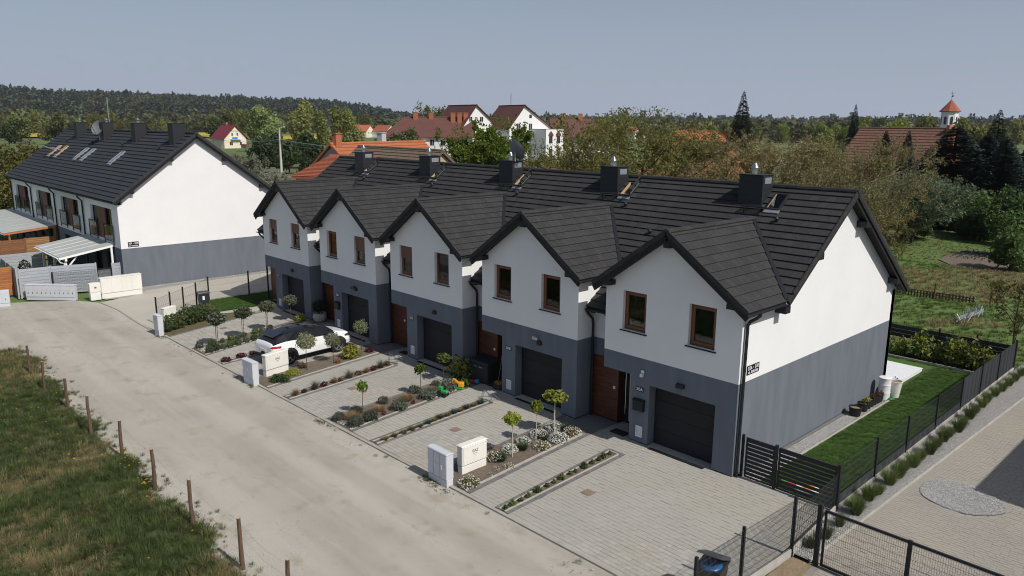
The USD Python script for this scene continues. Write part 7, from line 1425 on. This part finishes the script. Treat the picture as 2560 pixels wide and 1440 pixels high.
# woods: one mass each
lm('lf_bud2', (.085, .066, .034), (.075, .072, .034)); lm('lf_olive2', (.075, .088, .030), (.10, .11, .038))
WP = [(foliage(90, 4.6, 4.6, 6.5, 2.6, 601, .5, (0, 0, 8), .3), 'lf_pine'), (foliage(90, 4.2, 4.2, 8, 2.4, 602, .5, (0, 0, 9), .35), 'lf_pine'), (foliage(90, 5.2, 5.2, 6, 2.6, 603, .5, (0, 0, 7), .3), 'lf_bud2'), (foliage(90, 5.2, 5.2, 6.5, 2.6, 604, .5, (0, 0, 7), .3), 'lf_olive2'), (foliage(80, 2.6, 2.6, 9, 2.0, 605, .4, (0, 0, 9.5), .3), 'lf_pine'), (foliage(80, 5.4, 5.4, 5.5, 2.6, 606, .5, (0, 0, 6), .3), 'lf_far')]
r = np.random.default_rng(99)
def wood(name, n, a0, a1, d0, d1, mix, smin, smax, label, seed, hill=True):
    r = np.random.default_rng(seed); a = np.radians(r.uniform(a0, a1, n)); d = np.sqrt(r.uniform(d0 ** 2, d1 ** 2, n)); x, y = CAM[0] - d * np.sin(a), CAM[1] + d * np.cos(a); z = terrain(x, y)
    f = meshkit.fbm(np.stack([x / 140., y / 140., np.zeros(n)], 1), 3, seed); idx = np.where(f > .5, np.array(mix[0])[r.integers(0, len(mix[0]), n)], np.array(mix[1])[r.integers(0, len(mix[1]), n)])
    s = r.uniform(smin, smax, n); scatter(name, WP, np.c_[x, y, z - 1.0], r.uniform(0, 6, n), np.c_[s, s, s * r.uniform(.85, 1.2, n)], idx, label=label, cat='woodland')
wood('hill_forest', 9500, 50, 92, 1050, 1950, ([0, 1, 4, 4], [2, 2, 3, 0]), .85, 1.25, 'dark pine and brown deciduous forest covering the hill on the left skyline', 1)
wood('hill_forest_edge', 900, 50, 90, 760, 1080, ([3, 5], [2, 3, 5]), .8, 1.3, 'olive woodland at the foot of the wooded hill', 2)
wood('far_forest', 5200, -12, 53, 1500, 3200, ([0, 1, 2], [3, 5, 0]), 1.3, 2.0, 'thin line of forest on the far horizon behind the town', 3)
wood('far_thicket', 900, -5, 50, 520, 1200, ([3, 5], [2, 3, 5]), .8, 1.3, 'green tree cover between the houses of the far town', 4)
# rape fields
M['rape'] = mat('yellow_rape_field', (.42, .33, .012), (.34, .28, .02), scale=.1, rough=1)
for nm, a0, a1, d0, d1, lab in (('a', 66, 84, 560, 900, ''), ('b', 57.5, 63, 480, 640, '')):
    n = 10; aa = np.radians(np.linspace(a0, a1, n)); pts = [(CAM[0] - d * math.sin(a), CAM[1] + d * math.cos(a)) for d in (d0, d1) for a in aa]; z = terrain(np.array([p[0] for p in pts]), np.array([p[1] for p in pts])) + .9
    obj('rape_field', (np.c_[np.array(pts), z], np.array([(i, i + 1, n + i + 1, n + i) for i in range(n - 1)])[:, ::-1]), 'rape', kind='structure')

# ---------------------------------------------------------------- background buildings
def rough_tile(name, c1, c2, row=.34, sc=1.0): return mat(name, c1, c2, scale=3, detail=6, rough=.85, piece=.16, bump=(6, .4, .05))
M['r_orange'] = rough_tile('orange_roof_tile', (.42, .135, .055), (.34, .11, .05)); M['r_red'] = rough_tile('red_roof_tile', (.36, .10, .05), (.30, .085, .045)); M['r_brown'] = rough_tile('old_brown_roof_tile', (.165, .115, .075), (.11, .085, .06)); M['r_choc'] = mat('chocolate_metal_roof', (.115, .044, .036), (.098, .038, .031), scale=.5, rough=.6); M['r_maroon'] = mat('maroon_metal_roof', (.155, .022, .034), rough=.5)
M['r_barn'] = rough_tile('weathered_red_barn_tile', (.19, .085, .055), (.11, .062, .045)); M['r_pink'] = rough_tile('pale_red_old_tile', (.40, .17, .10), (.30, .13, .08)); M['r_grey'] = rough_tile('old_grey_roof_tile', (.085, .075, .065), (.06, .055, .05)); M['r_dark'] = mat('dark_far_roof', (.03, .032, .036), rough=.6)
M['w_cream'] = mat('cream_wall', (.72, .66, .54), (.66, .6, .48), scale=1, rough=.9); M['w_plaster'] = mat('old_tan_plaster', (.44, .35, .25), (.36, .28, .2), scale=1.2, rough=.95); M['w_greyplaster'] = mat('light_grey_plaster', (.42, .42, .43), rough=.95); M['w_brick'] = mat('orange_brick_wall', (.36, .14, .07), (.26, .10, .05), scale=2.5, detail=6, rough=.95)
M['winpane'] = mat('far_window_pane', (.03, .035, .045), rough=.12)
def gable_block(t, L, W, ze, zr, wall, roof, ov=.4, rows=True, z0=0.0, y_ridge=None, hip0=0.0, hip1=0.0, tile=None):
    """local frame: ridge along x from 0 to L, width along y from 0 to W"""
    yr = W / 2 if y_ridge is None else y_ridge; th = .2
    b = MB().box(0, L, 0, W, z0, ze); 
    if not hip0: b.poly(Polygon([(0, ze), (W, ze), (yr, zr - .1)]), .25, YZ(0.0))
    if not hip1: b.poly(Polygon([(0, ze), (W, ze), (yr, zr - .1)]), .25, YZ(L - .25))
    obj('wall', b, wall, t)
    s0 = (zr - ze) / yr; s1 = (zr - ze) / (W - yr); rf = MB()
    a0, a1 = (-ov if not hip0 else -ov), (L + ov); y0, y1 = -ov, W + ov; z_0, z_1 = ze - ov * s0, ze - ov * s1
    r0, r1 = (hip0 if hip0 else -ov), (L - hip1 if hip1 else L + ov)
    def slab_(p):
        q = [(x, y, z + th) for x, y, z in p]
        n = len(p); rf.add(list(p) + q, [(0, 2, 1)] + ([(0, 3, 2)] if n == 4 else []) + [(n, n + 1, n + 2)] + ([(n, n + 2, n + 3)] if n == 4 else []) + [x for i in range(n) for x in ((i, (i + 1) % n, n + (i + 1) % n), (i, n + (i + 1) % n, n + i))])
    slab_([(a0, y0, z_0), (a1, y0, z_0), (r1, yr, zr), (r0, yr, zr)]); slab_([(a1, y1, z_1), (a0, y1, z_1), (r0, yr, zr), (r1, yr, zr)])
    if hip0: slab_([(a0, y1, z_1), (a0, y0, z_0), (r0, yr, zr)])
    if hip1: slab_([(a1, y0, z_0), (a1, y1, z_1), (r1, yr, zr)])
    ro = obj('roof', rf, roof, t)
    if tile:   # courses of tiles as one part for each slope
        for sgn, yy, sl_, z_ in ((1, y0, s0, z_0), (-1, y1, s1, z_1)):
            ca = 1 / math.sqrt(1 + sl_ * sl_); sa = sl_ * ca; dist = ((yr - y0) if sgn > 0 else (y1 - yr)) / ca
            Pf = frame_pt((0, yy, z_ + th), (sgn, 0, 0), (0, sgn * ca, sa), (0, -sgn * sa, ca)); pg = Polygon([(a0 * sgn, 0), (a1 * sgn, 0), (r1 * sgn, dist), (r0 * sgn, dist)])
            obj('tile_field', MB_of(lay_tiles(pg.buffer(0), Pf, g=tile, w=tile * .9, lift=.06, gap=.008)), roof, ro, kind='stuff')
    for i in range(max(1, int((r1 - r0) / 1.2))): n = max(1, int((r1 - r0) / 1.2)); obj('ridge_tile', half_round((r0 + (r1 - r0) * i / n, yr, zr + th - .02), (r0 + (r1 - r0) * (i + 1) / n + .05, yr, zr + th - .02), .16), roof, ro)
    return t
def win(t, x, y, z, w, h, face, frame='whitep', split=True):
    """face: 'y-' 'x+' 'x-' ; flush frame proud of the wall with a recessed looking dark pane"""
    b, p = MB(), MB()
    if face == 'y-': ring(x - w / 2, x + w / 2, z, z + h, .08, y - .05, y - .005, b); p.box(x - w / 2 + .08, x + w / 2 - .08, y - .025, y - .01, z + .08, z + h - .08); split and b.box(x - .03, x + .03, y - .045, y - .006, z + .08, z + h - .08)
    else:
        s = 1 if face == 'x+' else -1; lo = lambda a, c: (min(x + s * a, x + s * c), max(x + s * a, x + s * c))
        for (y0, y1, z0, z1) in ((y - w / 2, y + w / 2, z, z + .08), (y - w / 2, y + w / 2, z + h - .08, z + h), (y - w / 2, y - w / 2 + .08, z + .08, z + h - .08), (y + w / 2 - .08, y + w / 2, z + .08, z + h - .08)): b.box(*lo(.005, .05), y0, y1, z0, z1)
        p.box(*lo(.01, .025), y - w / 2 + .08, y + w / 2 - .08, z + .08, z + h - .08); split and b.box(*lo(.006, .045), y - .03, y + .03, z + .08, z + h - .08)
    f = obj('window', b, frame, t); obj('pane', p, 'winpane', f)
def chim(t, x, y, z0, z1, w=.5, d=.5, m='brick_red'): c = obj('chimney', MB().box(x - w / 2, x + w / 2, y - d / 2, y + d / 2, z0, z1), m, t); obj('chimney_cap', MB().box(x - w / 2 - .06, x + w / 2 + .06, y - d / 2 - .06, y + d / 2 + .06, z1, z1 + .1), m, c)
def at(x, y): return (x, y, float(terrain(np.array(x), np.array(y))))
def rot(px, py, qx, qy): return math.atan2(qy - py, qx - px)
# farm house with orange roof and the brown barn in front
a = rot(-61.1, 22.8, -66.0, 38.0)
t = thing('farm_house', 'old farm house with a long orange tiled roof and grey gable behind the near row', 'house', at(-61.1 + 2.6 * math.sin(a) * -1 * -1, 22.8 - 2.6 * math.cos(a) * -1 * -1), a); gable_block(t, 16.5, 6.4, 5.6, 8.4, 'w_greyplaster', 'r_orange', .35, tile=.5); chim(t, .6, 3.0, 8.0, 9.6, .9, .6); chim(t, 9, 3.6, 8.0, 9.6, .8, .7, 'w_greyplaster'); win(t, -.0, 3.2, 3.4, .9, 1.2, 'x-'); win(t, 3, 0, 2.0, 1, 1.3, 'y-'); win(t, 7, 0, 2.0, 1, 1.3, 'y-')
a = rot(-56.0, 24.6, -43.6, 23.6)
t = thing('old_barn', 'long old building with a brown tiled roof and tan gable directly behind the near row', 'barn', at(-58.6, 20.4), a); gable_block(t, 15.2, 7.2, 5.2, 8.2, 'w_plaster', 'r_brown', .3, tile=.4)
t = thing('shed', 'low shed with a red tiled roof at the left end of the near row', 'shed', at(-55.2, 14.9), math.radians(25)); gable_block(t, 9, 9, 5.7, 7.3, 'w_plaster', 'r_red', .3, tile=.4, y_ridge=6.0)
t = thing('old_house', 'house with a flat orange red roof partly hidden behind the spreading olive tree', 'house', at(-62.2, 85.5), rot(-62.2, 87.3, -56.0, 90.5)); gable_block(t, 8, 7, 7.2, 9.6, 'w_brick', 'r_orange', .3, tile=.6)
t = thing('old_barn', 'old barn with a dark grey roof and orange brick gable behind the spreading olive tree', 'barn', at(-41.2, 52.4), rot(-40.7, 56, -32.6, 51.7) + .0); gable_block(t, 9.6, 7.4, 5.9, 8.8, 'w_brick', 'r_grey', .3, tile=.45)
t = thing('old_barn', 'low old building with a pale red tiled roof behind the ridge of the near row', 'barn', at(-34.2, 37.5), rot(-32.6, 40.9, -23.2, 38.7)); gable_block(t, 10.5, 8.0, 4.6, 7.9, 'w_brick', 'r_pink', .3, tile=.45)
t = thing('old_barn', 'low building with a red brown tiled roof just behind the middle chimney', 'barn', at(-34.0, 20.2), rot(-33, 23.6, -28.3, 22.5)); gable_block(t, 7.0, 6.0, 4.8, 7.2, 'w_plaster', 'r_pink', .3, tile=.45)
t = thing('old_barn', 'large barn with a sagging weathered red roof and brick end wall below the church tower', 'barn', at(-32.2, 79.0), rot(-31.7, 84.5, -22.3, 83.2)); gable_block(t, 11.0, 10.5, 5.6, 10.4, 'w_brick', 'r_barn', .3, tile=.5); obj('fire_wall', MB().box(11.05, 11.4, 4.4, 6.2, 8.6, 11.0), 'w_brick', t)
# maroon roofed house
def facing(x, y, deg):  # rotation so that local +x looks at the viewer, turned by deg
    return math.atan2(CAM[1] - y, CAM[0] - x) + math.radians(deg)
mx, my = -304.4, 119.4
t = thing('village_house', 'small cream house with a maroon roof and a blue balcony screen behind the left row', 'house', at(mx, my), facing(mx, my, 33))
sub = thing('main_block', None, None, (-9, -5.2, 0), 0, parent=t); gable_block(sub, 9, 10.4, 4.4, 9.4, 'w_cream', 'r_maroon', .7); chim(sub, 3.2, 5.2, 9.0, 10.6, .8, .8)
for y in (3.9, 6.3): win(sub, 9, y, 5.0, .9, 1.4, 'x+')
win(sub, 9, 3.2, 1.2, 1.6, 1.5, 'x+'); win(sub, 9, 7.8, 1.2, 1.2, 1.5, 'x+')
obj('balcony', MB().box(9.02, 10.2, 2.9, 7.6, 3.6, 3.78).box(10.15, 10.2, 2.9, 7.6, 3.78, 4.6), 'whitep', sub); obj('balcony_screen', MB().box(10.21, 10.24, 3.0, 5.6, 3.8, 4.6), 'bluegreen_screen' if 'bluegreen_screen' in M else 'bluetoy', sub); obj('gable_timber', MB().box(9.01, 9.06, 3.0, 7.4, 7.0, 7.15).bar((9.04, 3.6, 7.2), (9.04, 5.2, 8.9), .12, .05).bar((9.04, 6.8, 7.2), (9.04, 5.2, 8.9), .12, .05), 'bwood', sub)
obj('porch_roof', MB().hexa([(9.1, 7.6, 1.6), (12, 7.6, 1.3), (12, 10.4, 1.3), (9.1, 10.4, 1.6)], [(9.1, 7.6, 1.75), (12, 7.6, 1.45), (12, 10.4, 1.45), (9.1, 10.4, 1.75)]), 'r_maroon', sub)
# apartment house: two tall gabled parts, a white block with four windows and low wings
ax, ay = -140.4, 128.2
AR = facing(ax, ay, 38)
t = thing('apartment_house', 'big white apartment house with brown roofs, two tall gables and orange chimneys', 'apartment house', at(ax, ay), AR)
def part(loc, **k): return thing('block', None, None, loc, 0, parent=t)
b1 = part((-11, -5.0, 0)); gable_block(b1, 11, 14.5, 9.9, 15.6, 'white', 'r_choc', .6, y_ridge=5.0)
for y in (3.0, 7.2): win(b1, 11, y, 13.2 if y < 6 else 12.4, .9, .9, 'x+', 'clad'); win(b1, 11, y, 9.2, 1.3, 1.8, 'x+'); win(b1, 11, y, 5.9, 1.3, 1.8, 'x+'); win(b1, 11, y, 2.4, 1.3, 1.8, 'x+')
for z in (5.3, 8.5): obj('balcony', MB().box(11.02, 12.6, 1.0, 7.2, z, z + .18), 'concrete', b1); obj('balcony_rail', MB().box(12.5, 12.55, 1.0, 7.2, z + 1.0, z + 1.06).box(12.5, 12.55, 1.0, 7.2, z + .5, z + .54), 'zinc', b1)
obj('mast', MB().tube([(5, 5, 15.6), (5, 5, 19)], .06, 5), 'dark', b1)
b2 = part((-22, -15.0, 0)); gable_block(b2, 13.5, 13, 9.4, 15.6, 'white', 'r_choc', .6, y_ridge=5.0)
for y in (3.2, 6.8): win(b2, 13.5, y, 11.2, 1.2, 1.5, 'x+'); win(b2, 13.5, y, 8.0, 1.2, 1.5, 'x+'); win(b2, 13.5, y, 4.8, 1.2, 1.5, 'x+')
def wing(wx, wy, L, W, h0, h1):
    dx, dy = wx - ax, wy - ay; c, s_ = math.cos(-AR), math.sin(-AR); w = thing('block', None, None, (dx * c - dy * s_, dx * s_ + dy * c, 0), math.radians(90 - 38), parent=t)
    gable_block(w, L, W, 7.6, 12.3, 'white', 'r_choc', .7, hip0=h0, hip1=h1)
    for x in np.arange(1.6, L - 1, 2.9): win(w, x, 0, 4.9, 1.3, 1.7, 'y-'); win(w, x, 0, 1.6, 1.3, 1.7, 'y-')
    return w
w1 = wing(-163.6, 98.0, 24, 11, 5, 0)
for (x, y) in ((8.2, 5), (12.4, 5.2), (18.5, 4.2), (20.3, 4.2), (22.0, 4.2)): chim(w1, x, y, 11.0, 13.6, 1.2, .9)
for x in (14.5, 19.0): obj('dormer', MB().hexa([(x - .7, 1.4, 9.1), (x + .7, 1.4, 9.1), (x + .7, 2.8, 9.1), (x - .7, 2.8, 9.1)], [(x - .2, 1.5, 9.9), (x + .2, 1.5, 9.9), (x + .2, 3.4, 10.2), (x - .2, 3.4, 10.2)]), 'r_choc', w1)
for (x, z) in ((11.0, 6.2), (16.6, 6.2)): obj('dish', MB().lathe([(0, 0), (.7, .12), (.7, .16), (0, .05)], (x, -.4, z), 14), 'whitep', w1)
b3 = part((0.02, 2.4, 0)); obj('wall', MB().box(0, 6.5, 0, 6.2, 0, 9.4), 'white', b3); obj('parapet', MB().box(-.05, 6.55, -.05, 6.25, 9.4, 9.5), 'concrete', b3)
for y in (1.7, 4.4):
    for z in (5.7, 2.3): win(b3, 6.5, y, z, 1.2, 2.0, 'x+', 'clad')
    obj('window_pediment', MB().poly(Polygon([(y - .9, 7.7), (y + .9, 7.7), (y + .75, 8.2), (y, 9.0), (y - .75, 8.2)]), .12, YZ(6.5)), 'r_maroon', b3)
w2 = wing(-138.5, 137.5, 16, 11, 0, 5)
for x in (3.2, 8.0): chim(w2, x, 5, 11.2, 13.7, 1.2, .9)
for x in (4.0, 8.6): obj('dormer', MB().hexa([(x - .7, 1.4, 9.1), (x + .7, 1.4, 9.1), (x + .7, 2.8, 9.1), (x - .7, 2.8, 9.1)], [(x - .2, 1.5, 9.9), (x + .2, 1.5, 9.9), (x + .2, 3.4, 10.2), (x - .2, 3.4, 10.2)]), 'r_choc', w2)
# church tower
t = thing('church_tower', 'white octagonal church tower with a red pointed roof and weather vane', 'church tower', at(-48.1, 171.0), .2, (.74, .74, .93))
obj('wall', MB().lathe([(2.75, 0), (2.75, 8.6), (2.35, 9.4), (2.35, 15.0), (2.45, 15.1), (2.45, 15.3)], n=8), 'white', t); obj('skirt_roof', MB().lathe([(3.3, 8.4), (2.34, 10.4)], n=8), 'r_maroon', t); obj('roof', MB().lathe([(2.85, 15.15), (2.9, 15.3), (0, 18.1)], n=8), 'r_red', t)
obj('cross', MB().tube([(0, 0, 18), (0, 0, 20)], .05, 5).bar((-.45, 0, 19.4), (.45, 0, 19.4), .07, .07).bar((-.1, 0, 18.7), (.5, 0, 18.9), .05, .25), 'dark', t)
for i in range(8):
    a = i * math.pi / 4 + math.pi / 8; d = 2.35 * math.cos(math.pi / 8); b = MB(); arch = Polygon([(-.38, 12.2), (.38, 12.2), (.38, 13.7)] + [(.38 * math.cos(q), 13.7 + .38 * math.sin(q)) for q in np.linspace(.3, 2.84, 6)] + [(-.38, 13.7)])
    T = np.eye(4); T[:3, :3] = np.array([[-math.sin(a), 0, math.cos(a)], [math.cos(a), 0, math.sin(a)], [0, 1, 0]]); T[:3, 3] = (math.cos(a) * (d + .01), math.sin(a) * (d + .01), 0)
    obj('louvre_window', MB().poly(arch, .06, T), 'winpane', t)
ch = thing('church', 'low white church hall at the foot of the tower', 'church', at(-53, 166), .3); gable_block(ch, 12, 8, 5.0, 8.8, 'white', 'r_maroon', .4)
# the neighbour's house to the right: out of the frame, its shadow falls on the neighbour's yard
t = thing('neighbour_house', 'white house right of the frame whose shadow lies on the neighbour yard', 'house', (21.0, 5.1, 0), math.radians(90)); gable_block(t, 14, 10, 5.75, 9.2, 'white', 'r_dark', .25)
# utility pole with wires
t = thing('utility_pole', 'pale concrete utility pole with a street light behind the left gable', 'utility pole', at(-128.1, 50.3)); obj('pole', MB().tube([(0, 0, 0), (0, 0, 8.7)], [.26, .16], 10), 'pole', t); obj('crossarm', MB().box(-.9, .9, -.06, .06, 7.4, 7.55), 'zinc', t); obj('lamp_head', MB().tube([(0, 0, 8.7), (0, 0, 9.6), (.5, .5, 9.9)], .05, 6).box(.4, 1.0, .4, .7, 9.85, 10.0), 'whitep', t)
b = MB()
for dz, dx in ((7.5, -.8), (7.5, 0), (7.5, .8), (6.6, 0)):
    for (ex, ey, ez) in ((-190, 60, 7.2), (-80, 60, 6.5)):
        p0, p1 = np.array((-128.1 + dx, 50.3, dz)), np.array((ex + dx, ey, ez)); b.tube([p0 + (p1 - p0) * q - (0, 0, 1.0 * 4 * q * (1 - q)) for q in np.linspace(0, 1, 9)], .018, 3, cap=False)
obj('overhead_wires', b, 'zinc', label='overhead wires hanging from the concrete utility pole', cat='wires')
# far village
def vhouse(label, x, y, w, h, wall, roof, deg, ridge=0):
    t = thing('village_house', label, 'house', at(x, y), facing(x, y, deg)); sub = thing('main_block', None, None, (-w, -w * .45, 0), 0, parent=t); gable_block(sub, w, w * .9, h * .55, h, wall, roof, .5)
    for yy in (.3, .6): win(sub, w, w * .9 * yy, h * .3, 1.2, 1.4, 'x+', split=False)
VH = [(-1051, 266, 9, 8.5, 'w_cream', 'r_dark', 30, 'small cream gabled house far left before the wooded hill'), (-1150, 268, 10, 9, 'white', 'r_red', 35, 'white house with a red roof edge leftmost before the wooded hill'),
 (-927, 325, 11, 9, 'white', 'r_dark', -40, 'white gabled house at the left of the far village row'), (-915, 338, 13, 9, 'white', 'r_grey', 40, 'white house with a dark roof second of the far village row'), (-905, 352, 12, 9, 'white', 'r_dark', 40, 'white house third of the far village row'), (-890, 362, 13, 8.5, 'w_greyplaster', 'r_dark', 60, 'dark roofed house fourth of the far village row'), (-870, 372, 12, 8.5, 'white', 'r_dark', 50, 'dark roofed house fifth of the far village row'), (-814, 345, 13, 9, 'w_cream', 'r_orange', 20, 'orange roofed house at the right of the far village row'), (-800, 362, 12, 8.5, 'white', 'r_dark', -40, 'dark roofed white house beside the orange roofed one'),
 (-498, 297, 12, 9, 'w_cream', 'r_red', 30, 'red roofed house left in the village behind the birches'), (-488, 306, 13, 9, 'w_cream', 'r_red', 60, 'red roofed house second in the village behind the birches'), (-478, 318, 13, 9, 'white', 'r_red', 50, 'red roofed house right in the village behind the birches'), (-520, 300, 15, 12, 'white', 'r_dark', 40, 'white house with a dark blue roof above the red roofs'), (-540, 318, 15, 12, 'w_cream', 'r_grey', 40, 'grey roofed house above the red roofs'), (-330, 190, 9, 7, 'w_brick', 'r_orange', 40, 'small orange roofed house right of the birches'),
 (-400, 480, 14, 10, 'w_cream', 'r_red', 40, 'red roofed house behind the spreading olive tree'), (-380, 500, 14, 9, 'w_cream', 'r_red', 50, 'red brown roof right of the apartment house'), (-360, 470, 16, 9, 'white', 'r_red', 50, 'red roofed white house right of the apartment house')]
for x, y, w, h, wl, rf_, dg, lab in VH: vhouse(lab, x, y, w, h, wl, rf_, dg)
M['hall'] = mat('pale_hall_wall', (.62, .64, .62), rough=.8); M['hallgreen'] = mat('pale_green_panel', (.30, .40, .36), rough=.8)
for (x, y, w, d, h, m_, lab) in [(-505, 716, 46, 20, 11, 'hall', 'long white hall on the horizon behind the spreading olive tree'), (-430, 830, 70, 25, 10, 'hallgreen', 'long pale green roofed hall on the horizon right of the white hall'), (-330, 860, 120, 20, 8, 'hall', 'long low white building on the far horizon'), (-245, 632, 46, 12, 13, 'hallgreen', 'pale green block of flats behind the barn'), (-205, 640, 30, 12, 12, 'hallgreen', 'second pale green block of flats behind the barn')]:
    t = thing('far_building', lab, 'building', at(x, y), facing(x, y, 4)); obj('wall', MB().box(-d, 0, -w / 2, w / 2, 0, h), m_, t); obj('roof', MB().box(-d - .3, .3, -w / 2 - .3, w / 2 + .3, h, h + .6), 'hall', t)
    for i in range(int(w / 5)):
        for z in (2, 5.5, 9)[: 3 if h > 11 else 2]: p = obj('window', MB().box(.02, .08, -w / 2 + 1.5 + i * 5, -w / 2 + 4.4 + i * 5, z, z + 1.6), 'winpane', t)
# thin spring haze in the air, round everything
M['haze'] = usdkit.material(stage, LK + 'haze_air', {'v': ('principled_volume', {'color': (.88, .93, 1.0), 'density': HAZE, 'anisotropy': .2})}, [], volume='v.volume')
obj('haze', MB().box(-5200, 5200, -5200, 5200, -9, 130), 'haze', kind='stuff', label='thin pale air', cat='haze') if HAZE > 0 else None
